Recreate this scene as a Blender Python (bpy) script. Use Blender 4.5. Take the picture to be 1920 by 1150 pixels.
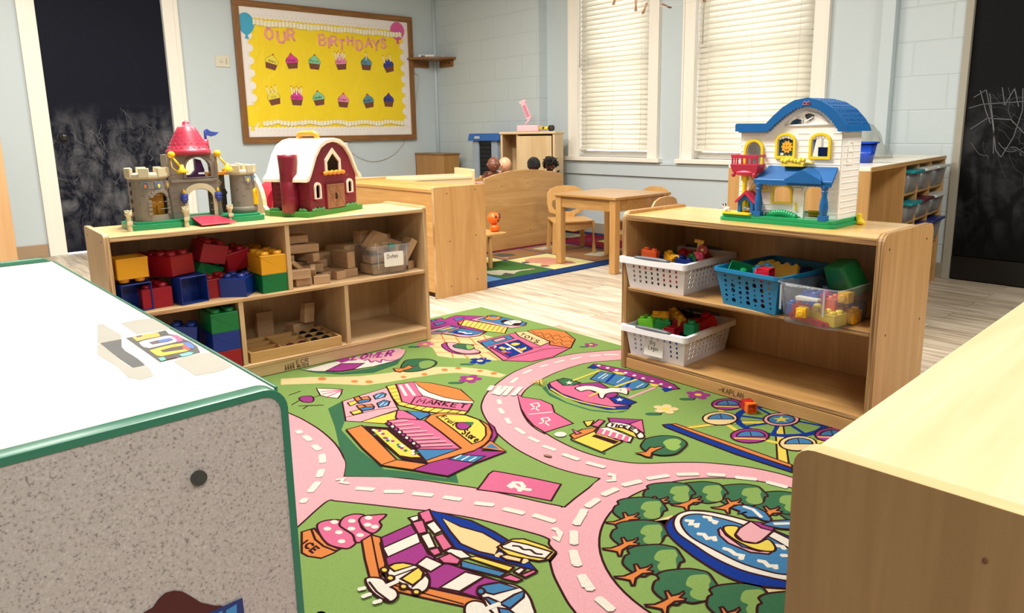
import bpy, bmesh, math, random
from mathutils import Vector, Matrix, geometry
from math import pi, sin, cos, radians as R

for o in list(bpy.data.objects): bpy.data.objects.remove(o, do_unlink=True)
SC = bpy.context.scene
COL = SC.collection
rnd = random.Random(7)

# ------------------------------------------------------------------ camera
FPX, PCX, PCY, CAMH = 1356.37, 982.6, 505.84, 0.93
pitch, roll, rot = 0.190401408, -0.0144591942, 0.84948418
def _rz(v): return Vector((cos(rot)*v[0]-sin(rot)*v[1], sin(rot)*v[0]+cos(rot)*v[1], v[2]))
_up = Vector((0, sin(pitch), cos(pitch))); _rt = Vector((1, 0, 0))
CF = _rz((0, cos(pitch), -sin(pitch)))
CR = _rz(_rt*cos(roll)+_up*sin(roll)); CU = _rz(-_rt*sin(roll)+_up*cos(roll))
cd = bpy.data.cameras.new('camera'); cam = bpy.data.objects.new('camera', cd); COL.objects.link(cam)
m = Matrix((CR, CU, -CF)).transposed().to_4x4(); m.translation = (0, 0, CAMH); cam.matrix_world = m
cd.sensor_width = 36; cd.lens = FPX/1920*36
cd.shift_x = (960-PCX)/1920; cd.shift_y = (PCY-575)/1920
cd.clip_start = .02
SC.camera = cam
def at(u, v, z=0.0):                       # a photo point on the horizontal plane z
    d = CF + CR*((u-PCX)/FPX) - CU*((v-PCY)/FPX); t = (z-CAMH)/d.z
    return Vector((d.x*t, d.y*t, z))

# ------------------------------------------------------------------ world, lights, exposure
w = bpy.data.worlds.new('world'); SC.world = w; w.use_nodes = True
w.node_tree.nodes['Background'].inputs[0].default_value = (.86, .93, 1, 1)
w.node_tree.nodes['Background'].inputs[1].default_value = 5.0
SC.view_settings.view_transform = 'Standard'; SC.view_settings.look = 'None'
SC.view_settings.exposure = 0.66; SC.view_settings.gamma = 1
def area(x, y, sx, sy, pw, col=(1, .955, .875)):
    l = bpy.data.lights.new('ceiling_light', 'AREA'); l.shape = 'RECTANGLE'; l.size = sx; l.size_y = sy
    l.energy = pw; l.color = col
    o = bpy.data.objects.new('ceiling_light', l); COL.objects.link(o); o.location = (x, y, 2.66)
area(-2.5, 1.2, 1.2, .6, 84)
area(-3.9, 2.5, 1.2, .6, 48)
area(1.1, -.3, .6, 1.2, 38)  # added lamp out of view, brightens the faces turned to +x
area(-1.6, -1.4, 1.2, .6, 7)
area(-4.8, .6, 1.2, .6, 34)
area(.5, 2.9, 1.2, .6, 46)

# ------------------------------------------------------------------ materials
def lin(c):
    if isinstance(c, str):
        c = c.lstrip('#'); c = [int(c[i:i+2], 16)/255 for i in (0, 2, 4)]
        return tuple((x/12.92 if x <= .04045 else ((x+.055)/1.055)**2.4) for x in c)+(1,)
    return tuple(c)+(1,)
MC = {}
def base(name):
    m = bpy.data.materials.new(name); m.use_nodes = True
    nt = m.node_tree; return m, nt, nt.nodes['Principled BSDF']
def N(nt, t, **k):
    n = nt.nodes.new(t)
    for a, b in k.items():
        if a in n.inputs: n.inputs[a].default_value = b
        else: setattr(n, a, b)
    return n
def mix(nt, fac, a, b):
    n = nt.nodes.new('ShaderNodeMix'); n.data_type = 'RGBA'
    for s, v in ((0, fac), (6, a), (7, b)):
        if isinstance(v, (int, float, tuple)): n.inputs[s].default_value = v
        else: nt.links.new(v, n.inputs[s])
    return n.outputs[2]
def ramp(nt, src, stops):
    n = nt.nodes.new('ShaderNodeValToRGB'); nt.links.new(src, n.inputs[0])
    e = n.color_ramp.elements
    while len(e) < len(stops): e.new(.5)
    for i, (p, c) in enumerate(stops): e[i].position = p; e[i].color = c if len(c) == 4 else c+(1,)
    return n.outputs[0]
def coords(nt, scale=(1, 1, 1), space='Object'):
    t = nt.nodes.new('ShaderNodeTexCoord'); mp = nt.nodes.new('ShaderNodeMapping')
    mp.inputs['Scale'].default_value = scale; nt.links.new(t.outputs[space], mp.inputs[0]); return mp.outputs[0]
def bump(nt, b, h, s=.2, d=.002):
    n = N(nt, 'ShaderNodeBump', Strength=s, Distance=d); nt.links.new(h, n.inputs['Height']); nt.links.new(n.outputs[0], b.inputs['Normal'])
def plastic(c, rough=.35, name=None):
    k = ('p', c, rough)
    if k in MC: return MC[k]
    m, nt, b = base(name or 'plastic_'+c.strip('#')); v = coords(nt)
    n = N(nt, 'ShaderNodeTexNoise', Scale=14.0, Detail=3.0); nt.links.new(v, n.inputs['Vector'])
    a = lin(c); d = tuple(x*.93 for x in a[:3])+(1,)
    nt.links.new(mix(nt, n.outputs[0], d, a), b.inputs['Base Color'])
    rr = N(nt, 'ShaderNodeMapRange'); rr.inputs[3].default_value = rough*.85; rr.inputs[4].default_value = min(1, rough*1.2)
    nt.links.new(n.outputs[0], rr.inputs[0]); nt.links.new(rr.outputs[0], b.inputs['Roughness'])
    MC[k] = m; return m
def wood(c1, c2, ax='x', sc=1.0, rough=.38, name='wood', knots=.35):
    k = ('w', c1, c2, ax, sc, rough)
    if k in MC: return MC[k]
    m, nt, b = base(name); s = [9*sc]*3; s['xyz'.index(ax)] = .9*sc
    v = coords(nt, tuple(s))
    n = N(nt, 'ShaderNodeTexNoise', Scale=1.6, Detail=6.0, Roughness=.6, Distortion=1.3); nt.links.new(v, n.inputs['Vector'])
    s2 = [60*sc]*3; s2['xyz'.index(ax)] = 3*sc
    v2 = coords(nt, tuple(s2)); n2 = N(nt, 'ShaderNodeTexNoise', Scale=2.0, Detail=4.0); nt.links.new(v2, n2.inputs['Vector'])
    f = N(nt, 'ShaderNodeMath', operation='ADD'); nt.links.new(n.outputs[0], f.inputs[0])
    g = N(nt, 'ShaderNodeMath', operation='MULTIPLY'); nt.links.new(n2.outputs[0], g.inputs[0]); g.inputs[1].default_value = knots
    nt.links.new(g.outputs[0], f.inputs[1])
    c = ramp(nt, f.outputs[0], [(.45, lin(c1)), (.62, tuple((a+b_)/2 for a, b_ in zip(lin(c1), lin(c2)))), (.85, lin(c2))])
    nt.links.new(c, b.inputs['Base Color']); b.inputs['Roughness'].default_value = rough
    bump(nt, b, n2.outputs[0], .08, .001)
    MC[k] = m; return m
def ply(c1='#d9b98a', c2='#9c7448', ax='x', pitch_=330.0):   # exposed plywood edge: thin glued layers across axis ax
    k = ('ply', c1, ax, pitch_)
    if k in MC: return MC[k]
    m, nt, b = base('plywood_edge'); s = [4]*3; s['xyz'.index(ax)] = pitch_
    v = coords(nt, tuple(s)); n = N(nt, 'ShaderNodeTexNoise', Scale=1.0, Detail=1.0); nt.links.new(v, n.inputs['Vector'])
    nt.links.new(ramp(nt, n.outputs[0], [(.38, lin(c2)), (.6, lin(c1))]), b.inputs['Base Color']); b.inputs['Roughness'].default_value = .5
    MC[k] = m; return m
def fabricy(c, scale=900, name='carpet', amp=.3):
    k = ('f', c, scale)
    if k in MC: return MC[k]
    m, nt, b = base(name+'_'+c.strip('#')); v = coords(nt)
    n = N(nt, 'ShaderNodeTexNoise', Scale=float(scale), Detail=2.0); nt.links.new(v, n.inputs['Vector'])
    n3 = N(nt, 'ShaderNodeTexNoise', Scale=6.0, Detail=4.0); nt.links.new(v, n3.inputs['Vector'])
    a = lin(c); d = tuple(x*(1-amp) for x in a[:3])+(1,); e = tuple(min(1, x*(1+amp*.6)) for x in a[:3])+(1,)
    c_ = ramp(nt, n.outputs[0], [(.3, d), (.5, a), (.72, e)])
    c2 = mix(nt, n3.outputs[0], tuple(x*.9 for x in a[:3])+(1,), a)
    nt.links.new(mix(nt, .45, c_, c2), b.inputs['Base Color']); b.inputs['Roughness'].default_value = .95
    b.inputs['Specular IOR Level'].default_value = .1
    bump(nt, b, n.outputs[0], .5, .002)
    MC[k] = m; return m
def paint(c, name, rough=.45, bs=0.15, scale=40.0, blocks=False, rotx=True):
    m, nt, b = base(name); v = coords(nt)
    n = N(nt, 'ShaderNodeTexNoise', Scale=scale, Detail=5.0); nt.links.new(v, n.inputs['Vector'])
    n2 = N(nt, 'ShaderNodeTexNoise', Scale=1.3, Detail=3.0); nt.links.new(v, n2.inputs['Vector'])
    a = lin(c); nt.links.new(mix(nt, n2.outputs[0], tuple(x*.94 for x in a[:3])+(1,), a), b.inputs['Base Color'])
    b.inputs['Roughness'].default_value = rough
    h = n.outputs[0]
    if blocks:
        sp = nt.nodes.new('ShaderNodeSeparateXYZ'); cb = nt.nodes.new('ShaderNodeCombineXYZ'); nt.links.new(v, sp.inputs[0])
        nt.links.new(sp.outputs[0 if rotx else 1], cb.inputs[0]); nt.links.new(sp.outputs[2], cb.inputs[1])
        br = N(nt, 'ShaderNodeTexBrick'); nt.links.new(cb.outputs[0], br.inputs['Vector'])
        for k_, v_ in (('Scale', 1.0), ('Mortar Size', .006), ('Mortar Smooth', .8), ('Brick Width', .41), ('Row Height', .203)): br.inputs[k_].default_value = v_
        br.inputs['Color1'].default_value = br.inputs['Color2'].default_value = (1, 1, 1, 1); br.inputs['Mortar'].default_value = (0, 0, 0, 1)
        ad = N(nt, 'ShaderNodeMath', operation='MULTIPLY_ADD'); nt.links.new(n.outputs[0], ad.inputs[0]); ad.inputs[1].default_value = .35
        nt.links.new(br.outputs[0], ad.inputs[2]); h = ad.outputs[0]
    bump(nt, b, h, bs*2, .004)
    return m
def clear(name='clear_plastic', tint=(.93, .95, .95), alpha=.82, rough=.12):
    k = ('c', name)
    if k in MC: return MC[k]
    m, nt, b = base(name); b.inputs['Base Color'].default_value = tuple(x*.55 for x in tint)+(1,); b.inputs['Roughness'].default_value = rough
    tr = nt.nodes.new('ShaderNodeBsdfTransparent'); tr.inputs[0].default_value = tint+(1,)
    mx = nt.nodes.new('ShaderNodeMixShader'); v = coords(nt); n = N(nt, 'ShaderNodeTexNoise', Scale=9.0, Detail=2.0); nt.links.new(v, n.inputs['Vector'])
    mr = N(nt, 'ShaderNodeMapRange'); mr.inputs[3].default_value = alpha-.07; mr.inputs[4].default_value = alpha+.07
    nt.links.new(n.outputs[0], mr.inputs[0]); nt.links.new(mr.outputs[0], mx.inputs[0])
    nt.links.new(b.outputs[0], mx.inputs[1]); nt.links.new(tr.outputs[0], mx.inputs[2])
    nt.links.new(mx.outputs[0], nt.nodes['Material Output'].inputs[0])
    MC[k] = m; return m

# ------------------------------------------------------------------ mesh builder
I4 = Matrix.Identity(4)
def TR(x=0, y=0, z=0, rx=0, ry=0, rz=0):
    return Matrix.Translation((x, y, z)) @ Matrix.Rotation(rz, 4, 'Z') @ Matrix.Rotation(ry, 4, 'Y') @ Matrix.Rotation(rx, 4, 'X')
class MB:
    def __init__(s): s.v = []; s.f = []; s.m = []; s.s = []; s.T = I4.copy()
    def add(s, vs, fs, m=0, sm=False):
        o = len(s.v); s.v += [s.T @ Vector(v) for v in vs]
        for f in fs: s.f.append([o+i for i in f]); s.m.append(m); s.s.append(sm)
        return s
    def box(s, x0, x1, y0, y1, z0, z1, m=0):
        return s.add([(x0,y0,z0),(x1,y0,z0),(x1,y1,z0),(x0,y1,z0),(x0,y0,z1),(x1,y0,z1),(x1,y1,z1),(x0,y1,z1)],
                     [(3,2,1,0),(4,5,6,7),(0,1,5,4),(1,2,6,5),(2,3,7,6),(3,0,4,7)], m)
    def board(s, *a): s.box(*a); s.m[-4] = 1; return s      # box whose front face (low y) is material 1
    def cbox(s, c, d, T=None, m=0):
        o = s.T
        s.T = o @ Matrix.Translation(c) @ (T or I4); s.box(-d[0]/2, d[0]/2, -d[1]/2, d[1]/2, -d[2]/2, d[2]/2, m); s.T = o; return s
    def prism(s, poly, a, b, ax='y', m=0, holes=(), sm=False, me=None):   # polygon (with holes) extruded along ax from a to b
        def P(p, t): return {'y': (p[0], t, p[1]), 'x': (t, p[0], p[1]), 'z': (p[0], p[1], t)}[ax]
        loops = [[Vector((x, y, 0)) for x, y in poly]] + [[Vector((x, y, 0)) for x, y in h] for h in holes]
        tris = geometry.tessellate_polygon(loops); fl = [p for l in loops for p in l]; n = len(fl)
        s.add([P(p, a) for p in fl]+[P(p, b) for p in fl], [tuple(t) for t in tris]+[tuple(i+n for i in reversed(t)) for t in tris], m)
        k = 0
        for l in loops:
            c = len(l); vs = [P(p, a) for p in l]+[P(p, b) for p in l]
            s.add(vs, [(i, (i+1) % c, c+(i+1) % c, c+i) for i in range(c)], m if me is None else me, sm); k += c
        return s
    def cyl(s, p0, p1, r0, r1=None, n=20, m=0, sm=True, cap=True):
        p0 = Vector(p0); p1 = Vector(p1); r1 = r0 if r1 is None else r1
        d = (p1-p0).normalized(); a = d.orthogonal().normalized(); b = d.cross(a)
        vs = [p0+(a*cos(t)+b*sin(t))*r0 for t in [2*pi*i/n for i in range(n)]]+[p1+(a*cos(t)+b*sin(t))*r1 for t in [2*pi*i/n for i in range(n)]]
        s.add(vs, [(i, (i+1) % n, n+(i+1) % n, n+i) for i in range(n)], m, sm)
        if cap: s.add(vs, [tuple(reversed(range(n))), tuple(range(n, 2*n))], m)
        return s
    def lathe(s, prof, c=(0, 0, 0), n=24, m=0, a0=0, a1=2*pi, sx=1, sy=1):
        full = abs(a1-a0-2*pi) < 1e-6; k = n if full else n+1
        vs = []
        for r, z in prof:
            for i in range(k):
                t = a0+(a1-a0)*i/n; vs.append((c[0]+r*cos(t)*sx, c[1]+r*sin(t)*sy, c[2]+z))
        fs = []
        for j in range(len(prof)-1):
            for i in range(n):
                i2 = (i+1) % k if full else i+1
                fs.append((j*k+i, j*k+i2, (j+1)*k+i2, (j+1)*k+i))
        s.add(vs, fs, m, True)
        if full:
            if prof[0][0] > 1e-4: s.add(vs[:k], [tuple(reversed(range(k)))], m)
            if prof[-1][0] > 1e-4: s.add(vs[-k:], [tuple(range(k))], m)
        return s
    def ell(s, c, r, n=20, m=0, T=None):
        o = s.T; s.T = o @ Matrix.Translation(c) @ (T or I4)
        h = n//2; s.lathe([(max(1e-5, sin(pi*j/h))*r[0], -cos(pi*j/h)*r[2]) for j in range(h+1)], n=n, m=m, sy=r[1]/r[0]); s.T = o; return s
    def tube(s, pts, r, n=8, m=0, closed=False):
        pts = [Vector(p) for p in pts]; L = len(pts); rs = r if isinstance(r, (list, tuple)) else [r]*L
        vs = []; prev = None
        for i, p in enumerate(pts):
            a = pts[i-1] if (i or closed) else p; b = pts[(i+1) % L] if (i < L-1 or closed) else p
            d = (b-a).normalized()
            u = d.orthogonal().normalized() if prev is None else (prev-d*prev.dot(d)).normalized()
            prev = u; v = d.cross(u)
            vs += [p+(u*cos(2*pi*k/n)+v*sin(2*pi*k/n))*rs[i] for k in range(n)]
        fs = []
        for i in range(L if closed else L-1):
            j = (i+1) % L
            fs += [(i*n+k, i*n+(k+1) % n, j*n+(k+1) % n, j*n+k) for k in range(n)]
        s.add(vs, fs, m, True)
        if not closed: s.add(vs, [tuple(reversed(range(n))), tuple(range((L-1)*n, L*n))], m)
        return s
    def loft(s, rings, m=0, sm=True, cap=True):
        n = len(rings[0]); vs = [p for r_ in rings for p in r_]
        s.add(vs, [(j*n+i, j*n+(i+1) % n, (j+1)*n+(i+1) % n, (j+1)*n+i) for j in range(len(rings)-1) for i in range(n)], m, sm)
        if cap: s.add(vs, [tuple(reversed(range(n))), tuple(range(len(vs)-n, len(vs)))], m)
        return s
    def mesh(s, name, mats):
        me = bpy.data.meshes.new(name); me.from_pydata([tuple(v) for v in s.v], [], s.f)
        for mt in (mats if isinstance(mats, (list, tuple)) else [mats]): me.materials.append(mt)
        me.polygons.foreach_set('material_index', s.m); me.polygons.foreach_set('use_smooth', s.s)
        bm = bmesh.new(); bm.from_mesh(me); bmesh.ops.remove_doubles(bm, verts=bm.verts, dist=1e-5)
        bmesh.ops.recalc_face_normals(bm, faces=bm.faces); bm.to_mesh(me); bm.free(); me.update(); return me
def mark(o, label=None, cat=None, group=None, kind=None):
    for k, v in (('label', label), ('category', cat), ('group', group), ('kind', kind)):
        if v: o[k] = v
    return o
def link(name, me, parent=None, bev=0, seg=2):
    o = bpy.data.objects.new(name, me); COL.objects.link(o)
    if parent: o.parent = parent
    if bev:
        b = o.modifiers.new('bevel', 'BEVEL'); b.width = bev; b.segments = seg; b.limit_method = 'ANGLE'; b.angle_limit = R(35)
    return o
def part(name, mb, mats, parent=None, bev=0, label=None, seg=2, **k):
    return mark(link(name, mb.mesh(name, mats), parent, bev, seg), label, **k)
def thing(name, label, cat, loc=(0, 0, 0), rz=0, group=None, rx=0, ry=0):
    o = bpy.data.objects.new(name, None); COL.objects.link(o); o.empty_display_size = .05
    o.location = loc; o.rotation_euler = (rx, ry, rz); return mark(o, label, cat, group)
def solo(name, mb, mats, label, cat, loc=(0, 0, 0), rz=0, group=None, bev=0, rx=0, ry=0, seg=2, M=None):
    o = part(name, mb, mats, None, bev, seg=seg); mark(o, label, cat, group)
    if M is not None: o.matrix_world = M
    else: o.location = loc; o.rotation_euler = (rx, ry, rz)
    return o
def struct(name, mb, mats, parent=None, bev=0):
    o = part(name, mb, mats, parent, bev)
    if not parent: o['kind'] = 'structure'
    return o
def arch(x0, x1, z0, z1, rise=None, n=12):       # outline with a rounded head, counter-clockwise
    w_ = (x1-x0)/2; cx = (x0+x1)/2; rise = w_ if rise is None else rise
    return [(x0, z0), (x1, z0)]+[(cx+w_*cos(pi*i/n), z1-rise+rise*sin(pi*i/n)) for i in range(n+1)]
def rrect(x0, x1, y0, y1, r, n=5):
    out = []
    for cx, cy, a in ((x1-r, y0+r, -90), (x1-r, y1-r, 0), (x0+r, y1-r, 90), (x0+r, y0+r, 180)):
        out += [(cx+r*cos(R(a+90*i/n)), cy+r*sin(R(a+90*i/n))) for i in range(n+1)]
    return out
# writing: a small stroke alphabet on a unit cell
GL = {'A': ['0,0 .4,1 .8,0', '.15,.38 .65,.38'], 'B': ['0,0 0,1 .5,1 .65,.78 .5,.55 0,.53', '.5,.55 .72,.3 .5,0 0,0'], 'C': ['.7,.82 .4,1 .1,.8 0,.5 .1,.18 .4,0 .7,.18'],
 'D': ['0,0 0,1 .4,1 .68,.75 .7,.3 .4,0 0,0'], 'E': ['.6,1 0,1 0,0 .6,0', '0,.52 .5,.52'], 'F': ['.6,1 0,1 0,0', '0,.52 .5,.52'], 'G': ['.7,.85 .4,1 .1,.8 0,.45 .15,.1 .45,0 .7,.2 .7,.45 .42,.45'],
 'H': ['0,0 0,1', '.65,0 .65,1', '0,.5 .65,.5'], 'I': ['.15,0 .15,1'], 'K': ['0,0 0,1', '.6,1 0,.45 .65,0'], 'L': ['0,1 0,0 .6,0'], 'M': ['0,0 .08,1 .4,.35 .72,1 .8,0'],
 'N': ['0,0 0,1 .6,0 .6,1'], 'O': ['.35,1 .08,.8 0,.5 .08,.2 .35,0 .62,.2 .7,.5 .62,.8 .35,1'], 'P': ['0,0 0,1 .45,1 .65,.78 .45,.5 0,.5'], 'R': ['0,0 0,1 .45,1 .65,.78 .45,.52 0,.52', '.3,.52 .68,0'],
 'S': ['.65,.82 .4,1 .12,.88 .1,.66 .6,.4 .62,.15 .35,0 .02,.15'], 'T': ['.35,0 .35,1', '0,1 .7,1'], 'U': ['0,1 0,.3 .15,.04 .35,0 .55,.04 .7,.3 .7,1'], 'V': ['0,1 .35,0 .7,1'], 'W': ['0,1 .2,0 .4,.7 .6,0 .8,1'],
 'Y': ['0,1 .35,.5 .7,1', '.35,.5 .35,0'], 'Z': ['0,1 .65,1 0,0 .65,0'], '4': ['.5,0 .5,1 0,.35 .68,.35'],
 'a': ['.5,.55 .15,.6 0,.3 .15,0 .45,.15', '.5,.6 .5,0'], 'b': ['0,1 0,0 .4,.05 .5,.3 .35,.55 0,.45'], 'c': ['.5,.5 .2,.6 0,.3 .2,0 .5,.1'], 'd': ['.5,1 .5,0 .15,0 0,.3 .15,.58 .5,.5'], 'e': ['0,.3 .5,.35 .4,.58 .1,.55 0,.3 .15,0 .5,.08'],
 'g': ['.5,.55 .15,.6 0,.35 .15,.1 .5,.2', '.5,.6 .48,-.25 .2,-.35 0,-.2'], 'h': ['0,0 0,1', '0,.4 .25,.6 .45,.5 .45,0'], 'i': ['.1,0 .1,.58', '.1,.78 .1,.85'], 'l': ['.1,1 .1,0'], 'm': ['0,0 0,.6', '0,.45 .2,.6 .33,.45 .33,0', '.33,.45 .52,.6 .66,.45 .66,0'],
 'n': ['0,0 0,.6', '0,.4 .25,.6 .45,.5 .45,0'], 'o': ['.25,.6 .05,.5 0,.3 .05,.1 .25,0 .45,.1 .5,.3 .45,.5 .25,.6'], 'p': ['0,-.35 0,.6', '0,.45 .3,.6 .5,.35 .3,.05 0,.1'], 'r': ['0,0 0,.6', '0,.4 .2,.6 .4,.55'], 's': ['.42,.52 .2,.6 .05,.47 .35,.25 .38,.08 .15,0 0,.08'],
 't': ['.2,.9 .2,.1 .4,0', '0,.6 .4,.6'], 'u': ['0,.6 0,.15 .2,0 .45,.15', '.45,.6 .45,0'], 'v': ['0,.6 .25,0 .5,.6'], 'y': ['0,.6 .25,.05', '.5,.6 .1,-.35'], 'A2': []}
GW = {'I': .3, 'M': .8, 'W': .8, 'i': .2, 'l': .2, 'm': .66}
def strokes(text, gap=.28):
    out = []; x = 0
    for ch in text:
        if ch == ' ': x += .6; continue
        for s_ in GL.get(ch, []): out.append([(x+float(a.split(',')[0]), float(a.split(',')[1])) for a in s_.split()])
        x += GW.get(ch, .7 if ch.isupper() else .5)+gap
    return out, max(.1, x-gap)
def ribbon(mb, pts, w_, nrm, m=0, th=.0006):       # a flat stroke of width w_ lying on a surface with normal nrm
    nrm = Vector(nrm).normalized(); pts = [Vector(p) for p in pts]
    for i in range(len(pts)-1):
        a, b = pts[i], pts[i+1]
        if (b-a).length < 1e-6: continue
        d = (b-a).normalized(); sd = nrm.cross(d)*w_/2; e = d*0
        lo = [a-e-sd, b+e-sd, b+e+sd, a-e+sd]; up = nrm*th
        mb.add(lo+[p+up for p in lo], [(3,2,1,0),(4,5,6,7),(0,1,5,4),(1,2,6,5),(2,3,7,6),(3,0,4,7)], m)
def write(mb, text, org, ux, uz, h, w_=None, stroke=.12, m=0, th=.0006, gap=.28):   # letters on the plane org + ux, uz; h tall, optional total width w_
    ux = Vector(ux).normalized(); uz = Vector(uz).normalized(); n = ux.cross(uz)
    st, W = strokes(text, gap); k = (w_/W) if w_ else h
    for s_ in st: ribbon(mb, [Vector(org)+ux*(x*k)+uz*(y*h) for x, y in s_], stroke*h, n, m, th)

# common finishes
BIRCH = wood('#d3b68c', '#bd9b70', 'x', 1, .34, 'birch_plywood')
BIRCHZ = wood('#d3b68c', '#bd9b70', 'z', 1, .34, 'birch_plywood')
MAPLE = wood('#cda26a', '#b4884f', 'x', .9, .36, 'maple_plywood')
MAPLEZ = wood('#cfa36a', '#b98b54', 'z', .9, .36, 'maple_plywood')
EDGE = ply()
WHITE = plastic('#f2ead8', .45, 'white_paint')
# ================================================================== the room
XL, YW, XR, YB, ZC = -6.75, 4.80, 2.2, -2.6, 2.7
# floor: vinyl planks running along x
m, nt, b = base('vinyl_planks'); v = coords(nt)
br = N(nt, 'ShaderNodeTexBrick'); nt.links.new(v, br.inputs['Vector'])
for k, q in (('Scale', 1.0), ('Mortar Size', .0012), ('Mortar Smooth', .3), ('Brick Width', 1.22), ('Row Height', .152), ('Bias', 0.0)): br.inputs[k].default_value = q
br.offset = .37; br.inputs['Color1'].default_value = (0, 0, 0, 1); br.inputs['Color2'].default_value = (1, 1, 1, 1); br.inputs['Mortar'].default_value = (.1, .1, .1, 1)
v2 = coords(nt, (1.1, 13, 1)); n1 = N(nt, 'ShaderNodeTexNoise', Scale=2.2, Detail=8.0, Roughness=.62, Distortion=.6)
ad = N(nt, 'ShaderNodeVectorMath', operation='MULTIPLY_ADD'); nt.links.new(br.outputs[0], ad.inputs[0]); ad.inputs[1].default_value = (7, 3, 0); nt.links.new(v2, ad.inputs[2])
nt.links.new(ad.outputs[0], n1.inputs['Vector'])
c = ramp(nt, n1.outputs[0], [(.30, lin('#8a7a66')), (.45, lin('#b3a189')), (.58, lin('#d0c1a8')), (.75, lin('#e0d3bc'))])
c = mix(nt, .12, c, br.outputs[0]); mo = mix(nt, br.outputs[1], c, lin('#7a6a58'))
nt.links.new(mo, b.inputs['Base Color']); b.inputs['Roughness'].default_value = .42; bump(nt, b, n1.outputs[0], .06, .001)
FLOOR = m
struct('floor', MB().box(XL-.3, XR, YB, YW+.4, -.05, 0), FLOOR)
WALLB = '#c6d2d7'
PB = paint(WALLB, 'wall_paint', .42, .05)
PBK = paint(WALLB, 'block_wall_paint', .42, .28, 26.0, True)
TRIMW = paint('#f6f1e6', 'trim_paint', .35, .03)
TRIMB = paint('#c6d2d7', 'blue_trim_paint', .35, .03)
struct('ceiling', MB().box(XL-.3, XR, YB, YW+.4, ZC, ZC+.05), paint('#a39f95', 'ceiling_paint', .8, .2, 60.0))  # unseen ceiling, coloured darker than real to cut bounced light
PD = paint('#7f8a8c', 'darkened_wall_paint', .6, .05)  # for the unseen walls: darkened to cut bounced light and raise contrast
struct('wall_right', MB().box(XR, XR+.1, YB, YW+.4, 0, ZC), PD)
struct('wall_back', MB().box(XL-.3, XR+.1, YB-.1, YB, 0, ZC), PD)
# left wall with the doorway opening (y 1.045 .. 1.95)
DY0, DY1, DZ = 1.045, 1.94, 2.12
mb = MB(); mb.box(XL-.12, XL, YB, DY0-.005, 0, ZC); mb.box(XL-.12, XL, DY1+.005, YW+.4, 0, ZC); mb.box(XL-.12, XL, DY0-.005, DY1+.005, DZ, ZC)
struct('wall_left', mb, PB)
# window wall: block section at the corner, framed bay with two windows, block section on the right
YB1 = YW-.105
X1, X2 = -5.09, -2.02       # bay limits
W1, W2 = (-4.69, -3.86), (-3.44, -2.47)    # openings
WZ0, WZ1 = .69, 2.35
mb = MB()
mb.box(XL, X1, YB1, YW+.12, 0, ZC)
struct('wall_front', mb, PBK)
mb = MB()
for a, b_ in ((X1, W1[0]), (W1[1], W2[0]), (W2[1], X2)): mb.box(a, b_, YW, YW+.12, 0, ZC)
for a, b_ in (W1, W2): mb.box(a, b_, YW, YW+.12, 0, WZ0); mb.box(a, b_, YW, YW+.12, WZ1, ZC)
struct('wall_bay', mb, PB)
CX0 = -1.555                # left edge of the chalkboard door on this wall
mb = MB(); mb.box(X2, CX0, YW, YW+.12, 0, ZC); mb.box(CX0, XR, YW+.06, YW+.12, 0, ZC)
struct('wall_block', mb, PBK)
struct('trim_1', MB().box(X2-.01, X2+.07, YW-.055, YW, .1, ZC), TRIMB, bev=.003)
mb = MB(); mb.box(X1, X2-.01, YW-.022, YW, .535, .645); mb.box(X1, X2-.01, YW-.028, YW, .635, .65)
struct('trim_2', mb, TRIMB, bev=.002)
struct('baseboard_front', MB().box(X1, CX0-.02, YW-.016, YW, 0, .095), paint('#9a9080', 'vinyl_base', .5, .02))
struct('baseboard_corner', MB().box(XL, X1, YB1-.012, YB1, 0, .095), paint('#9a9080', 'vinyl_base', .5, .02))
struct('baseboard_left', MB().box(XL, XL+.014, YB, DY0-.13, 0, .1), paint('#a98f72', 'tan_base', .5, .02), bev=.003)
struct('baseboard_left_far', MB().box(XL, XL+.014, DY1+.13, YB1, 0, .1), paint('#a98f72', 'tan_base', .5, .02), bev=.003)
mb = MB(); mb.cyl((XL+.012, YB1-.012, .1), (XL+.012, YB1-.012, ZC), .018, n=10)
struct('trim_3', mb, TRIMB)
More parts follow.
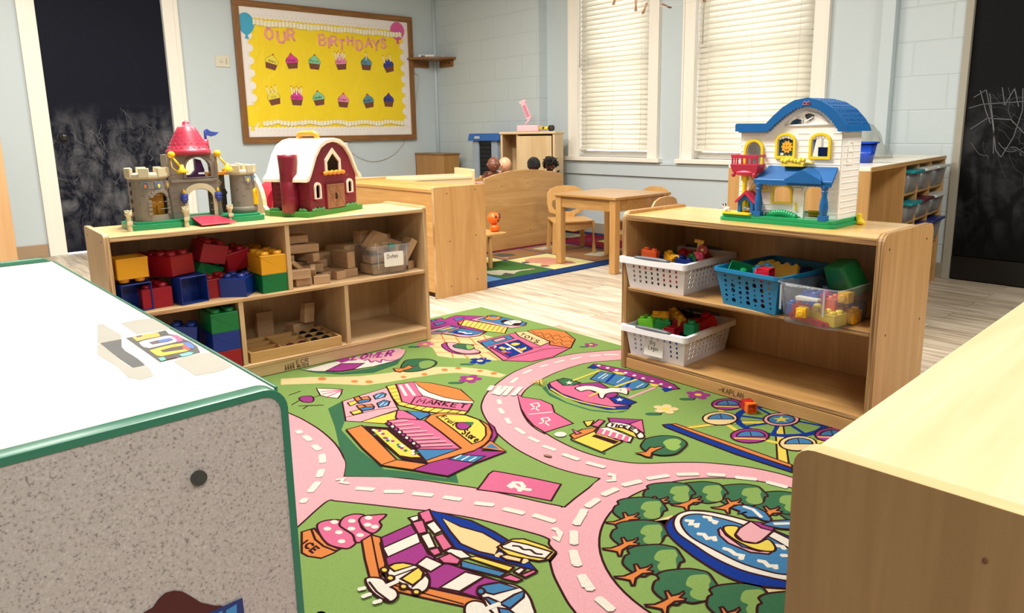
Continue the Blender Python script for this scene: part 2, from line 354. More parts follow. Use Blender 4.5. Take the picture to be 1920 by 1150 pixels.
# windows
def window(i, x0, x1):
    fr = MB()
    ow = .095
    fr.box(x0-ow, x0+.012, YW-.024, YW+.0, WZ0-.0, WZ1+.1); fr.box(x1-.012, x1+ow, YW-.024, YW, WZ0, WZ1+.1); fr.box(x0-ow, x1+ow, YW-.024, YW, WZ1, WZ1+.1)
    fr.box(x0, x0+.014, YW, YW+.1, WZ0, WZ1); fr.box(x1-.014, x1, YW, YW+.1, WZ0, WZ1); fr.box(x0, x1, YW, YW+.1, WZ1-.014, WZ1)
    fr.box(x0-ow, x0-ow+.014, YW-.034, YW-.02, WZ0, WZ1+.1); fr.box(x1+ow-.014, x1+ow, YW-.034, YW-.02, WZ0, WZ1+.1)
    w_ = struct('window_%d' % i, fr, TRIMW, bev=.002)
    part('window_sill', MB().box(x0-ow-.035, x1+ow+.035, YW-.055, YW+.1, WZ0-.036, WZ0), TRIMW, w_, .004)
    sa = MB()
    for a, b_ in ((x0+.014, x0+.05), (x1-.05, x1-.014)): sa.box(a, b_, YW+.065, YW+.095, WZ0, WZ1)
    sa.box(x0+.05, x1-.05, YW+.065, YW+.095, WZ0, WZ0+.05); sa.box(x0+.05, x1-.05, YW+.065, YW+.095, 1.5, 1.54)
    part('sash', sa, TRIMW, w_)
    g, nt_, b_ = base('window_glass'); b_.inputs['Transmission Weight'].default_value = 1; b_.inputs['Roughness'].default_value = .02; b_.inputs['IOR'].default_value = 1.1
    part('glass_pane', MB().box(x0+.05, x1-.05, YW+.078, YW+.083, WZ0+.05, WZ1-.02), g, w_)
SLAT, _nt, _b = base('blind_slat'); _b.inputs['Base Color'].default_value = lin('#f7f3e8'); _b.inputs['Roughness'].default_value = .4
_v = coords(_nt); _n = N(_nt, 'ShaderNodeTexNoise', Scale=30.0); _nt.links.new(_v, _n.inputs['Vector']); bump(_nt, _b, _n.outputs[0], .03, .001)
_t = N(_nt, 'ShaderNodeBsdfTranslucent'); _t.inputs[0].default_value = lin('#f6efdc'); _m = N(_nt, 'ShaderNodeMixShader'); _m.inputs[0].default_value = .3
_nt.links.new(_b.outputs[0], _m.inputs[1]); _nt.links.new(_t.outputs[0], _m.inputs[2]); _nt.links.new(_m.outputs[0], _nt.nodes['Material Output'].inputs[0])
def blind(x0, x1, label, wand_x, wlen):
    t = thing('window_blind', label, 'blind', ((x0+x1)/2, YW+.028, WZ0+.06)); hw = (x1-x0)/2
    zt = WZ1-WZ0-.08; mb = MB(); z = .035; j = 0
    while z < zt-.05:
        up = z > .72; a = R(67) if not up else R(60)
        a += R(rnd.uniform(-1.2, 1.2)); dz = rnd.uniform(-.001, .001)
        sl = Matrix.Translation((0, 0, z+dz)) @ Matrix.Rotation(a if not up else a, 4, 'X')
        pr = [(-.026+.052*k/4, .0028*(1-((k-2)/2)**2)) for k in range(5)]
        vs = [(-hw, y, h) for y, h in pr]+[(hw, y, h) for y, h in pr]+[(-hw, y, h-.0028) for y, h in pr]+[(hw, y, h-.0028) for y, h in pr]
        o_ = mb.T; mb.T = sl
        fs = [(k, k+1, k+6, k+5) for k in range(4)]+[(k+10, k+15, k+16, k+11) for k in range(4)]+[(0, 5, 15, 10), (4, 14, 19, 9)]+[(k, k+10, k+11, k+1) for k in range(4)]+[(k+5, k+6, k+16, k+15) for k in range(4)]
        mb.add(vs, fs, 0, True); mb.T = o_; z += .0405; j += 1
    part('slats', mb, SLAT, t)
    part('bottom_rail', MB().box(-hw, hw, -.024, .024, 0, .014), SLAT, t, .003)
    part('head_rail', MB().box(-hw, hw, -.03, .03, zt-.045, zt-.005), SLAT, t, .003)
    cb = MB()
    for cx in (-hw*.78, 0, hw*.78):
        cb.cyl((cx, -.032, .01), (cx, -.032, zt-.05), .0011, n=6)
    part('ladder_cord', cb, plastic('#ddd6c6', .6), t)
    wd = MB(); wd.cyl((wand_x, -.045, zt-.05), (wand_x-.01, -.045, zt-wlen), .004, .004, n=8)
    part('tilt_wand', wd, plastic('#b9b2a2', .3), t)
window(1, *W1); window(2, *W2)
blind(W1[0]+.022, W1[1]-.016, 'white horizontal slat blind on the window nearer the room corner', -.37, .86)
blind(W2[0]+.022, W2[1]-.016, 'wide white slat blind on the window behind the blue-roofed dollhouse', -.40, .78)

# chalkboard-painted doors
def chalk(name, marks, rotx):
    m, nt, b = base(name); b.inputs['Roughness'].default_value = .6; b.inputs['Specular IOR Level'].default_value = .15
    v = coords(nt); sp = nt.nodes.new('ShaderNodeSeparateXYZ'); nt.links.new(v, sp.inputs[0])
    n = N(nt, 'ShaderNodeTexNoise', Scale=5.0, Detail=7.0, Roughness=.7, Distortion=1.5); nt.links.new(v, n.inputs['Vector'])
    s_ = coords(nt, (8, 8, 3.2)); n2 = N(nt, 'ShaderNodeTexNoise', Scale=1.0, Detail=6.0, Distortion=1.1); nt.links.new(s_, n2.inputs['Vector'])
    # smudges live in a band of heights where small arms reach
    zr = N(nt, 'ShaderNodeMapRange'); nt.links.new(sp.outputs[2], zr.inputs[0]); zr.inputs[1].default_value = marks[1]; zr.inputs[2].default_value = marks[1]-.30
    z2 = N(nt, 'ShaderNodeMapRange'); nt.links.new(sp.outputs[2], z2.inputs[0]); z2.inputs[1].default_value = marks[0]; z2.inputs[2].default_value = marks[0]+.35
    mu = N(nt, 'ShaderNodeMath', operation='MULTIPLY'); nt.links.new(zr.outputs[0], mu.inputs[0]); nt.links.new(z2.outputs[0], mu.inputs[1])
    m2 = N(nt, 'ShaderNodeMath', operation='MULTIPLY'); nt.links.new(n.outputs[0], m2.inputs[0]); nt.links.new(n2.outputs[0], m2.inputs[1])
    rr = ramp(nt, m2.outputs[0], [(.2, (0, 0, 0)), (.36, (1, 1, 1))])
    m3 = N(nt, 'ShaderNodeMath', operation='MULTIPLY'); nt.links.new(rr, m3.inputs[0]); nt.links.new(mu.outputs[0], m3.inputs[1])
    m4 = N(nt, 'ShaderNodeMath', operation='MULTIPLY'); nt.links.new(m3.outputs[0], m4.inputs[0]); m4.inputs[1].default_value = marks[2]
    nt.links.new(mix(nt, m4.outputs[0], lin(marks[3]), lin('#8b8b90')), b.inputs['Base Color'])
    return m
CH = plastic('#6d6e73', .9, 'chalk_line')
CH2 = plastic('#3a3c44', .9, 'chalk_line_faint')
XD = XL-.01
mb = MB(); mb.box(XD-.04, XD, DY0, DY1, .012, DZ)
d1 = struct('door_1', mb, chalk('chalkboard_paint', (.0, 1.2, .42, '#090e1e'), False))
sc = MB(); rr_ = random.Random(3)
for k in range(170):
    y = rr_.uniform(DY0+.06, DY1-.04); z = 1.02+.1*sin(y*9)+rr_.uniform(-.85, .08)*rr_.random(); a = rr_.uniform(1.0, 2.1); L = rr_.uniform(.03, .2)
    pts = []; 
    for q in range(6): pts.append((XD+.0005, min(DY1-.02, max(DY0+.02, y+L*q/5*cos(a)+.012*sin(q*1.7+k))), z-L*q/5*sin(a)))
    if min(p[2] for p in pts) > .06: ribbon(sc, pts, rr_.choice((.0015, .002, .003, .004)), (1, 0, 0), rr_.choice((0, 1, 1, 1, 1, 1)), .0003)
part('chalk_scribbles', sc, [CH, CH2], d1)
mb = MB(); mb.cyl((XD, DY0+.075, .93), (XD+.008, DY0+.075, .93), .034, n=20); mb.cyl((XD+.008, DY0+.075, .93), (XD+.035, DY0+.075, .93), .011, n=12); mb.ell((XD+.052, DY0+.075, .93), (.022, .03, .03))
part('door_knob', mb, plastic('#2a2a2c', .2, 'black_metal'), d1, label='dark round knob')
mb = MB(); mb.box(XL-.12, XL+.022, DY0-.125, DY0-.004, 0, DZ+.12); mb.box(XL-.12, XL+.022, DY1+.004, DY1+.125, 0, DZ+.12); mb.box(XL-.12, XL+.022, DY0-.125, DY1+.125, DZ, DZ+.12)
mb.box(XL+.022, XL+.03, DY1+.09, DY1+.125, 0, DZ+.12); mb.box(XL+.022, XL+.03, DY0-.125, DY0-.09, 0, DZ+.12)
struct('trim_4', mb, TRIMW, bev=.003)
# second chalkboard surface on the window wall
YD = YW+.015
mb = MB(); mb.box(CX0+.02, 1.0, YD, YD+.035, .15, 2.12)
d2 = struct('door_2', mb, chalk('chalkboard_paint_right', (.1, 1.15, .1, '#060607'), True))
part('kick_plate', MB().box(CX0+.02, 1.0, YD-.004, YD+.03, .008, .145), plastic('#0b0b0d', .4), d2)
sc = MB()
for k in range(60):
    x = rr_.uniform(CX0+.05, -.75); z = rr_.uniform(.75, 1.12); a = rr_.uniform(-.4, 1.8); L = rr_.uniform(.05, .25)
    pts = [(x+L*q/6*cos(a)+.01*sin(q+k), YD-.0005, z-L*q/6*sin(a)+.015*sin(q*1.3+k*2)) for q in range(7)]
    ribbon(sc, pts, rr_.choice((.0015, .002, .003)), (0, -1, 0), rr_.choice((0, 1, 1)), .0003)
for pts in (((-1.5, 1.08), (-1.44, 1.12), (-1.4, .98), (-1.36, .78), (-1.33, .74)), ((-1.33, .74), (-1.28, .85), (-1.25, 1.0), (-1.26, 1.12)), ((-1.42, 1.1), (-1.38, .9), (-1.37, .76)), ((-1.5, .9), (-1.42, .96), (-1.3, .95), (-1.18, .82), (-1.1, .74)),
            ((-1.52, 1.02), (-1.45, 1.04), (-1.2, 1.05)), ((-1.47, 1.12), (-1.43, 1.0), (-1.4, .93)), ((-1.36, 1.13), (-1.34, 1.03), (-1.3, 1.12), (-1.27, 1.02))):
    ribbon(sc, [(x, YD-.001, z) for x, z in pts], .004, (0, -1, 0), 0, .0004)
part('chalk_scribbles', sc, [CH, CH2], d2)
mb = MB(); mb.box(CX0-.02, CX0+.02, YW-.012, YW+.05, 0, 2.15); mb.box(CX0+.02, 1.0, YW-.0, YW+.05, 2.12, 2.2)
struct('trim_5', mb, plastic('#a7a294', .5), bev=.002)
# ================================================================== the play rug (one flat printed textile)
RZ = .006
CROP = {0: (720, 560, 6.857), 1: (540, 560, 3.0), 2: (560, 880, 3.5556), 3: (980, 640, 3.0), 4: (1000, 850, 3.8336)}
RUGC = ['#f5b4bd', '#8fb25e', '#3d7350', '#e8739a', '#ab3c8e', '#ea8c48', '#f6dc5c', '#f8dca0', '#10379a', '#4585b8', '#3a1216', '#f8f2e4', '#e9e3f0', '#9fc163']
PINK, GRN, DKG, HOT, MAG, ORA, YEL, CRM, NAV, BLU, BRN, WHT, LAV, LGR = range(14)
def dim(c, k=.735):
    v_ = [int(c[i:i+2], 16) for i in (1, 3, 5)]; return '#%02x%02x%02x' % tuple(int(x*k) for x in v_)
RM = [fabricy(dim(c), 420, 'rug_pile', .22) for c in RUGC]
rug = MB(); LV = [0]
DZL = .00004
def pp(s): return [tuple(float(q) for q in a.split(',')) for a in s.split()]
def crm(pts, closed=True, n=5):
    L = len(pts); out = []
    rng = range(L) if closed else range(L-1)
    for i in rng:
        p0 = pts[(i-1) % L] if closed or i else pts[0]; p1 = pts[i]; p2 = pts[(i+1) % L]; p3 = pts[(i+2) % L] if closed or i+2 < L else pts[-1]
        for k in range(n):
            t = k/n; out.append(tuple(.5*((2*b)+(-a+c)*t+(2*a-5*b+4*c-d)*t*t+(-a+3*b-3*c+d)*t**3) for a, b, c, d in zip(p0, p1, p2, p3)))
    if not closed: out.append(pts[-1])
    return out
def world(cr, pts):
    ox, oy, s = CROP[cr]; return [at(ox+x/s, oy+y/s, RZ).xy for x, y in pts]
RX0, RX1, RY0, RY1 = -2.973, -.372, .362, 2.308
def clipr(pts):
    def cl(ps, ins, cut):
        o = []
        for i in range(len(ps)):
            a, b = ps[i-1], ps[i]
            if ins(b):
                if not ins(a): o.append(cut(a, b))
                o.append(b)
            elif ins(a): o.append(cut(a, b))
        return o
    for k, val, sg in ((0, RX0+.01, 1), (0, RX1-.01, -1), (1, RY0+.01, 1), (1, RY1-.01, -1)):
        f = lambda p, k=k, val=val, sg=sg: (p[k]-val)*sg >= 0
        def c(a, b, k=k, val=val): t = (val-a[k])/(b[k]-a[k]); return tuple(a[j]+(b[j]-a[j])*t for j in (0, 1))
        if not pts: return pts
        pts = cl(pts, f, c)
    return pts
def fill(wp, col):
    LV[0] += 1; z = RZ+LV[0]*DZL
    wp = clipr([tuple(p) for p in wp])
    if len(wp) < 3: return
    t = geometry.tessellate_polygon([[Vector((x, y, 0)) for x, y in wp]])
    rug.add([(x, y, z) for x, y in wp], [tuple(a) for a in t], col)
def line(wp, wd, col=BRN, closed=False):
    LV[0] += 1; z = RZ+LV[0]*DZL
    P = [Vector((p[0], p[1])) for p in wp]
    if closed: P.append(P[0])
    Q = [P[0]]
    for p in P[1:]:
        if (p-Q[-1]).length > 1e-4: Q.append(p)
    if len(Q) < 2: return
    n_ = len(Q); sides = []
    for i in range(n_):
        if closed and i in (0, n_-1): a, b = Q[n_-2], Q[1]
        else: a, b = Q[max(0, i-1)], Q[min(n_-1, i+1)]
        p = Q[i]; d0 = (p-a).normalized() if (p-a).length > 1e-6 else (b-p).normalized(); d1 = (b-p).normalized() if (b-p).length > 1e-6 else d0
        d = d0+d1; d = d.normalized() if d.length > .2 else d0
        k = min(1.5, 1/max(.35, d.dot(d0))); nn = Vector((-d.y, d.x))*wd/2*k
        sides.append((p-nn, p+nn))
    ok = lambda p: RX0+.012 < p.x < RX1-.012 and RY0+.012 < p.y < RY1-.012
    caps = not closed
    for i in range(n_-1):
        if not (ok(Q[i]) and ok(Q[i+1])): continue
        (a0, a1), (b0, b1) = sides[i], sides[i+1]; q = [a0, b0, b1, a1]
        if caps and i == n_-2: q = [a0, b0, Q[-1]+(Q[-1]-Q[-2]).normalized()*wd*.22, b1, a1]
        if caps and i == 0: q = q+[Q[0]-(Q[1]-Q[0]).normalized()*wd*.22]
        rug.add([(p.x, p.y, z) for p in q], [tuple(range(len(q)))], col)
OW = .0056
def S(cr, col, s, o=1, sm=0, ow=OW):
    p = pp(s); p = crm(p) if sm else p; wp = world(cr, p)
    fill(wp, col)
    if o: line(wp, ow, BRN, True)
def L(cr, col, s, wd, sm=0):
    for seg in s.split('|'):
        p = pp(seg); p = crm(p, False) if sm else p; line(world(cr, p), wd, col)
def ELL(cr, col, cx, cy, rx, ry, o=1):
    S(cr, col, ' '.join('%.1f,%.1f' % (cx+rx*cos(2*pi*i/20), cy+ry*sin(2*pi*i/20)) for i in range(20)), o)
def TXT(cr, text, TL, TRt, BR, BL, col=BRN, wd=.005, gap=.28):
    st, W = strokes(text, gap)
    for s_ in st:
        q = []
        for x, y in s_:
            u = x/W; v = 1-y
            q.append(tuple((TL[k]*(1-u)+TRt[k]*u)*(1-v)+(BL[k]*(1-u)+BR[k]*u)*v for k in (0, 1)))
        line(world(cr, q), wd, col)
def lev(n): LV[0] = n
U = Vector((-.72, .69)).normalized()     # the drawings stand "up" this way on the rug
def rotu(x, y, ang=0):
    v = Vector((y*U.x+x*U.y, y*U.y-x*U.x)); return v
def flower(px, r, col, cc=YEL, leaf=True):
    c = at(px[0], px[1], RZ).xy
    if leaf:
        for sx in (-.9, -1.3): 
            q = [(sx*r+.45*r*cos(a), -1.0*r+.28*r*sin(a)) for a in [2*pi*i/10 for i in range(10)]]
            fill([c+rotu(*p) for p in q], DKG)
        line([c, c+rotu(-.6*r, -1.15*r)], .004, BRN)
    pts = []
    for i in range(40):
        a = 2*pi*i/40; rr = r*(.62+.42*abs(cos(2.5*a))**.8); pts.append(c+rotu(rr*cos(a), rr*sin(a)))
    fill(pts, col)
    fill([c+rotu(.3*r*cos(2*pi*i/14), .3*r*sin(2*pi*i/14)) for i in range(14)], cc)
# base
rug.box(RX0, RX1, RY0, RY1, 0, RZ-.0001, GRN)
lev(0); fill([(RX0, RY0), (RX1, RY0), (RX1, RY1), (RX0, RY1)], GRN)
# road surface
lev(1); fill([(RX0+.0, RY0), (RX1, RY0), (RX1, RY1-.02), (-2.0, RY1-.02), (RX0, 1.2)], PINK)
# green islands
lev(3)
oe = '1990,285 1870,289 1750,297 1600,313 1450,345 1350,380 1260,420 1180,475 1120,530 1093,580 1088,620 1108,670 1150,730 1210,790 1290,850 1400,908 1500,950 1620,985 1755,1013'
low = '1590,1138 1480,1140 1300,1125 1000,1050'
wpA = world(1, crm(pp(oe), False))
wpB = world(4, pp('480,182 400,250 300,325 225,388 205,386')) + world(2, crm(pp('1760,256 1740,246 1650,228 1480,190 1200,130 1000,100 850,78 700,62 600,52 480,50 305,48'), False)) + world(1, crm(pp('318,1000 328,930 310,888 290,850 250,800 180,740 100,690 40,660 -100,600'), False))
isl = wpA+wpB+[Vector((RX0, .5)), Vector((RX0, RY1)), Vector((-1.9, RY1))]
fill(isl, GRN); line(wpA+wpB, OW)
inner = world(1, crm(pp('2000,338 1870,346 1700,360 1600,385 1500,420 1400,470 1340,512 1310,555 1306,600 1322,650 1355,700 1400,738 1450,765'), False)) + world(3, crm(pp('30,445 125,515 200,560 300,608 400,643 500,668 600,684 700,688 850,683 1000,683 1100,690 1250,706 1400,735 1510,765 1700,830'), False))
fill(inner+[Vector((-.8, 1.45)), Vector((-.8, RY1-.1)), Vector((-1.5, 2.2))], GRN); line(inner, OW)
i4 = world(2, crm(pp('-100,470 35,350 120,272 200,211 260,215 500,240 760,270 880,282 1150,326 1400,386 1600,440 1668,468'), False)) + world(2, crm(pp('1672,475 1668,500 1690,530 1716,562 1690,600 1672,620'), False)) + world(4, crm(pp('118,770 128,820 150,890 200,990 250,1080 310,1160 400,1290'), False))
fill(i4+[Vector((-1.1, RY0)), Vector((-1.7, RY0))], GRN); line(i4, OW)
# fountain circle
ca, cb_, cc_ = [Vector(p) for p in world(4, [(640, 350), (474, 620), (800, 1122)])]
def circ(a, b, c):
    d = 2*(a.x*(b.y-c.y)+b.x*(c.y-a.y)+c.x*(a.y-b.y))
    x = ((a.length_squared)*(b.y-c.y)+b.length_squared*(c.y-a.y)+c.length_squared*(a.y-b.y))/d
    y = ((a.length_squared)*(c.x-b.x)+b.length_squared*(a.x-c.x)+c.length_squared*(b.x-a.x))/d
    return Vector((x, y)), (a-Vector((x, y))).length
fc, fr = circ(ca, cb_, cc_)
cp = [fc+Vector((cos(2*pi*i/72), sin(2*pi*i/72)))*fr for i in range(72)]
fill(cp, GRN); line(cp, OW, BRN, True)
# lane dashes
lev(14)
D1 = '1780,316 1860,318|1700,324 1755,320|1595,342 1648,330|1500,362 1555,348|1420,385 1460,374|1325,422 1370,402|1255,475 1290,448|1185,570 1192,595|1190,620 1210,648|1228,675 1248,705|1280,730 1330,762|1355,782 1410,808|1435,830 1505,855|1545,880 1635,910|1685,925 1780,950'
L(1, WHT, D1, .015)
L(1, WHT, '55,745 70,760|95,775 125,800|145,828 175,852|192,880 195,925|190,965 175,1005|160,1045 125,1090', .02)
L(2, WHT, '130,90 80,150|45,200 25,225', .02)
L(2, WHT, '385,130 500,138|575,152 695,153|765,165 890,177|970,190 1080,205|1178,230 1298,242|1368,267 1500,298|1568,310 1705,352', .018)
L(2, WHT, '250,75 300,68 280,90 335,100|1710,395 1750,430 1735,470 1700,455', .010)
L(1, WHT, '1800,995 1835,1000 1830,1025 1795,1030', .010)
L(4, WHT, '540,150 580,160 585,200 530,205|135,545 175,560 190,600 180,630 145,610', .010)
L(4, WHT, '215,12 325,50|385,72 510,105|820,188 970,165|1035,158 1185,155|1255,157 1375,164|1455,178 1600,193|1680,213 1820,250', .018)
L(4, WHT, '645,235 770,205|500,305 600,260|385,390 465,335|305,515 360,435|293,570 293,660|285,710 320,815|345,885 415,990|465,1050 565,1135', .02)
L(2, WHT, '1905,275 1850,375|1835,420 1835,500|1830,550 1850,640|1885,715 1920,790', .02)
L(1, WHT, '1130,520 1150,495|1180,545 1230,498|1215,548 1260,500|1265,548 1310,503|1158,540 1195,497', .019)
# pet shop (far corner)
lev(8)
S(0, MAG, '560,300 612,278 740,248 775,272 850,240 935,215 1300,232 1230,300 1080,290 950,310 960,345 1100,362 1320,430 1290,450 985,375 860,350 720,372 580,400')
S(0, BLU, '890,265 1005,240 1040,250 925,290|'.strip('|')); S(0, BLU, '635,320 760,300 795,315 665,348'); S(0, BLU, '600,280 650,268 675,278 610,300')
S(0, PINK, '1115,275 1300,228 1400,213 1560,250 1830,330 1815,350 1640,385 1540,365 1250,300')
S(0, BLU, '1200,275 1340,225 1410,215 1560,250 1835,312 1790,350 1680,352 1540,345 1400,310')
S(0, ORA, '1285,252 1330,240 1345,222 1375,238 1440,238 1480,228 1510,245 1480,272 1400,282 1310,270')
S(0, BRN, '1495,295 1550,275 1610,285 1640,300 1600,335 1530,320', 0, 1); S(0, BRN, '1640,320 1700,300 1770,310 1750,340 1690,352', 0, 1)
S(0, WHT, '1530,315 1590,290 1680,278 1770,292 1760,315 1680,322 1640,345 1570,335', 1, 1); L(0, BRN, '1610,300 1640,310|1700,295 1715,300', .006)
S(0, ORA, '950,310 1000,290 1060,282 1020,330 985,350'); S(0, YEL, '1030,282 1070,280 1590,375 1555,450 1320,425 1100,370 985,350')
for i in range(9): L(0, MAG, '%d,%d %d,%d' % (1100+i*56, 288+i*11, 1035+i*58, 362+i*9), .004)
S(0, PINK, '560,415 850,352 985,385 730,455 560,460'); S(0, BLU, '600,440 740,400 860,360 970,375 740,440'); S(0, YEL, '700,415 850,375 905,378 760,415', 0)
S(0, PINK, '730,455 985,385 1290,440 1230,480 1180,490 1080,500 960,495 890,470'); S(0, BLU, '820,440 990,387 1280,435 1200,465 1120,478 1000,470')
S(0, NAV, '880,440 960,420 1140,460 1110,478 1000,468', 0, 1); L(0, WHT, '960,432 1020,440 1060,455 1130,455', .016)
lev(4)
S(0, CRM, '560,455 730,457 960,497 1100,502 1270,465 1400,495 1215,555 1300,640 1510,795 1400,795 1080,770 880,765 690,740 630,640 560,600', 0)
for s in ('600,515 1230,525', '620,570 760,560 1230,600', '630,625 1300,640', '650,690 1380,700', '730,455 790,570', '920,495 980,580', '1100,500 1190,600', '1270,470 1320,530', '850,650 890,760', '1010,700 1080,770', '1180,660 1290,780', '1330,690 1480,795'): L(0, ORA, s, .006, 0)
S(0, MAG, '740,602 775,575 810,572 850,650 910,688 1000,705 1200,690 1240,688 1195,717 1000,720 880,700 780,650', 1, 1)
S(0, PINK, '810,575 900,568 1000,595 1130,640 1232,682 1200,700 1080,710 980,700 880,670 830,630', 1, 1)
S(0, DKG, '890,605 960,585 1060,590 1150,600 1140,615 1160,640 1100,665 1000,650 915,635', 1, 1); S(0, LGR, '1060,600 1140,612 1150,640 1080,655', 0, 1)
# toy shop
S(1, HOT, '1065,242 1285,193 1345,186 1475,245 1470,262 1590,278 1490,330 1370,356 1210,350 1135,290')
S(1, BLU, '1085,247 1245,208 1272,226 1110,275'); S(1, PINK, '1150,236 1212,219 1232,228 1168,247')
L(1, BRN, '1125,285 1160,280 1420,275|1210,350 1450,285 1590,278|1160,282 1240,338', .004)
S(0, NAV, '1360,632 1725,535 1915,650 1605,762'); S(0, MAG, '1365,632 1395,620 1620,750 1595,768')
L(0, WHT, '1565,580 1770,700', .012); S(0, YEL, '1625,585 1680,570 1755,580 1740,600 1680,615 1640,605', 1, 1)
for c, s in ((YEL, '1470,640 1510,622 1570,640 1540,665'), (ORA, '1500,680 1560,670 1590,695 1540,705'), (WHT, '1560,650 1620,635 1640,655 1590,668'), (MAG, '1560,700 1610,680 1640,700 1600,712'), (ORA, '1700,655 1740,640 1790,680 1770,690'), (YEL, '1740,660 1830,625 1830,655 1780,672'), (WHT, '1410,625 1440,612 1450,630 1420,640')): S(0, c, s, 0)
S(1, CRM, '1278,192 1345,186 1475,246 1420,270 1300,215')
TXT(1, 'TOYS', (1318, 196), (1418, 240), (1400, 256), (1300, 206), BRN, .006)
S(1, ORA, '1345,186 1380,178 1470,172 1560,190 1615,232 1590,280 1470,262 1475,245')
for i, s in enumerate(('1375,185 1395,200 1420,192 1440,208 1465,200 1490,216 1515,206 1540,222 1570,215 1600,232', '1400,215 1430,210 1450,226 1480,218 1500,236 1530,230 1550,246 1580,240 1600,252', '1450,245 1480,240 1500,256 1530,250 1550,266 1590,262')): L(1, BRN, s, .0035, 1)
# flowers and small plants
lev(6)
flower((900, 677), .045, NAV, CRM); flower((881, 711), .045, MAG); flower((1108, 647), .03, MAG); flower((797, 646), .04, HOT); flower((1309, 741), .042, MAG); flower((1248, 768), .042, CRM, YEL)
S(1, DKG, '635,390 645,368 668,348 740,341 800,344 836,360 815,385 750,407 680,414 645,408', 1, 1); S(1, GRN, '740,362 790,350 825,362 800,388 748,394', 0, 1)
S(1, ORA, '592,396 650,394 680,376 700,386 728,378 690,396 655,406 630,416 606,412')
# flower shop under the left shelf
S(1, DKG, '60,400 100,405 300,418 480,392 610,345 660,310 615,370 480,418 300,428 150,418', 0)
S(1, WHT, '60,400 100,400 230,365 430,325 640,283 660,300 610,350 480,385 300,412 150,412')
S(1, PINK, '300,350 420,325 520,300 600,284 650,288 657,305 625,340 560,352 530,345 520,362 490,352 470,362 450,345 430,352 400,345', 0, 1); L(1, MAG, '430,352 450,345 470,362 490,352 520,362 530,345 560,352 610,348', .008, 1)
S(1, MAG, '213,410 300,368 430,366 375,398 290,412'); TXT(1, 'FLOWER', (330, 330), (600, 292), (580, 325), (310, 355), MAG, .012)
S(1, MAG, '270,350 340,335 350,350 300,365', 0)
# path
lev(5)
S(1, CRM, '-40,452 0,450 130,442 250,442 400,438 560,420 700,398 850,385 1000,388 1120,402 1228,430 1190,446 1050,428 950,418 850,424 700,447 560,472 430,488 330,484 180,478 0,484 -40,486', 0)
for x, y, a, b_ in ((192, 452, 24, 9), (374, 467, 20, 7), (456, 469, 22, 8), (650, 442, 16, 6), (768, 427, 17, 7), (881, 402, 18, 7), (957, 393, 17, 6), (1080, 408, 17, 6), (1158, 422, 18, 7)): ELL(1, ORA, x, y, a, b_, 0)
lev(6)
S(1, WHT, '160,506 200,507 305,511 298,540 280,562 225,556 182,546'); 
for s in ('190,508 285,555', '215,508 290,545', '245,510 298,530'): pass
L(1, HOT, '300,514 185,525|300,516 192,540|298,520 225,552', .008); L(1, BRN, '180,545 130,562', .005)
S(1, MAG, '62,565 80,552 130,550 145,570 128,585 85,582', 1, 1); L(1, BRN, '62,575 20,600|5,545 70,522|60,606 200,600|200,600 110,605 85,622', .005)
# market
lev(6)
S(1, DKG, '225,620 310,575 320,690 300,740 400,850 540,960 700,978 890,1012 945,985 960,1040 900,1032 750,1018 600,1006 318,1000 329,930 312,880 290,840 262,720', 0)
S(1, PINK, '305,580 400,548 560,500 575,540 600,585 622,625 500,665 410,695 325,690')
L(1, BRN, '322,670 500,625 612,612', .004)
S(1, YEL, '410,695 520,660 620,632 622,672 540,705'); 
S(1, BLU, '480,548 500,538 530,530 552,538 542,556 492,568'); S(1, BLU, '500,590 540,572 574,580 562,604 512,614')
L(1, WHT, '492,556 515,540|515,560 540,545|515,605 540,585|540,603 560,590', .004)
S(1, YEL, '335,588 385,572 400,586 350,606'); S(1, YEL, '350,640 405,625 420,642 368,656')
S(1, ORA, '370,560 400,552 420,570 385,580'); S(1, ORA, '405,560 450,552 465,568 420,572'); S(1, BLU, '385,580 420,572 465,568 460,580 400,592'); S(1, ORA, '385,605 415,598 440,610 400,622'); S(1, ORA, '425,600 470,596 486,610 440,612'); S(1, BLU, '400,622 440,612 486,610 480,624 418,634')
S(1, HOT, '615,630 650,632 730,672 720,692 640,700 605,670'); S(1, BLU, '665,633 790,645 800,656 742,685')
S(1, YEL, '553,496 605,485 625,530 650,582 760,610 1012,638 992,655 880,652 760,636 622,602 590,565')
for a in ((560, 515, 614, 505), (568, 535, 622, 526), (578, 553, 632, 548), (590, 572, 640, 566), (610, 592, 655, 584), (650, 608, 690, 594), (700, 622, 735, 605), (745, 633, 780, 612), (790, 640, 830, 618), (838, 646, 880, 624), (885, 650, 925, 629), (935, 654, 975, 634)): L(1, BRN, '%d,%d %d,%d' % a, .0035)
S(1, HOT, '607,485 710,472 740,525 760,550 715,560 690,598 640,582 625,530')
L(1, WHT, '630,490 665,550|665,485 712,548', .011)
S(1, ORA, '710,472 800,478 900,498 970,515 1045,582 960,575 880,560 790,530 740,500')
S(1, WHT, '710,472 735,498 790,532 880,562 960,577 1043,583 1036,594 940,590 850,578 762,552 735,520', 0)
S(1, HOT, '762,552 850,578 940,590 1036,594 1034,602 1012,638 900,624 760,610 690,598 715,560')
TXT(1, 'MARKET', (742, 566), (1010, 600), (994, 622), (722, 590), BRN, .0065)
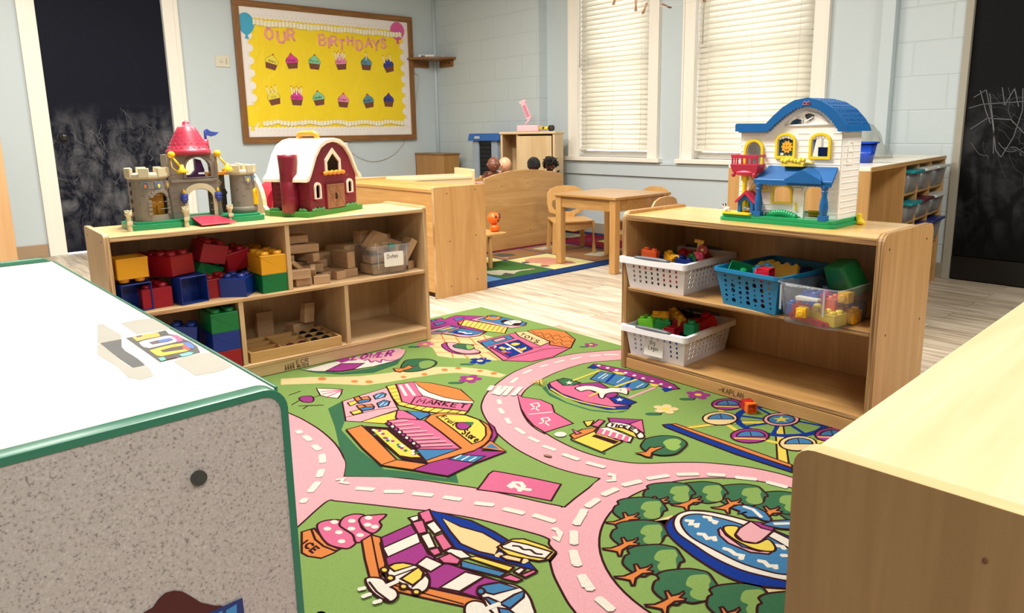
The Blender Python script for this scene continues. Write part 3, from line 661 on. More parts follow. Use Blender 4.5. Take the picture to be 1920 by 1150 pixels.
# fruit store
lev(34)
S(1, BLU, '720,850 975,845 900,890 785,928'); S(1, BLU, '545,705 600,715 740,840 740,850 720,850')
S(1, HOT, '560,690 640,678 770,688 860,755 975,848 850,852 722,850 640,770')
for i in range(8):
    t = (i+.3)/8; a = (565+t*170, 692+t*155); b_ = (660+t*290, 682+t*158); L(1, PINK, '%.0f,%.0f %.0f,%.0f' % (a+b_), .009); L(1, BRN, '%.0f,%.0f %.0f,%.0f' % (a[0], a[1]+9, b_[0], b_[1]+7), .003)
for i in range(9):
    ELL(1, (MAG, WHT)[i % 2], 568+i*20, 708+i*16, 14, 9)
S(1, ORA, '770,690 800,662 850,648 930,648 1010,662 1080,688 1130,718 1150,760 1130,810 1085,850 780,938 775,918 975,848 860,755')
S(1, YEL, '835,670 900,656 1000,662 1075,688 1112,728 1114,775 1090,805 1036,824 930,740')
TXT(1, 'Fruit', (880, 662), (965, 702), (930, 722), (862, 674), BRN, .0055); TXT(1, 'Store', (1000, 735), (1085, 790), (1055, 815), (975, 765), BRN, .0055)
S(1, MAG, '945,722 960,705 1000,705 1028,722 1000,742 965,742', 1, 1); S(1, DKG, '1000,700 1045,702 1040,715 1015,722', 0)
S(1, MAG, '1128,700 1160,730 1178,775 1150,820 1090,865 1225,868 1060,930 900,1006 800,990 705,972 785,935 1040,868 1105,830 1145,790 1150,750')
S(1, ORA, '1085,850 1140,806 1228,868 1130,855'); S(1, BLU, '1110,846 1142,822 1190,854', 0)
S(1, BLU, '903,912 965,885 1110,895 1045,932'); L(1, WHT, '935,910 975,890|975,918 1020,893|1020,922 1060,900', .005)
S(1, ORA, '328,745 415,721 480,780 612,915 524,945 420,850'); S(1, ORA, '524,945 612,915 782,940 702,972')
S(1, BRN, '430,725 570,735 680,830 785,932 720,925 640,905 530,815'); S(1, YEL, '465,742 560,746 640,815 752,902 690,903 625,892 540,815')
for i in range(22):
    t = i/21; x = 490+t*225+rnd.uniform(-22, 22); y = 752+t*135+rnd.uniform(-9, 9); ELL(1, (WHT, MAG, DKG)[i % 3], x, y, 11, 6, 0)
lev(10)
S(1, HOT, '1065,1076 1100,1030 1130,988 1155,971 1200,978 1370,1010 1536,1046 1508,1092 1480,1140 1300,1105')
L(2, WHT, '1470,148 1500,115 1480,92 1435,90 1405,112 1425,125|1430,105 1470,130 1548,140', .013)
S(3, HOT, '-30,300 0,315 100,330 165,358 180,402 285,464 200,490 125,515 60,475 20,430 -10,380')
L(3, WHT, '48,386 95,365 85,348 45,355 65,372 90,392|35,412 165,400|92,466 155,445 140,430 105,436 118,452 148,476', .006)
# carousel
lev(6)
S(3, DKG, '110,265 130,250 150,290 250,345 380,385 520,400 600,385 560,402 500,405 380,392 250,352 150,308', 0)
S(3, NAV, '140,245 165,232 200,280 350,340 500,368 608,366 590,383 480,386 330,352 200,300 150,272'); L(3, YEL, '158,268 250,318 400,358 520,377', .008, 1)
S(3, HOT, '148,236 200,216 320,232 430,290 490,318 605,352 606,364 500,370 350,342 220,296 160,255')
S(3, MAG, '300,240 430,232 540,300 500,325 420,296'); S(3, DKG, '192,222 230,208 290,220 320,236 290,249 230,250')
S(3, BLU, '380,215 430,172 560,190 640,210 712,240 690,262 620,276 500,246'); L(3, NAV, '470,232 520,182|585,258 620,205', .012); L(3, WHT, '425,210 470,182|445,214 480,190|530,235 575,205|640,262 680,240', .005)
S(3, DKG, '630,212 700,215 745,240 712,245', 0); L(3, YEL, '285,222 432,168', .012); L(3, YEL, '520,258 645,215', .012); L(3, PINK, '595,322 745,262', .012)
S(3, WHT, '296,264 345,252 400,254 460,268 500,262 540,264 575,262 592,272 588,302 548,292 505,290 468,300 455,322 432,318 420,292 370,276 330,284 312,278', 1, 1); L(3, YEL, '375,312 425,290', .01); S(3, HOT, '575,262 610,268 600,285', 0); L(3, BRN, '548,275 553,278', .006)
S(3, NAV, '488,322 545,310 640,345 600,362 520,352'); 
for cx, cy in ((262, 236), (545, 331)):
    S(3, WHT, ' '.join('%.1f,%.1f' % (cx+(24 if i % 2 == 0 else 9)*sin(2*pi*i/10), cy-(12 if i % 2 == 0 else 5)*cos(2*pi*i/10)) for i in range(10)), 0)
S(3, MAG, '365,152 400,130 430,132 600,165 780,215 850,245 882,270 822,274 720,236 560,190 420,152'); S(3, NAV, '365,150 400,135 430,150 400,158', 0); S(3, NAV, '780,270 830,262 845,275 800,288', 0); S(3, YEL, '500,172 560,178 575,192 530,188', 0); S(3, YEL, '712,238 770,248 750,260 725,255', 0)
for i in range(9): ELL(3, WHT, 428+i*50, 140+i*12.5+i*i*.35, 11, 5, 0)
# ticket booth
S(3, DKG, '265,560 280,560 450,632 470,628 460,640', 0)
S(3, YEL, '343,455 400,450 382,478 362,484'); S(3, YEL, '272,556 300,530 402,512 560,570 445,628'); S(3, MAG, '480,436 670,445 610,470 560,466 490,458'); S(3, HOT, '600,470 672,446 684,520 640,500')
S(3, ORA, '265,532 335,500 420,490 400,512 290,556'); S(3, HOT, '385,478 430,445 462,452 425,488'); S(3, HOT, '278,498 330,522 300,530', 1)
S(3, WHT, '430,492 480,488 620,546 605,574 410,522'); 
for i in range(5): t = i/5; S(3, HOT, '%.0f,%.0f %.0f,%.0f %.0f,%.0f %.0f,%.0f' % (435+t*180, 494+t*52, 458+t*180, 502+t*50, 440+t*185, 532+t*52, 415+t*185, 524+t*50), 0)
S(3, BRN, '388,540 410,529 542,570 515,584', 0); S(3, WHT, '470,482 492,462 560,466 620,484 672,520 684,545 650,550 628,520 560,494 500,492', 1, 1)
TXT(3, 'TICK', (498, 468), (592, 482), (585, 498), (490, 484), BRN, .0065); TXT(3, 'ET', (610, 486), (672, 522), (655, 538), (598, 500), BRN, .0065)
S(3, YEL, '500,494 560,496 625,522 640,548 560,512', 0)
ELL(3, WHT, 212, 530, 34, 14, 0)
S(3, DKG, '665,602 675,575 700,553 780,538 860,543 905,562 924,583 905,608 860,640 780,648 710,632', 1, 1); S(3, LGR, '790,575 820,558 865,556 892,570 880,590 890,600 855,622 815,612 800,592', 0, 1)
S(3, ORA, '634,636 690,630 718,602 742,606 765,600 795,602 758,618 728,634 722,660 692,656 662,642')
# ferris wheel
lev(8)
L(3, YEL, '890,492 1150,458 1400,458', .024); L(3, BRN, '890,486 1150,450 1400,450|890,499 1150,467 1400,466', .003)
S(3, YEL, '1420,470 1465,470 1500,710 1435,700'); L(3, YEL, '1110,365 1125,430|1150,470 1230,520|1370,560 1470,580|1590,590 1690,560', .016)
ring = ' '.join('%.0f,%.0f' % (1455+250*cos(2*pi*i/36), 450+82*sin(2*pi*i/36)-.06*(250*cos(2*pi*i/36))*-1) for i in range(37))
L(3, NAV, ring, .022); 
for i in range(8): a = 2*pi*i/8+.2; L(3, NAV, '%.0f,%.0f %.0f,%.0f' % (1455+95*cos(a), 445+32*sin(a), 1455+245*cos(a), 450+80*sin(a)+.06*245*cos(a)), .012)
ELL(3, PINK, 1455, 442, 102, 37); ELL(3, BLU, 1455, 442, 76, 26)
S(3, YEL, ' '.join('%.1f,%.1f' % (1455+(52 if i % 2 == 0 else 20)*sin(2*pi*i/10), 442-(20 if i % 2 == 0 else 8)*cos(2*pi*i/10)) for i in range(10)), 0)
for cx, cy, rx, ry, c in ((1148, 357, 85, 32, MAG), (1110, 437, 98, 37, CRM), (1278, 535, 108, 40, MAG), (1548, 578, 105, 42, CRM), (1735, 530, 92, 38, MAG)):
    ELL(3, c, cx, cy, rx, ry)
    S(3, BLU, ' '.join('%.0f,%.0f' % (cx+5+rx*.75*cos(pi+pi*i/8), cy+4+ry*.8*sin(pi+pi*i/8)) for i in range(9))); L(3, BRN, '%d,%d %d,%d' % (cx, cy-ry*.6, cx+10, cy+4), .003)
    if c == MAG: L(3, YEL, '%d,%d %d,%d' % (cx-rx*.8, cy+ry*.35, cx+rx*.8, cy+ry*.5), .008)
S(3, ORA, '835,470 860,468 1100,552 1300,622 1515,700 1515,716 1300,645 1080,570'); S(3, NAV, '788,474 825,470 1000,535 1200,608 1515,722 1515,742 1200,640 990,560 800,486')
# ice cream stall
lev(6)
S(2, CRM, '60,880 150,882 300,905 420,930 512,960 600,1020 60,1020', 0); ELL(2, ORA, 150, 965, 32, 16, 0)
S(2, ORA, '20,420 100,396 140,440 190,505 275,535 232,562 150,596 60,582 20,560'); S(2, ORA, '85,405 105,398 145,445 195,505 275,538 240,545 165,515 110,470')
TXT(2, 'ICE', (55, 470), (140, 535), (100, 565), (15, 500), BRN, .006)
S(2, HOT, '122,378 160,350 220,340 285,345 300,385 370,450 382,492 340,528 290,530 200,505 145,445', 1, 1)
S(2, HOT, '272,372 300,325 370,302 440,312 412,360 430,405 492,440 470,470 385,492 360,440 300,400', 1, 1)
S(2, HOT, '403,348 430,316 500,308 580,304 570,325 540,352 552,378 530,412 490,430 440,405', 1, 1)
for x, y in ((238, 355), (192, 400), (268, 424), (286, 484), (355, 348), (352, 400), (410, 443), (466, 328), (460, 374), (508, 388)): ELL(2, WHT, x, y, 26, 13, 0)
lev(30)
S(2, ORA, '420,480 485,442 560,462 545,500 580,640 545,735 472,726 440,600'); L(2, BRN, '485,442 520,620 545,735', .004)
S(2, ORA, '560,700 610,745 860,795 1245,880 1225,922 1105,922 820,860 640,818'); L(2, BRN, '640,780 1100,905', .004)
S(2, MAG, '548,462 750,372 800,450 865,570 1000,635 1370,762 1205,866 1000,820 860,790 640,700 588,640')
S(2, WHT, '560,530 792,428 815,492 592,592'); S(2, WHT, '785,640 852,588 965,638 880,690'); S(2, WHT, '942,795 1110,690 1235,722 1072,822'); S(2, MAG, '1205,866 1080,828 1240,725 1372,760')
S(2, NAV, '866,276 1150,348 1300,420 1400,482 1592,682 1320,612 1042,532 950,400'); S(2, CRM, '955,330 1080,388 1230,430 1352,500 1312,580 1200,555 1078,502 1010,420')
for c, s in ((HOT, '800,298 872,274 902,345 835,366'), (WHT, '733,330 800,312 803,342 760,358'), (HOT, '755,362 830,344 857,425 797,438'), (WHT, '848,376 905,350 958,415 905,440'), (WHT, '812,450 872,430 916,525 862,538'), (HOT, '905,456 962,434 1028,525 962,552'), (HOT, '864,547 930,530 952,566 902,586'), (WHT, '975,556 1012,535 1090,548 1152,595 1080,605'), (WHT, '902,602 990,565 1000,575 935,605'), (HOT, '930,602 1010,568 1082,612 1062,642 962,632'), (BLU, '1085,618 1385,700 1342,726 1082,662'), (YEL, '1130,600 1182,588 1435,662 1402,692'), (WHT, '1432,690 1482,664 1512,676 1470,712'), (HOT, '1480,715 1570,678 1587,695 1512,732'), (HOT, '1350,736 1412,710 1492,746 1452,762')): S(2, c, s)
S(2, YEL, '1325,528 1370,500 1425,475 1500,474 1640,520 1716,560 1672,610 1602,622 1480,600 1400,585'); S(2, WHT, '1350,520 1372,512 1420,490 1520,510 1690,562 1645,606 1540,590 1360,535'); L(2, BRN, '1425,520 1470,525 1500,545 1545,548 1580,572 1625,578', .006, 1)
L(2, CRM, '1320,590 1350,572|1490,632 1520,615', .014); S(2, CRM, '1345,590 1390,580 1490,605 1480,632 1380,612')
S(2, WHT, '595,665 640,640 700,635 770,650 838,682 872,740 862,800 820,830 750,812 680,770 600,730', 1, 1)
for s in ('598,662 640,640 700,635 770,652 640,692', '620,735 590,745 600,715', '800,664 838,684 822,740 760,786 680,742'): S(2, YEL, s)
L(2, BRN, '620,732 800,665|690,740 800,665|755,800 860,705|800,665 870,745', .004)
for x, y in ((572, 684), (612, 738), (700, 795), (785, 832)): ELL(2, YEL, x, y, 26, 17)
S(2, WHT, '445,755 480,735 560,745 600,790 650,820 662,860 620,895 560,880 490,830', 1, 1); L(2, BRN, '470,765 520,830 600,890', .005); L(2, WHT, '400,815 445,805|425,865 480,845|500,905 550,890|570,800 660,760', .012)
S(2, WHT, '1195,815 1230,788 1340,770 1450,790 1520,840 1560,920 1556,1000 1300,1000 1240,900', 1, 1)
for s in ('1195,815 1230,788 1340,770 1460,808 1300,850 1265,842', '1505,825 1500,870 1410,945 1340,912 1440,850', '1240,872 1262,870 1330,900 1290,930', '1330,940 1400,950 1470,1000 1350,1000'): S(2, BLU, s)
S(2, WHT, '1110,930 1160,895 1230,905 1260,940 1300,1000 1130,1000', 1, 1); L(2, WHT, '1250,948 1340,912', .012); ELL(2, BLU, 1215, 830, 26, 20)
# fountain
lev(14)
S(4, CRM, '870,490 1000,448 1100,620 1400,900 1720,1030 2000,1080 2100,900 1700,700 1200,450', 0)
TC = pp('555,600 572,560 600,545 592,520 640,500 720,490 800,486 870,495 920,510 950,550 972,590 945,602 925,640 880,665 800,680 740,672 700,690 650,680 600,650 570,625')
TP = pp('782,545 810,525 860,520 910,522 928,556 915,580 918,640 890,660 850,665 800,648 790,620 808,600 770,580'); TT = pp('500,690 560,688 610,670 642,655 632,615 652,612 672,640 720,630 750,613 752,627 722,650 760,655 752,667 690,672 642,702 630,745 612,745 600,715 560,707 505,698')
c0 = world(4, [(850, 590)])[0]
def tree(cx, cy, k=1.0):
    c1 = world(4, [(cx, cy)])[0]
    for pts, col in ((TC, DKG), (TP, GRN), (TT, ORA)):
        w_ = [c1+(p-c0)*k for p in world(4, crm(pts) if col != ORA else pts)]
        fill(w_, col)
        if col != GRN: line(w_, OW, BRN, True)
for t_ in ((2050, 430), (1850, 365), (1575, 310), (1290, 292), (1055, 297), (848, 412), (850, 590), (955, 780), (1190, 970), (1590, 1085), (1960, 1150)): tree(*t_)
lev(60)
S(4, NAV, '952,525 985,480 1060,440 1150,418 1300,432 1550,495 1800,590 2000,680 2150,800 2150,980 1990,1000 1820,980 1600,960 1400,900 1200,782 1080,695 1000,625 962,575', 1, 1)
S(4, WHT, '1008,500 1030,455 1080,430 1150,422 1300,436 1550,498 1750,580 1950,690 2050,800 2030,900 1900,930 1820,925 1700,902 1500,850 1300,760 1150,662 1050,592 1015,545', 1, 1)
S(4, BLU, '1060,500 1085,462 1150,446 1240,452 1400,490 1560,545 1750,640 1900,740 1960,820 1930,885 1820,882 1700,862 1500,800 1300,702 1150,622 1085,560', 1, 1)
L(4, WHT, '1092,492 1140,495 1130,520 1180,518 1170,540|1222,465 1265,470 1275,490 1310,500 1300,515|1180,588 1225,592 1250,622 1300,615 1305,638|1365,692 1410,705 1450,735 1500,745 1490,772|1615,782 1660,790 1690,820 1740,820 1740,840|1740,670 1790,680 1805,700|1780,745 1825,745', .012, 0)
S(4, PINK, '1328,560 1345,545 1385,600 1500,682 1620,715 1725,714 1690,735 1560,722 1400,655 1338,600'); S(4, YEL, '1365,545 1400,530 1465,535 1480,560 1450,600 1500,642 1600,658 1685,628 1738,682 1720,716 1600,702 1480,650 1390,590', 1, 1)
S(4, MAG, '1570,498 1640,508 1735,545 1722,572 1640,552'); S(4, PINK, '1452,592 1480,550 1562,498 1640,548 1722,570 1642,640 1602,658 1505,642')
S(4, BLU, '1418,400 1470,382 1540,382 1610,402 1672,435 1712,482 1702,502 1660,495 1600,470 1540,470 1500,442 1535,432 1470,446 1482,425'); L(4, WHT, '1510,392 1580,415 1640,470', .01); S(4, BLU, '1645,520 1720,495 1850,488 1950,520 1900,560 1780,552 1690,535'); L(4, WHT, '1730,518 1850,515', .01)
RUGT = RZ+.0002
o = part('play_rug', rug, RM); mark(o, 'green play rug printed with pink roads and shops, between the two shelves', 'rug')
# little things lying on the rug
mb = MB(); q = random.Random(5); c = at(1010, 722, RZ)
for i in range(16):
    a = q.uniform(0, 6.28); r = q.uniform(.01, .034)
    mb.tube([(0, 0, .004), (r*.5*cos(a), r*.5*sin(a), .012+q.uniform(0, .01)), (r*cos(a), r*sin(a), .006)], .0011, 5)
solo('raffia_scrap', mb, plastic('#d8b95c', .7), 'tangled scrap of yellow raffia lying on the rug beside the carousel picture', 'raffia', (c.x, c.y, RUGT))
mb = MB(); mb.ell((0, 0, .003), (.014, .006, .003), 12); c = at(1027, 857, RZ)
solo('dry_leaf', mb, plastic('#7a5c42', .7), 'tiny dry brown leaf lying on the pink rug road', 'leaf', (c.x, c.y, RUGT), .3)
# ================================================================== furniture
BIRCHY = wood('#dbb682', '#c69c66', 'y', 1, .34, 'birch_plywood')
MAPLEY = wood('#d3a565', '#b98747', 'y', .9, .36, 'maple_plywood')
MAPLEX2 = wood('#e2bb78', '#cfa25c', 'x', .9, .22, 'maple_top')
BIRCHX2 = wood('#e3c793', '#d5b47e', 'x', .9, .25, 'birch_top')
SCREW = plastic('#4a3320', .4, 'screw')
def side(W, D, H, x, t, mz, rise=True, rad=.012, edge=EDGE):
    pass
def cabinet(label, loc, rz, W, D, H, mats, t=.018, rad=.012, topdrop=.009, mid=(), kick=.045, uprights=(), back=True, cat='shelf unit', screws=(), fs=.0, name='shelf_unit', kickin=.004):
    """open shelf: local x = width, y = depth (front at 0), z up"""
    top, pan, shf, ed, edz = mats
    c = thing(name, label, cat, loc, rz)
    for x in (0, W-t):
        mb = MB(); pr = [(0, 0), (D, 0)]+[(D-rad+rad*cos(a), H-rad+rad*sin(a)) for a in [R(18*i) for i in range(6)]]+[(rad-rad*sin(a), H-rad+rad*cos(a)) for a in [R(18*i) for i in range(6)]]
        mb.prism(pr, x, x+t, 'x', 0, me=1)
        sp = part('side_panel', mb, [pan, ed], c, .0015)
        if screws:
            sm = MB(); xx = x-.0006 if x == 0 else x+t+.0006
            for y, z in screws: sm.cyl((xx, y, z), (x+t/2, y, z), .004, n=10)
            part('screw', sm, SCREW, sp)
    zt = H-topdrop
    part('top_board', MB().board(t, W-t, .0, D-.002, zt-t, zt), [top, edz], c, .003)
    for z in mid: part('shelf_board', MB().board(t, W-t, fs, D-.012, z-.016, z), [shf, edz], c, .004)
    part('shelf_board', MB().board(t, W-t, fs, D-.012, kick, kick+.017), [shf, edz], c, .004)
    part('kick_board', MB().box(t, W-t, kickin, kickin+.016, .001, kick), shf, c, .001)
    if back: part('back_panel', MB().box(t, W-t, D-.01, D-.001, kick, zt-t), pan, c)
    for x, z0, z1 in uprights: part('divider', MB().box(x, x+t, .004, D-.01, z0, z1), pan, c, .002)
    return c
# A: left shelf (castle and barn on top)
HA = .603
A_LOC, A_RZ = (-2.689, .52, .0075), R(88.27)
A = cabinet('low birch shelf against which the toy castle and red barn stand, filled with big bricks and wood blocks', A_LOC, A_RZ, 1.246, .349, HA,
            (BIRCHX2, BIRCHZ, BIRCH, EDGE, ply(ax='z')), mid=(.322,), kick=.042, uprights=((.612, .322, HA-.027), (.415, .059, .306), (.842, .059, .306)), screws=((.04, .575), (.29, .575), (.04, .31), (.29, .31), (.04, .05)))
A['label'] = 'low birch shelf under the toy castle and red barn, holding big bricks and wood blocks'
def inA(x, y, z=0.): return (Matrix.Translation(A_LOC) @ Matrix.Rotation(A_RZ, 4, 'Z')) @ Vector((x, y, z))
AM = Matrix.Translation(A_LOC) @ Matrix.Rotation(A_RZ, 4, 'Z')
lg = MB(); DK = plastic('#5d4326', .6, 'burnt_mark')
x0 = .570
for i in range(4):
    hh = .03-(3-i)*.003; lg.box(x0+i*.0105, x0+i*.0105+.007, .0032, .0046, .006, .006+hh*.55); lg.cyl((x0+i*.0105+.0035, .0032, .006+hh*.55+.005), (x0+i*.0105+.0035, .0046, .006+hh*.55+.005), .0032, n=8)
write(lg, 'ECR', (x0+.048, .0034, .0195), (1, 0, 0), (0, 0, 1), .0165, .05, .13, 0, .0008)
write(lg, '4KIDS', (x0+.048, .0034, .0055), (1, 0, 0), (0, 0, 1), .0105, .05, .2, 0, .0008)
part('burnt_logo', lg, DK, A, label='brown stamped letters')
# B: right shelf (dollhouse on top)
HB = .617
B_LOC, B_RZ = (-1.804, 2.088, .0075), R(1.07)
B = cabinet('worn maple shelf under the blue-roofed dollhouse, holding white and blue baskets', B_LOC, B_RZ, .959, .387, HB,
            (MAPLEX2, MAPLEZ, MAPLE, ply('#b8925f', '#6b482a'), ply('#b8925f', '#6b482a', 'z')), t=.022, rad=.03, topdrop=.012, mid=(.325,), kick=.042, screws=((.04, .57), (.33, .57), (.06, .31), (.33, .31)), fs=.006)
BM_ = Matrix.Translation(B_LOC) @ Matrix.Rotation(B_RZ, 4, 'Z')
lg = MB(); write(lg, 'KAPLAN', (.455, .0034, .014), (1, 0, 0), (0, 0, 1), .017, .082, .12, 0, .0008); lg.tube([(.44, .0036, .02), (.452, .0036, .024), (.462, .0036, .02)], .0012, 5)
part('burnt_logo', lg, plastic('#7d5c34', .6, 'faint_mark'), B, label='faint brown stamped letters')
# C: cabinet behind, its back toward us
C = thing('storage_cabinet', 'tall-sided maple cabinet with a smooth end panel, standing on the floor behind the birch shelf', 'cabinet', (-3.31, 2.257, 0), R(90.67))
for y in (0, 1.08):
    mb = MB().prism(rrect(0, .364, 0, .628, .006, 3), y, y+.02, 'y', 0, me=1)
    sp = part('side_panel', mb, [MAPLEZ, EDGE], C, .0015)
    if y == 0:
        sm = MB()
        for x, z in ((.09, .59), (.29, .6), (.1, .32), (.29, .335), (.1, .06), (.29, .075)): sm.cyl((x, -.0008, z), (x, .006, z), .0038, n=10)
        part('screw', sm, SCREW, sp)
part('top_board', MB().box(.004, .36, .02, 1.08, .597, .615), MAPLEY, C, .002)
part('back_panel', MB().box(.01, .018, .02, 1.08, .03, .597), MAPLEY, C)
part('shelf_board', MB().box(.018, .35, .02, 1.08, .3, .318), MAPLEY, C); part('shelf_board', MB().box(.018, .35, .02, 1.08, .04, .058), MAPLEY, C)
# E: pale unit behind C
PALE = wood('#ecd9b0', '#e2cb9c', 'x', .8, .25, 'pale_birch'); PALEZ = wood('#ecd6aa', '#dfc593', 'z', .8, .3, 'pale_birch')
E_ = thing('storage_unit', 'pale birch unit with a raised end board, behind the smooth maple cabinet', 'cabinet', (-4.56, 2.1, .0078), R(74))
part('top_board', MB().box(0, 1.18, 0, .38, .582, .6), PALE, E_, .002); part('front_panel', MB().box(0, 1.18, .006, .02, .03, .582), PALE, E_)
part('end_panel', MB().prism(rrect(0, .38, 0, .648, .01, 3), 1.18, 1.2, 'x'), PALEZ, E_, .002); part('end_panel', MB().prism(rrect(0, .38, 0, .6, .01, 3), -.02, 0, 'x'), PALEZ, E_, .002)
part('back_panel', MB().box(0, 1.18, .365, .378, .03, .582), PALE, E_)
# animal rug
m_ = fabricy
r2 = MB(); X0, X1r, Y0, Y1r = -5.0, -3.338, 2.64, 4.78
RB = [m_('#183262', 500), m_('#3c602c', 500), m_('#c8bd80', 500), m_('#86603f', 500), m_('#6c1022', 500), m_('#b9816c', 500), m_('#aaa48f', 500), m_('#4a4a42', 500), m_('#5f86ad', 500), m_('#7a9a4a', 500)]
r2.box(X0, X1r, Y0, Y1r, 0, .007, 0)
_k = [0]
def t2(x0, x1, y0, y1, c): _k[0] += 1; r2.box(x0, x1, y0, y1, .006, .0071+.00004*_k[0], c)
gx = [-3.45, -3.965, -4.28]; gy = [2.44+.0, 2.87, 3.305, 3.72, 4.15]
g = .007
cells = [[8, 1, 2, 3], [1, 2, 3, 3]]
for i in range(2):
    for j in range(4):
        y0 = max(gy[j], 2.70)+g; y1 = gy[j+1]-g
        if y1 > y0: t2(gx[i+1]+g, gx[i]-g, y0, y1, cells[i][j])
t2(-3.72, -3.46, 4.16, 4.6, 3)
t2(-4.62, -4.29, 2.72, 4.6, 4); t2(-4.62, -4.2, 4.17, 4.7, 4); t2(-4.18, -3.74, 4.17, 4.7, 4); t2(-4.75, -4.4, 4.4, 4.62, 6)
t2(-4.5, -4.42, 3.9, 4.42, 6); t2(-4.1, -4.0, 4.42, 4.6, 9)
def pol(pts, c, k=0): 
    z = .0076+k*.0003; tr = geometry.tessellate_polygon([[Vector((x, y, 0)) for x, y in pts]]); r2.add([(x, y, z) for x, y in pts], [tuple(a) for a in tr], c)
pol([(-3.80, 3.35), (-3.88, 3.42), (-3.90, 3.50), (-3.84, 3.60), (-3.74, 3.62), (-3.66, 3.60), (-3.58, 3.61), (-3.50, 3.57), (-3.52, 3.48), (-3.58, 3.46), (-3.60, 3.40), (-3.56, 3.37), (-3.62, 3.34), (-3.68, 3.40), (-3.74, 3.37), (-3.78, 3.32)], 5)
pol([(-3.82, 3.33), (-3.80, 3.38), (-3.75, 3.36), (-3.77, 3.31)], 7, 1); pol([(-3.63, 3.33), (-3.6, 3.37), (-3.55, 3.36), (-3.58, 3.32)], 7, 1); pol([(-3.66, 3.54), (-3.64, 3.56), (-3.62, 3.54)], 7, 1); pol([(-3.58, 3.56), (-3.56, 3.58), (-3.54, 3.56)], 7, 1)
pol([(-3.74, 2.95), (-3.70, 3.04), (-3.63, 3.08), (-3.60, 3.16), (-3.58, 3.22), (-3.56, 3.2), (-3.58, 3.12), (-3.56, 3.06), (-3.50, 2.98), (-3.55, 2.93), (-3.62, 2.9), (-3.70, 2.91)], 6); pol([(-3.60, 3.0), (-3.52, 3.02), (-3.49, 2.96), (-3.55, 2.92)], 7, 1); pol([(-3.60, 3.19), (-3.58, 3.24), (-3.55, 3.22)], 5, 1)
pol([(-3.86, 2.93), (-3.88, 3.03), (-3.84, 3.05), (-3.83, 2.95)], 6)
pol([(-4.2, 3.36), (-4.22, 3.46), (-4.14, 3.52), (-4.06, 3.5), (-4.08, 3.38)], 7); pol([(-4.08, 3.33), (-4.04, 3.4), (-4.0, 3.36)], 5, 1)
pol([(-4.2, 3.78), (-4.22, 3.98), (-4.12, 4.0), (-4.1, 3.8)], 6); pol([(-3.72, 3.86), (-3.75, 4.04), (-3.6, 4.1), (-3.58, 3.9)], 6, 1)
mark(part('animal_rug', r2, RB), 'blue-bordered rug with animal squares under the small wooden table', 'rug')
# T: square table
TW = wood('#c99e66', '#a87c46', 'x', 1.1, .3, 'table_wood', .5); TWZ = wood('#c89b60', '#b0834c', 'z', 1.1, .35, 'table_wood_leg')
T = thing('play_table', 'small square wooden table with straight legs, standing partly on the animal rug', 'table', (-3.629, 3.467, 0), 0)
part('tabletop', MB().box(0, .573, 0, .573, .483, .5), TW, T, .003)
for x in (.012, .573-.062):
    for y in (.012, .573-.062): part('leg', MB().box(x, x+.05, y, y+.05, .0085 if x < .3 else .001, .483), TWZ, T, .004)
ap = MB()
for a in ((.06, .513, .024, .042), (.06, .513, .531, .549), (.024, .042, .06, .513), (.531, .549, .06, .513)): ap.box(*a, .405, .483)
part('apron', ap, TW, T, .001)
# wooden chairs
CW = wood('#d2a468', '#bd9054', 'z', 1, .32, 'chair_wood'); CWX = wood('#d2a468', '#bd9054', 'x', 1, .32, 'chair_wood')
def chair(label, x, y, face, z=.0078):
    """local +y is the direction the sitter faces"""
    c = thing('wooden_chair', label, 'chair', (x, y, z), face-pi/2, 'small bentwood chairs at the square table')
    part('seat', MB().prism([(-.15, -.13), (.15, -.13), (.16, .1), (.145, .15), (.1, .165), (-.1, .165), (-.145, .15), (-.16, .1)], .235, .25, 'z'), CWX, c, .004)
    fr = [(-.158, .236), (.158, .236), (.158, .2), (.1, .185), (.0, .165), (-.1, .185), (-.158, .2)]
    part('front_rail', MB().prism(fr, .13, .143, 'y'), CWX, c, .002)
    for sx in (-1, 1):
        part('leg', MB().loft([[(sx*(.128+.0)-.016, .125, .24), (sx*.128+.03*sx*1+.0, .125, .24), (sx*.128+.03*sx, .15, .24), (sx*.128-.016, .15, .24)], [(sx*.155-.014, .145, 0), (sx*.155+.014, .145, 0), (sx*.155+.014, .167, 0), (sx*.155-.014, .167, 0)]], sm=False), CW, c, .003)
        part('leg', MB().loft([[(sx*.125-.018, -.125, .236), (sx*.125+.018, -.125, .236), (sx*.125+.018, -.1, .236), (sx*.125-.018, -.1, .236)], [(sx*.14-.014, -.16, 0), (sx*.14+.014, -.16, 0), (sx*.14+.014, -.138, 0), (sx*.14-.014, -.138, 0)]], sm=False), CW, c, .003)
    out = [(-.06, .0), (.06, 0), (.075, .03), (.135, .05), (.15, .12), (.145, .2), (.12, .235), (.07, .255), (0, .26), (-.07, .255), (-.12, .235), (-.145, .2), (-.15, .12), (-.135, .05), (-.075, .03)]
    hole = [(-.09, .07), (-.11, .1), (-.105, .14), (-.06, .15), (.06, .15), (.105, .14), (.11, .1), (.09, .07), (.04, .055), (-.04, .055)]
    mb = MB(); mb.T = Matrix.Translation((0, -.118, .236)) @ Matrix.Rotation(R(8), 4, 'X'); mb.prism(out, -.007, .007, 'y', holes=[hole]); part('backrest', mb, CW, c, .003)
    return c
chair('small wooden chair with a cut-out backrest on the animal rug left of the square table', -3.935, 3.935, R(-32))
chair('small wooden chair behind the square table by the window wall, only its top showing', -3.47, 4.23, R(-97))
chair('small wooden chair at the right side of the square table, nearest the dollhouse shelf', -3.085, 3.81, R(184), .001)
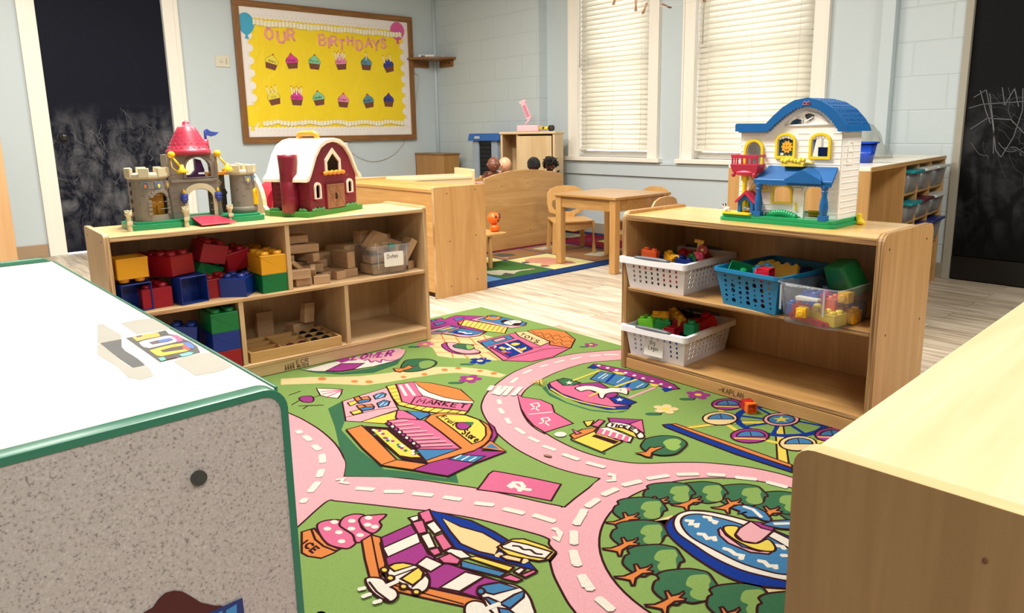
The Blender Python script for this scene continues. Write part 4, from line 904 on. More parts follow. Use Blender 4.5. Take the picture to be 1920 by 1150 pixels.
# D: doll crib with arched end
D = thing('doll_crib', 'large maple play crib with an arched front panel, dolls lying on it', 'crib', (-4.33, 3.42, .0078), R(90))
top = [(.0, .565), (.1, .59), (.25, .612), (.42, .618), (.6, .605), (.75, .582), (.84, .556)]
part('arched_panel', MB().prism([(0, 0), (.84, 0)]+list(reversed(top)), 0, .02, 'y', 0, me=1), [MAPLE, EDGE], D, .003)
sm = MB()
for x, z in ((.17, .5), (.44, .51), (.18, .12), (.46, .13)): sm.cyl((x, -.0008, z), (x, .006, z), .004, n=10)
part('screw', sm, SCREW, D)
part('arched_panel', MB().prism([(0, 0), (.84, 0)]+[(x, z-.05) for x, z in reversed(top)], .3, .32, 'y'), MAPLE, D, .003)
part('side_rail', MB().box(0, .018, .02, .3, .3, .53), MAPLE, D); part('side_rail', MB().box(.822, .84, .02, .3, .3, .53), MAPLE, D)
part('base_board', MB().box(.018, .822, .02, .3, .46, .475), MAPLE, D); part('mattress', MB().box(.03, .81, .03, .29, .475, .525), plastic('#c9a7a0', .8, 'pink_cloth'), D, .015)
# J: little corner cupboard
J = thing('corner_cupboard', 'small brown wooden cupboard in the far room corner below the corner shelf', 'cupboard', (-6.732, 4.38, 0), 0)
BW = wood('#b98a4e', '#a57840', 'z', .9, .45, 'old_maple'); 
part('body', MB().box(0, .52, 0, .2, 0, .69), BW, J, .003); part('top_board', MB().box(-.008, .53, -.01, .205, .69, .706), wood('#9a7448', '#846038', 'x', .9, .4, 'brown_top'), J, .002)
part('side_strip', MB().box(-.008, .0, .0, .18, .0, .67), plastic('#8a2030', .5), J, label='dark red edge strip')
# blue and grey play stand
GP = plastic('#9aa6b4', .4, 'grey_plastic')
S_ = thing('play_stand', 'blue-topped grey plastic play stand with black mesh front, beside the tall wardrobe', 'toy stand', (-5.80, 4.40, 0), 0)
part('top_tray', MB().loft([[(-.0, -.02, .835), (.47, -.02, .835), (.47, .22, .835), (0, .22, .835)], [(.0, -.0, .905), (.46, 0, .905), (.46, .2, .905), (0, .2, .905)]], sm=False), plastic('#1c5fb0', .3), S_, .008, label='blue tray')
part('maker_plate', MB().box(.12, .19, -.0245, -.012, .855, .88), plastic('#b9c4cf', .4), S_)
for x in (.04, .33): part('post', MB().box(x, x+.09, .01, .17, 0, .836), GP, S_, .01)
me_ = MB(); me_.box(.13, .33, .03, .04, .3, .835)
for i in range(7):
    for j in range(12): me_.box(.14+i*.027, .152+i*.027, .022, .031, .34+j*.04, .362+j*.04)
part('mesh_panel', me_, plastic('#15171c', .5), S_, label='black mesh panel')
# wardrobe
Wd = thing('dress_up_wardrobe', 'tall pale wooden wardrobe with an open left bay and hook, near the window', 'wardrobe', (-5.033, 4.17, 0), R(30))
WDm = wood('#dfc49a', '#cbab7c', 'z', .8, .35, 'ash_wood'); WDx = wood('#dfc49a', '#cbab7c', 'x', .8, .35, 'ash_wood')
part('top_board', MB().box(-.012, .512, -.012, .29, .895, .918), WDx, Wd, .008)
part('side_panel', MB().box(0, .018, 0, .28, .0085, .895), WDm, Wd); part('side_panel', MB().box(.482, .5, 0, .28, .0085, .895), WDm, Wd); part('divider', MB().box(.145, .16, .01, .28, .03, .895), WDm, Wd)
part('back_panel', MB().box(.018, .482, .265, .28, .03, .895), WDm, Wd); part('door', MB().box(.16, .472, .0, .016, .03, .88), WDm, Wd, .002)
part('base_board', MB().box(.018, .482, .016, .265, .03, .045), WDx, Wd)
hk = MB(); hk.tube([(.09, .262, .82), (.09, .22, .815), (.09, .2, .77), (.09, .21, .745), (.09, .225, .755)], .004, 8); part('coat_hook', hk, plastic('#3a2c20', .4), Wd, label='dark metal hook')
# F: near right shelf
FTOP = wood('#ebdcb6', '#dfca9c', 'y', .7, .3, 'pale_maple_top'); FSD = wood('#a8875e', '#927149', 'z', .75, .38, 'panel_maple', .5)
F_ = thing('storage_shelf', 'close-up pale-topped maple storage shelf at the lower right, its end panel facing us', 'shelf unit', (-.3285, .642, 0), R(2.7))
FH = .62
for y in (0, 1.16):
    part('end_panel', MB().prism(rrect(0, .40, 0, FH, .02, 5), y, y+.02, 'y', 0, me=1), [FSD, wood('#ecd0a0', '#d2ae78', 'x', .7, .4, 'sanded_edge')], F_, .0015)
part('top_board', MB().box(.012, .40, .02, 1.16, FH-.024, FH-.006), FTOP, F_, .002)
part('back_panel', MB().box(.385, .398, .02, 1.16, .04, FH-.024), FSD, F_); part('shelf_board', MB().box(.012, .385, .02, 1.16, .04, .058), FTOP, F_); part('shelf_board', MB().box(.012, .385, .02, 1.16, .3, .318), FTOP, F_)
sm = MB(); 
for x, z in ((.17, .57), (.205, .56)): sm.ell((x, -.0005, z), (.0022, .0008, .003), 8)
part('knot', sm, plastic('#6e4a2a', .6), F_)
# G: near left unit, grey laminate with green edging
def laminate():
    m, nt, b = base('speckled_grey_laminate'); v = coords(nt)
    n = N(nt, 'ShaderNodeTexNoise', Scale=300.0, Detail=3.0, Roughness=.6); nt.links.new(v, n.inputs['Vector'])
    n2 = N(nt, 'ShaderNodeTexVoronoi', Scale=170.0); nt.links.new(v, n2.inputs['Vector'])
    c = ramp(nt, n.outputs[0], [(.33, lin('#807a78')), (.42, lin('#b5adab')), (.6, lin('#beb7b5')), (.75, lin('#d2cdcb'))])
    d = ramp(nt, n2.outputs['Distance'], [(.0, (1, 1, 1)), (.12, (1, 1, 1)), (.2, (0, 0, 0))])
    nt.links.new(mix(nt, .25, c, mix(nt, d, c, lin('#8f8b84'))), b.inputs['Base Color']); b.inputs['Roughness'].default_value = .35; return m
LAM = laminate(); GEDGE = plastic('#2f7a62', .28, 'green_edge_band')
WTOP = plastic('#f3f0e2', .3, 'white_laminate')
GH = .62
G = thing('play_counter', 'close-up grey speckled counter with green edging and a white top, at the lower left', 'counter', (-.849, .346, 0), R(1.5))
GL_, GD = 1.395, .66
for x in (-.026, -GL_):
    o_ = rrect(-GD, 0, .0, GH, .03, 6); i_ = rrect(-GD+.009, -.009, .009, GH-.009, .023, 6)
    mb = MB(); mb.prism(o_, x, x+.026, 'x', 0, holes=[i_], sm=True); bd = part('edge_band', mb, GEDGE, G, .003, label='green edging')
    pn = part('end_panel', MB().prism(i_, x+.0015, x+.0245, 'x'), LAM, G)
    if x > -.1:
        gm = MB(); gm.cyl((-.0015, -.115, .535), (.003, -.115, .535), .009, n=20); gm.cyl((.003, -.115, .535), (.0035, -.115, .535), .005, n=12); part('bolt_cap', gm, plastic('#3b3f3e', .3), pn, label='dark round bolt cap')
        # printed picture low on the panel
        dc = MB(); 
        def hit(u, v_, X=-.8485):
            d_ = CF + CR*((u-PCX)/FPX) - CU*((v_-PCY)/FPX); t_ = X/d_.x; return ((Matrix.Translation((-.849, .346, 0)) @ Matrix.Rotation(R(1.5), 4, 'Z')).inverted() @ Vector((X, d_.y*t_, CAMH+d_.z*t_)))
        roof = [hit(u, q) for u, q in ((215, 1185), (262, 1150), (285, 1137), (296, 1121), (309, 1110), (325, 1106), (341, 1108), (357, 1117), (376, 1129), (402, 1135), (415, 1135), (455, 1165), (455, 1300), (215, 1300))]
        dc.prism([(p.y, p.z) for p in roof], -.0012, .0006, 'x', 0)
        win = [hit(u, q) for u, q in ((370, 1155), (418, 1135), (453, 1120), (458, 1160), (462, 1300), (372, 1300))]
        dc.prism([(p.y, p.z) for p in win], .0005, .0009, 'x', 1)
        for a_, b_ in ((399, 418), (424, 445)):
            pa = [hit(u, q) for u, q in ((a_-2, 1153-(a_-400)*.42), (b_-3, 1146-(b_-410)*.42), (b_+1, 1300), (a_, 1300))]; dc.prism([(p.y, p.z) for p in pa], .0008, .0012, 'x', 2)
        part('printed_decal', dc, [plastic('#4d1518', .5), plastic('#1c3377', .5), plastic('#3f8ed0', .5)], pn, label='brown roof and blue window print')
tp = part('top_board', MB().box(-GL_+.026, -.026, -GD, -.004, GH-.03, GH-.01), WTOP, G, .002)
part('edge_band', MB().box(-GL_+.026, -.026, -.004, .0, GH-.034, GH-.008), GEDGE, G, .0015, label='green edging')
part('front_panel', MB().box(-GL_+.026, -.026, -.02, -.004, .02, GH-.034), LAM, G); part('back_panel', MB().box(-GL_+.026, -.026, -GD+.004, -GD+.02, .02, GH-.034), LAM, G)
GM = (Matrix.Translation((-.849, .346, 0)) @ Matrix.Rotation(R(1.5), 4, 'Z')).inverted()
ZT = GH-.01
def gp(x, y, s=7.3846, ox=180, oy=600): q = GM @ at(ox+x/s, oy+y/s, ZT); return (q.x, q.y)
def flat(name, shapes, mats, label, cat, parent=None, z=ZT):
    mb = MB()
    for i, (pts, mi) in enumerate(shapes): mb.prism(pts, z+.0002+i*.00006, z+.0004+i*.00006, 'z', mi)
    mb.T = I4; o = part(name, mb, mats); o.location = (-.849, .346, 0); o.rotation_euler = (0, 0, R(1.5)); return mark(o, label, cat)
def gs(s): return [gp(*p) for p in pp(s)]
GREYT = plastic('#c6c2b8', .15, 'clear_tape_over_white'); DKG_ = plastic('#3c3c3a', .5)
flat('photo_card', [(gs('415,255 855,170 965,148 1010,200 1120,215 1230,275 1300,300 1400,370 1445,455 1235,505 890,590'), 0), (gs('495,240 700,195 860,178 890,230 700,265 570,298'), 1), (gs('550,232 630,215 645,232 570,250'), 0),
     (gs('595,318 650,295 800,262 960,228 1060,222 1130,295 1100,312 960,345 740,395 660,380 620,350'), 2), (gs('1020,222 1100,215 1180,255 1205,290 1140,312 1090,255'), 3), (gs('730,318 860,285 1020,255 1080,280 1000,310 780,348'), 4), (gs('855,290 1000,258 1070,280 960,305 880,318'), 5),
     (gs('740,430 900,385 1060,350 1200,330 1310,410 1260,440 1130,465 900,512 840,500'), 6), (gs('890,430 1060,385 1200,362 1255,395 1200,420 930,458'), 7), (gs('1210,340 1260,370 1310,408 1270,430 1200,400'), 8), (gs('1195,322 1290,320 1360,370 1350,412 1290,395'), 5),
     (gs('1150,490 1280,455 1355,460 1320,490 1195,520'), 9), (gs('860,540 940,522 975,560 905,580'), 9), (gs('945,525 1080,490 1125,530 980,560'), 7)],
     [plastic('#3d3b37', .4), plastic('#e8a63c', .4), plastic('#f0d8d2', .4), plastic('#dd5a8e', .4), plastic('#5a4048', .4), plastic('#3f6fc0', .4), plastic('#f0c02c', .4), plastic('#40251f', .4), plastic('#d83a35', .4), plastic('#6cc4b8', .4)],
     'cut-out photo of colourful toy cars taped on the white counter top', 'picture')
flat('dark_cutout', [(gs('60,330 355,268 355,375 400,430 500,490 590,550 650,600 680,632 510,664 330,545'), 0)], [DKG_], 'dark grey curved picture scrap on the white counter top, left of the toy car photo', 'picture')
for s, lb in (('345,50 560,0 800,-20 1050,118 940,140 560,195', 'greyish tape patch on the counter top above the toy car photo, nearest the green edge'), ('20,70 95,60 350,215 350,262 80,322 20,330', 'greyish tape patch on the counter top at the upper left of the dark picture scrap'),
              ('1080,580 1240,505 1580,448 1720,540 1900,640 1700,720 1380,775 1250,690', 'greyish tape patch on the counter top at the lower right of the toy car photo'), ('20,340 90,350 330,560 500,668 690,640 760,700 800,780 620,830 450,800 300,650 20,480', 'crumpled clear tape strip along the dark picture scrap on the counter top')):
    flat('tape_patch', [(gs(s), 0)], [GREYT], lb, 'tape')
# wood cabinet at the far left edge of the view
Lc = thing('wooden_cupboard', 'tall tan wooden cupboard at the far left edge near the left wall', 'cupboard', (-6.0, .59, 0), R(-90))
part('body', MB().box(0, .5, -.0, .4, 0, 1.1), wood('#d9b184', '#c79c6c', 'z', .8, .4, 'tan_wood'), Lc, .004); part('top_board', MB().box(-.0, .51, -.01, .41, 1.1, 1.12), BIRCH, Lc, .002)
# rack with curved sides behind the birch shelf
Rk = thing('display_rack', 'cream wooden rack with curved sides behind the shelf, between castle and barn', 'rack', (-3.085, 1.235, 0), R(90))
cv = [(0, 0), (.34, 0), (.34, .80)]+[(.34-.30*sin(R(t)), .62+.18*cos(R(t))) for t in range(10, 91, 10)]+[(0.04, .62), (.0, .6)]
for x in (0, .33): part('side_panel', MB().prism(cv, x, x+.018, 'x', 0, me=1), [PALEZ, PALE], Rk, .0015)
part('shelf_board', MB().box(.018, .33, .03, .33, .56, .576), PALE, Rk); part('back_panel', MB().box(.018, .33, .325, .338, .03, .66), PALE, Rk); part('shelf_board', MB().box(.018, .33, .03, .33, .25, .266), PALE, Rk)
mb = MB(); a_ = [(0, 0)]+[(.16-.16*cos(R(t)), .035+.12*sin(R(t))) for t in range(0, 181, 12)]+[(.32, 0)]
a_ = [(x*.9, z) for x, z in a_]
mb.prism(a_, 0, .16, 'y', 0, sm=False); mb.prism([(x*.86+.022, z*.84) for x, z in a_], -.006, 0, 'y', 1)
rt = thing('red_toy_case', 'round-topped red plastic toy partly hidden between castle and barn', 'toy', (-3.16, 1.262, .577), R(90)); part('shell', mb, [plastic('#a81c34', .3), plastic('#c0303f', .3)], rt, .006)
part('grey_band', MB().box(0, .288, -.012, .0, 0.0, .02), plastic('#a9a49a', .4), rt, label='grey base strip')
# K: cubby shelf by the window wall
KM = wood('#c79e66', '#b18650', 'z', .8, .36, 'cubby_maple'); KMX = wood('#c79e66', '#b18650', 'x', .8, .36, 'cubby_maple')
KW, KD, KH = 1.49, .44, .75
K = thing('cubby_shelf', 'maple cubby shelf with its top whitened for glare and rows of lidded bins, under the right block wall', 'shelf unit', (-1.38, 3.232, 0), R(97.8))
part('top_board', MB().box(0, KW, 0, KD, KH-.018, KH), [plastic('#f4efe0', .28, 'glare_top')], K, .002); part('top_edge', MB().box(0, KW, -.004, 0, KH-.02, KH-.001), KMX, K)  # white of the top board is glare put into its colour
for x in (0, KW-.02): part('side_panel', MB().box(x, x+.02, 0, KD, 0, KH-.018), KM, K, .001)
part('back_panel', MB().box(.02, KW-.02, KD-.012, KD, .05, KH-.018), KM, K); part('kick_board', MB().box(.02, KW-.02, .01, .026, 0, .085), KMX, K); part('shelf_board', MB().box(.02, KW-.02, .005, KD-.012, .085, .1), KMX, K)
kc = [.60, .865, 1.145, KW-.02]
kz = [.1, .29, .46, .60, .73]
for x in kc[:3]: part('divider', MB().box(x, x+.016, .003, KD-.012, .1, KH-.018), KM, K, .001)
for i in range(3):
    for z in (.255, .425, .575): part('shelf_board', MB().box(kc[i]+.016, kc[i+1], .003, KD-.012, z, z+.014), KMX, K, .003)
part('shelf_board', MB().box(.02, kc[0], .003, KD-.012, .2, .215), KMX, K)
BINS = ((0, .589, '#1b8a94', 'clear bin with a teal lid, top row of the cubby shelf'), (1, .589, '#d9dcd8', 'clear bin with a frosted white lid, middle of the cubby shelf top row'), (2, .589, '#cfd4d2', 'clear bin with pink contents, top right cubby'),
        (0, .439, '#1b8a94', 'clear bin with a teal lid, second row of the cubby shelf'), (1, .439, '#5a2038', 'clear bin with a dark maroon lid, second row of the cubby shelf'), (2, .439, '#cfd4d2', 'clear bin with a pale lid, second row right cubby'),
        (0, .269, '#8a8f8c', 'grey-lidded bin, third row left cubby'), (1, .269, '#24357c', 'bin with a navy lid poking out of the third row middle cubby'), (2, .269, '#24357c', 'bin with a navy lid poking out of the third row right cubby'))
BC = ('#8a8c86', '#9b9a92', '#b0607c', '#c08a3a', '#e8e6e0', '#9a8fa6', '#6a6e60', '#aab0b4', '#aab0b4')
KMt = Matrix.Translation((-1.38, 3.232, 0)) @ Matrix.Rotation(R(97.8), 4, 'Z')
for i, (cix, z, col, lb) in enumerate(BINS):
    xa, xb = kc[cix]+.026, kc[cix+1]-.012; h = .1 if z > .43 else .115
    if z == .439: h = .088
    b_ = thing('lidded_bin', lb, 'bin', tuple(KMt @ Vector((xa, .0, z+.0005))), R(97.8), 'lidded bins in the cubby shelf')
    W_ = xb-xa; pr0 = rrect(.012, W_-.012, .0, .3, .02, 3); pr1 = rrect(0, W_, -.02, .32, .02, 3)
    mb = MB(); mb.loft([[(x, y, 0) for x, y in pr0], [(x, y, h) for x, y in pr1]]); part('tub', mb, clear('clear_tub', (.8, .82, .84), .6, .2), b_)
    part('lid', MB().prism(rrect(-.006, W_+.006, -.035, .33, .02, 3), h, h+.014, 'z'), plastic(col, .35), b_, .004)
    mb = MB(); q = random.Random(i)
    for k in range(5): mb.cbox((q.uniform(.06, W_-.06), q.uniform(.05, .2), .03+.012*k), (.07, .07, .03), Matrix.Rotation(q.uniform(0, 3), 4, 'Z'))
    part('contents', mb, plastic(BC[i], .6), b_, kind='stuff')
# K2: unit standing back to back behind it
K2 = thing('storage_cabinet', 'plain tan wooden cabinet standing behind the dollhouse, back to back with the cubby shelf', 'cabinet', (-1.826, 3.18, 0), R(97.8))
part('body', MB().box(0.0, 1.42, 0.0, .214, 0, KH-.016), KM, K2, .002); part('top_board', MB().box(0, 1.42, 0, .214, KH-.016, KH-.0005), plastic('#f4efe0', .28, 'glare_top'), K2, .002)  # top carries the same painted glare as the cubby shelf
# ================================================================== toy castle
ZA = A_LOC[2]+HA-.009
STN = plastic('#857b70', .5); STL = plastic('#c9bf9e', .5); GRNP = plastic('#1e8a5a', .35); REDP = plastic('#ad2c44', .4); YELP = plastic('#f2c41e', .35); BLUP = plastic('#3a4fa8', .4); PUR = plastic('#5c1f66', .45); ORG = plastic('#d8892a', .4)
cs = thing('toy_castle', 'grey toy castle with a pink-red cone roof on the left birch shelf', 'toy castle', (-2.785, .633, ZA), R(88.5))
# local: x along the shelf, y away from us
mb = MB(); bs = [(.0, .03), (.02, .005), (.16, .0), (.2, .03), (.3, .03), (.34, .0), (.45, .0), (.475, .04), (.475, .16), (.42, .2), (.05, .2), (.0, .16)]
mb.prism(crm(bs, True, 4), 0, .02, 'z'); mb.prism([(x*.94+.014, y*.9+.01) for x, y in crm(bs, True, 4)], .02, .028, 'z'); part('base', mb, GRNP, cs, .003)
def tower(cx, cy, r, h, nm, door=None, wmat=STN, cren=6, a0=0):
    # hollow half-round tower with an opening cut on the front
    mb = MB(); n = 28
    op = door
    for i in range(n):
        a = 2*pi*i/n; b_ = 2*pi*(i+1)/n; mid = (a+b_)/2
        d = (mid-(-pi/2)+pi) % (2*pi)-pi
        z0, z1 = 0.028, h; segs = [(z0, z1)]
        if op:
            half, lo, hi = op; off = op_off
            if abs(d-off) < half:
                hh = lo+(hi-lo)*(.62+.38*math.sqrt(max(0, 1-((d-off)/half)**2)))
                segs = [(z0, lo), (hh, z1)]
        for s0, s1 in segs:
            rr0, rr1 = r, r-.004
            pts = [(cx+rr0*cos(a), cy+rr0*sin(a)), (cx+rr0*cos(b_), cy+rr0*sin(b_)), (cx+rr1*cos(b_), cy+rr1*sin(b_)), (cx+rr1*cos(a), cy+rr1*sin(a))]
            mb.add([(x, y, s0) for x, y in pts]+[(x, y, s1) for x, y in pts], [(3,2,1,0),(4,5,6,7),(0,1,5,4),(1,2,6,5),(2,3,7,6),(3,0,4,7)], 0)
    mb.cyl((cx, cy, h-.003), (cx, cy, h), r, n=n)
    return mb
op_off = .35
BRK = []
def brick_lines(mb, cx, cy, r, zs, q, h=.0016):
    for z in zs:
        for k in range(5):
            a = -pi/2+q.uniform(-1.3, 1.3); w_ = .22
            p = [(cx+(r+.0003)*cos(a+w_*t/3), cy+(r+.0003)*sin(a+w_*t/3), z) for t in range(4)]
            mb.tube(p, h, 4)
q = random.Random(2)
# left tower
LT = (.082, .078, .064); t1 = tower(*LT, .185, 'x', (.52, .05, .130))
brick_lines(t1, *LT, [.045, .07, .095, .12, .145, .165], q); tw1 = part('left_tower', t1, STN, cs)
mb = MB(); mb.lathe([(.064, .178), (.070, .182), (.070, .196), (.064, .196)], (LT[0], LT[1], 0), 28)
for i in range(7):
    a = 2*pi*i/7-.15; c_ = (LT[0]+.066*cos(a), LT[1]+.066*sin(a), .200); mb.cbox(c_, (.012, .034, .033), Matrix.Rotation(a, 4, 'Z'))
part('battlement', mb, STL, tw1, .002, label='pale battlements')
mb = MB(); 
for k in range(11):
    d = -.52*1.1+.35+k*.52*2.2/10; 
    hh = .09+.045*math.sqrt(max(0, 1-((d-.35)/.58)**2)); a = -pi/2+d; mb.cbox((LT[0]+.0655*cos(a), LT[1]+.0655*sin(a), hh), (.005, .012, .012), Matrix.Rotation(a, 4, 'Z'))
for d in (-.22, .92):
    for z in (.055, .07, .085): a = -pi/2+d; mb.cbox((LT[0]+.0655*cos(a), LT[1]+.0655*sin(a), z), (.005, .012, .011), Matrix.Rotation(a, 4, 'Z'))
part('arch_stones', mb, STN, tw1, .001)
def shield(cx, cy, r, d, z, col, cs_, par):
    a = -pi/2+d; T0 = Matrix.Translation((cx+(r+.001)*cos(a), cy+(r+.001)*sin(a), z)) @ Matrix.Rotation(a+pi/2, 4, 'Z') @ Matrix.Scale(1.35, 4)
    mb = MB(); mb.T = T0; sh = [(-.009, .012), (.009, .012), (.009, -.002), (0, -.012), (-.009, -.002)]; mb.prism(list(reversed(sh)), -.002, .001, 'y', 0); mb.prism([(x*.78, z_*.78) for x, z_ in reversed(sh)], -.0028, -.002, 'y', 1); mb.prism([(x*.4, z_*.5) for x, z_ in reversed(sh)], -.0034, -.0028, 'y', 2)
    part('shield', mb, [plastic('#8e8f93', .5), plastic(col, .4), plastic(cs_, .4)], par)
for d, c1_, c2_ in ((-.35, '#2a6a5a', '#d86a4a'), (.3, '#2f6aa8', '#f2d23a'), (.95, '#9a8a5a', '#f2c83a')): shield(*LT, d, .152, c1_, c2_, tw1)
mb = MB(); mb.box(.048, .125, .065, .07, .03, .14); mb.box(.1, .106, .055, .065, .05, .08); part('inner_wall', mb, plastic('#e09a20', .4), cs, label='orange inner wall')
for z in (.045, .085, .125, .16): pass
nt_ = MB()
for z in (.04, .07, .1, .13, .16): nt_.cbox((LT[0]-.0625, LT[1]-.02, z), (.006, .004, .014))
part('arrow_slit', nt_, plastic('#3c2e2a', .6), tw1)
# right tower
RT = (.418, .08, .046); op_off = .95; t2_ = tower(*RT, .182, 'x', None); brick_lines(t2_, *RT, [.05, .075, .1, .125, .15], q)
t2_.lathe([(.047, .028), (.0495, .04), (.0495, .05), (.047, .053)], (RT[0], RT[1], 0), 28); tw2 = part('right_tower', t2_, STN, cs)
mb = MB(); mb.lathe([(.046, .175), (.051, .179), (.051, .192), (.046, .192)], (RT[0], RT[1], 0), 24)
for i in range(6): a = 2*pi*i/6-.2; mb.cbox((RT[0]+.048*cos(a), RT[1]+.048*sin(a), .198), (.011, .028, .03), Matrix.Rotation(a, 4, 'Z'))
part('battlement', mb, STL, tw2, .002, label='pale battlements')
for d, c1_, c2_ in ((.1, '#7a8a9a', '#f2c83a'), (.75, '#2f6aa8', '#e8e0c0')): shield(*RT, d, .155, c1_, c2_, tw2)
a = -pi/2+.85; mb = MB(); mb.T = Matrix.Translation((RT[0]+.046*cos(a), RT[1]+.046*sin(a), .06)) @ Matrix.Rotation(a+pi/2, 4, 'Z')
mb.prism(arch(-.015, .015, 0, .062), -.006, .002, 'y', holes=[list(reversed(arch(-.006, .006, .02, .05)))]); mb.prism(arch(-.006, .006, .02, .05), -.002, .001, 'y'); part('tower_door', mb, YELP, tw2, .001, label='yellow arched door')
# central gatehouse: two storeys with openings right through
gx0, gx1, gy0, gy1 = .152, .315, .055, .125
mb = MB(); mb.prism([(gx0-.012, .028), (gx1+.012, .028), (gx1, .26), (gx0, .26)], gy0, gy0+.006, 'y', holes=[list(reversed(arch(.205, .295, .03, .13, .03))), list(reversed(arch(.208, .296, .175, .248, .042)))])
mb.prism([(gx0-.012, .028), (gx1+.012, .028), (gx1, .26), (gx0, .26)], gy1, gy1+.006, 'y', holes=[list(reversed(arch(.18, .30, .03, .15, .03))), list(reversed(arch(.19, .31, .175, .252, .042)))])
for xa in (gx0-.008, gx1): mb.box(xa, xa+.008, gy0, gy1+.006, .028, .26)
mb.box(gx0, gx1, gy0-.006, gy1, .158, .168)
for z in (.05, .075, .1, .125, .15, .19, .215, .24):
    for xa in (gx0-.002+q.uniform(0, .006), gx1-.03): mb.tube([(xa, gy0-.0005, z), (xa+q.uniform(.015, .026), gy0-.0005, z)], .0015, 4)
gate = part('gatehouse', mb, STN, cs, .0012)
mb = MB(); mb.prism(arch(.192, .308, .028, .152, .045), gy0-.008, gy0, 'y', holes=[list(reversed(arch(.205, .295, .027, .132, .035)))]); part('gate_arch', mb, STL, gate, .002, label='pale gate arch')
mb = MB(); mb.prism(arch(.199, .305, .172, .256, .05), gy0-.004, gy0, 'y', holes=[list(reversed(arch(.208, .296, .175, .248, .042)))]); part('window_arch', mb, STN, gate, .001)
mb = MB(); prf = [(.083, .258), (.086, .262), (.086, .274), (.078, .277), (.07, .292), (.0585, .315), (.045, .34), (.034, .357), (.027, .362), (.014, .366), (.013, .374), (.007, .38), (.0001, .382)]
mb.lathe([(a_*.9, z) for a_, z in prf], (.234, .09, 0), 32)
for k, (z, r_) in enumerate(((.285, .0672), (.298, .0602), (.311, .0535), (.324, .0468), (.337, .0402))):
    n_ = 22-k*3
    for i in range(n_):
        a = 2*pi*(i+.5*(k % 2))/n_; w_ = pi/n_*.9
        mb.tube([(.234+(r_+.0006)*cos(a+t*w_), .09+(r_+.0006)*sin(a+t*w_), z-.009*math.sqrt(max(0, 1-t*t))+.004) for t in (-1, -.6, 0, .6, 1)], 0.0009, 4)
mb.cyl((.294, .08, .272), (.294, .08, .312), .013, .0115, n=16)
rf = part('cone_roof', mb, REDP, cs, label='pink-red cone roof')
mb = MB(); mb.cyl((.298, .085, .31), (.298, .085, .345), .005, n=10); fl = [(.298, .349), (.30, .328), (.318, .322), (.334, .326), (.35, .338), (.334, .339), (.318, .342), (.306, .351)]; mb.prism(list(reversed(fl)), .083, .087, 'y'); part('flag', mb, BLUP, rf, .001, label='blue flag')
for sx, x_ in ((-1, .158), (1, .318)):
    mb = MB(); mb.ell((x_, .03, .26), (.013, .013, .013), 14); mb.cyl((x_, .03, .255), (x_+.022, .015, .218), .004, n=10); mb.lathe([(.005, .01), (.009, -.004), (.021, -.016), (.019, -.019), (.004, -.008)], (x_+.027, .012, .214), 18); mb.tube([(x_-.004, .028, .24), (x_-.004, .02, .215), (x_+.012, .018, .2), (x_+.02, .015, .205)], .0015, 6); mb.cyl((x_, .03, .25), (x_, .06, .25), .003, n=8)
    part('trumpet', mb, YELP, cs)
for x_ in (.192, .313):
    mb = MB(); mb.lathe([(.006, 0), (.010, .01), (.012, .03), (.012, .034), (.0, .034)], (x_, .045, .082), 14); mb.lathe([(.0125, .012), (.0135, .015), (.0125, .018)], (x_, .045, .082), 14); mb.lathe([(.0125, .022), (.0135, .025), (.0125, .028)], (x_, .045, .082), 14); t_ = part('torch_cup', mb, BLUP, cs, label='blue torch holder')
    mb = MB(); mb.lathe([(.004, 0), (.006, .006), (.003, .014), (.0001, .02)], (x_, .045, .115), 10); part('flame', mb, YELP, t_)
for x_, y_, h_ in ((-.006, .01, .068), (.178, -.002, .068), (.338, .008, .062)):
    mb = MB(); mb.lathe([(.009, 0), (.0085, .012), (.007, .02), (.007, h_*.7), (.009, h_*.8), (.012, h_*.83), (.012, h_)], (x_, y_, 0.0), 14)
    for i in range(4): a = pi/2*i; mb.cbox((x_+.0095*cos(a), y_+.0095*sin(a), h_+.003), (.005, .007, .007), Matrix.Rotation(a, 4, 'Z'))
    mb.cbox((x_, y_-.008, .03), (.018, .006, .012)); part('post', mb, STL, cs, .001, label='small pale turret post')
mb = MB(); mb.add([(.208, .04, .026), (.3, .04, .026), (.345, -.045, .004), (.215, -.055, .004), (.208, .04, .031), (.3, .04, .031), (.345, -.045, .009), (.215, -.055, .009)], [(3,2,1,0),(4,5,6,7),(0,1,5,4),(1,2,6,5),(2,3,7,6),(3,0,4,7)]); part('drawbridge', mb, REDP, cs, .003, label='pink-red drawbridge')
mb = MB(); mb.prism([(.235, .18), (.262, .18), (.262, .19), (.285, .19), (.285, .2), (.275, .235), (.255, .242), (.255, .2)], .09, .115, 'y'); mb.prism([(.208, .172), (.285, .172), (.285, .182), (.22, .182)], .085, .12, 'y'); part('throne', mb, PUR, cs, .002, label='purple throne')
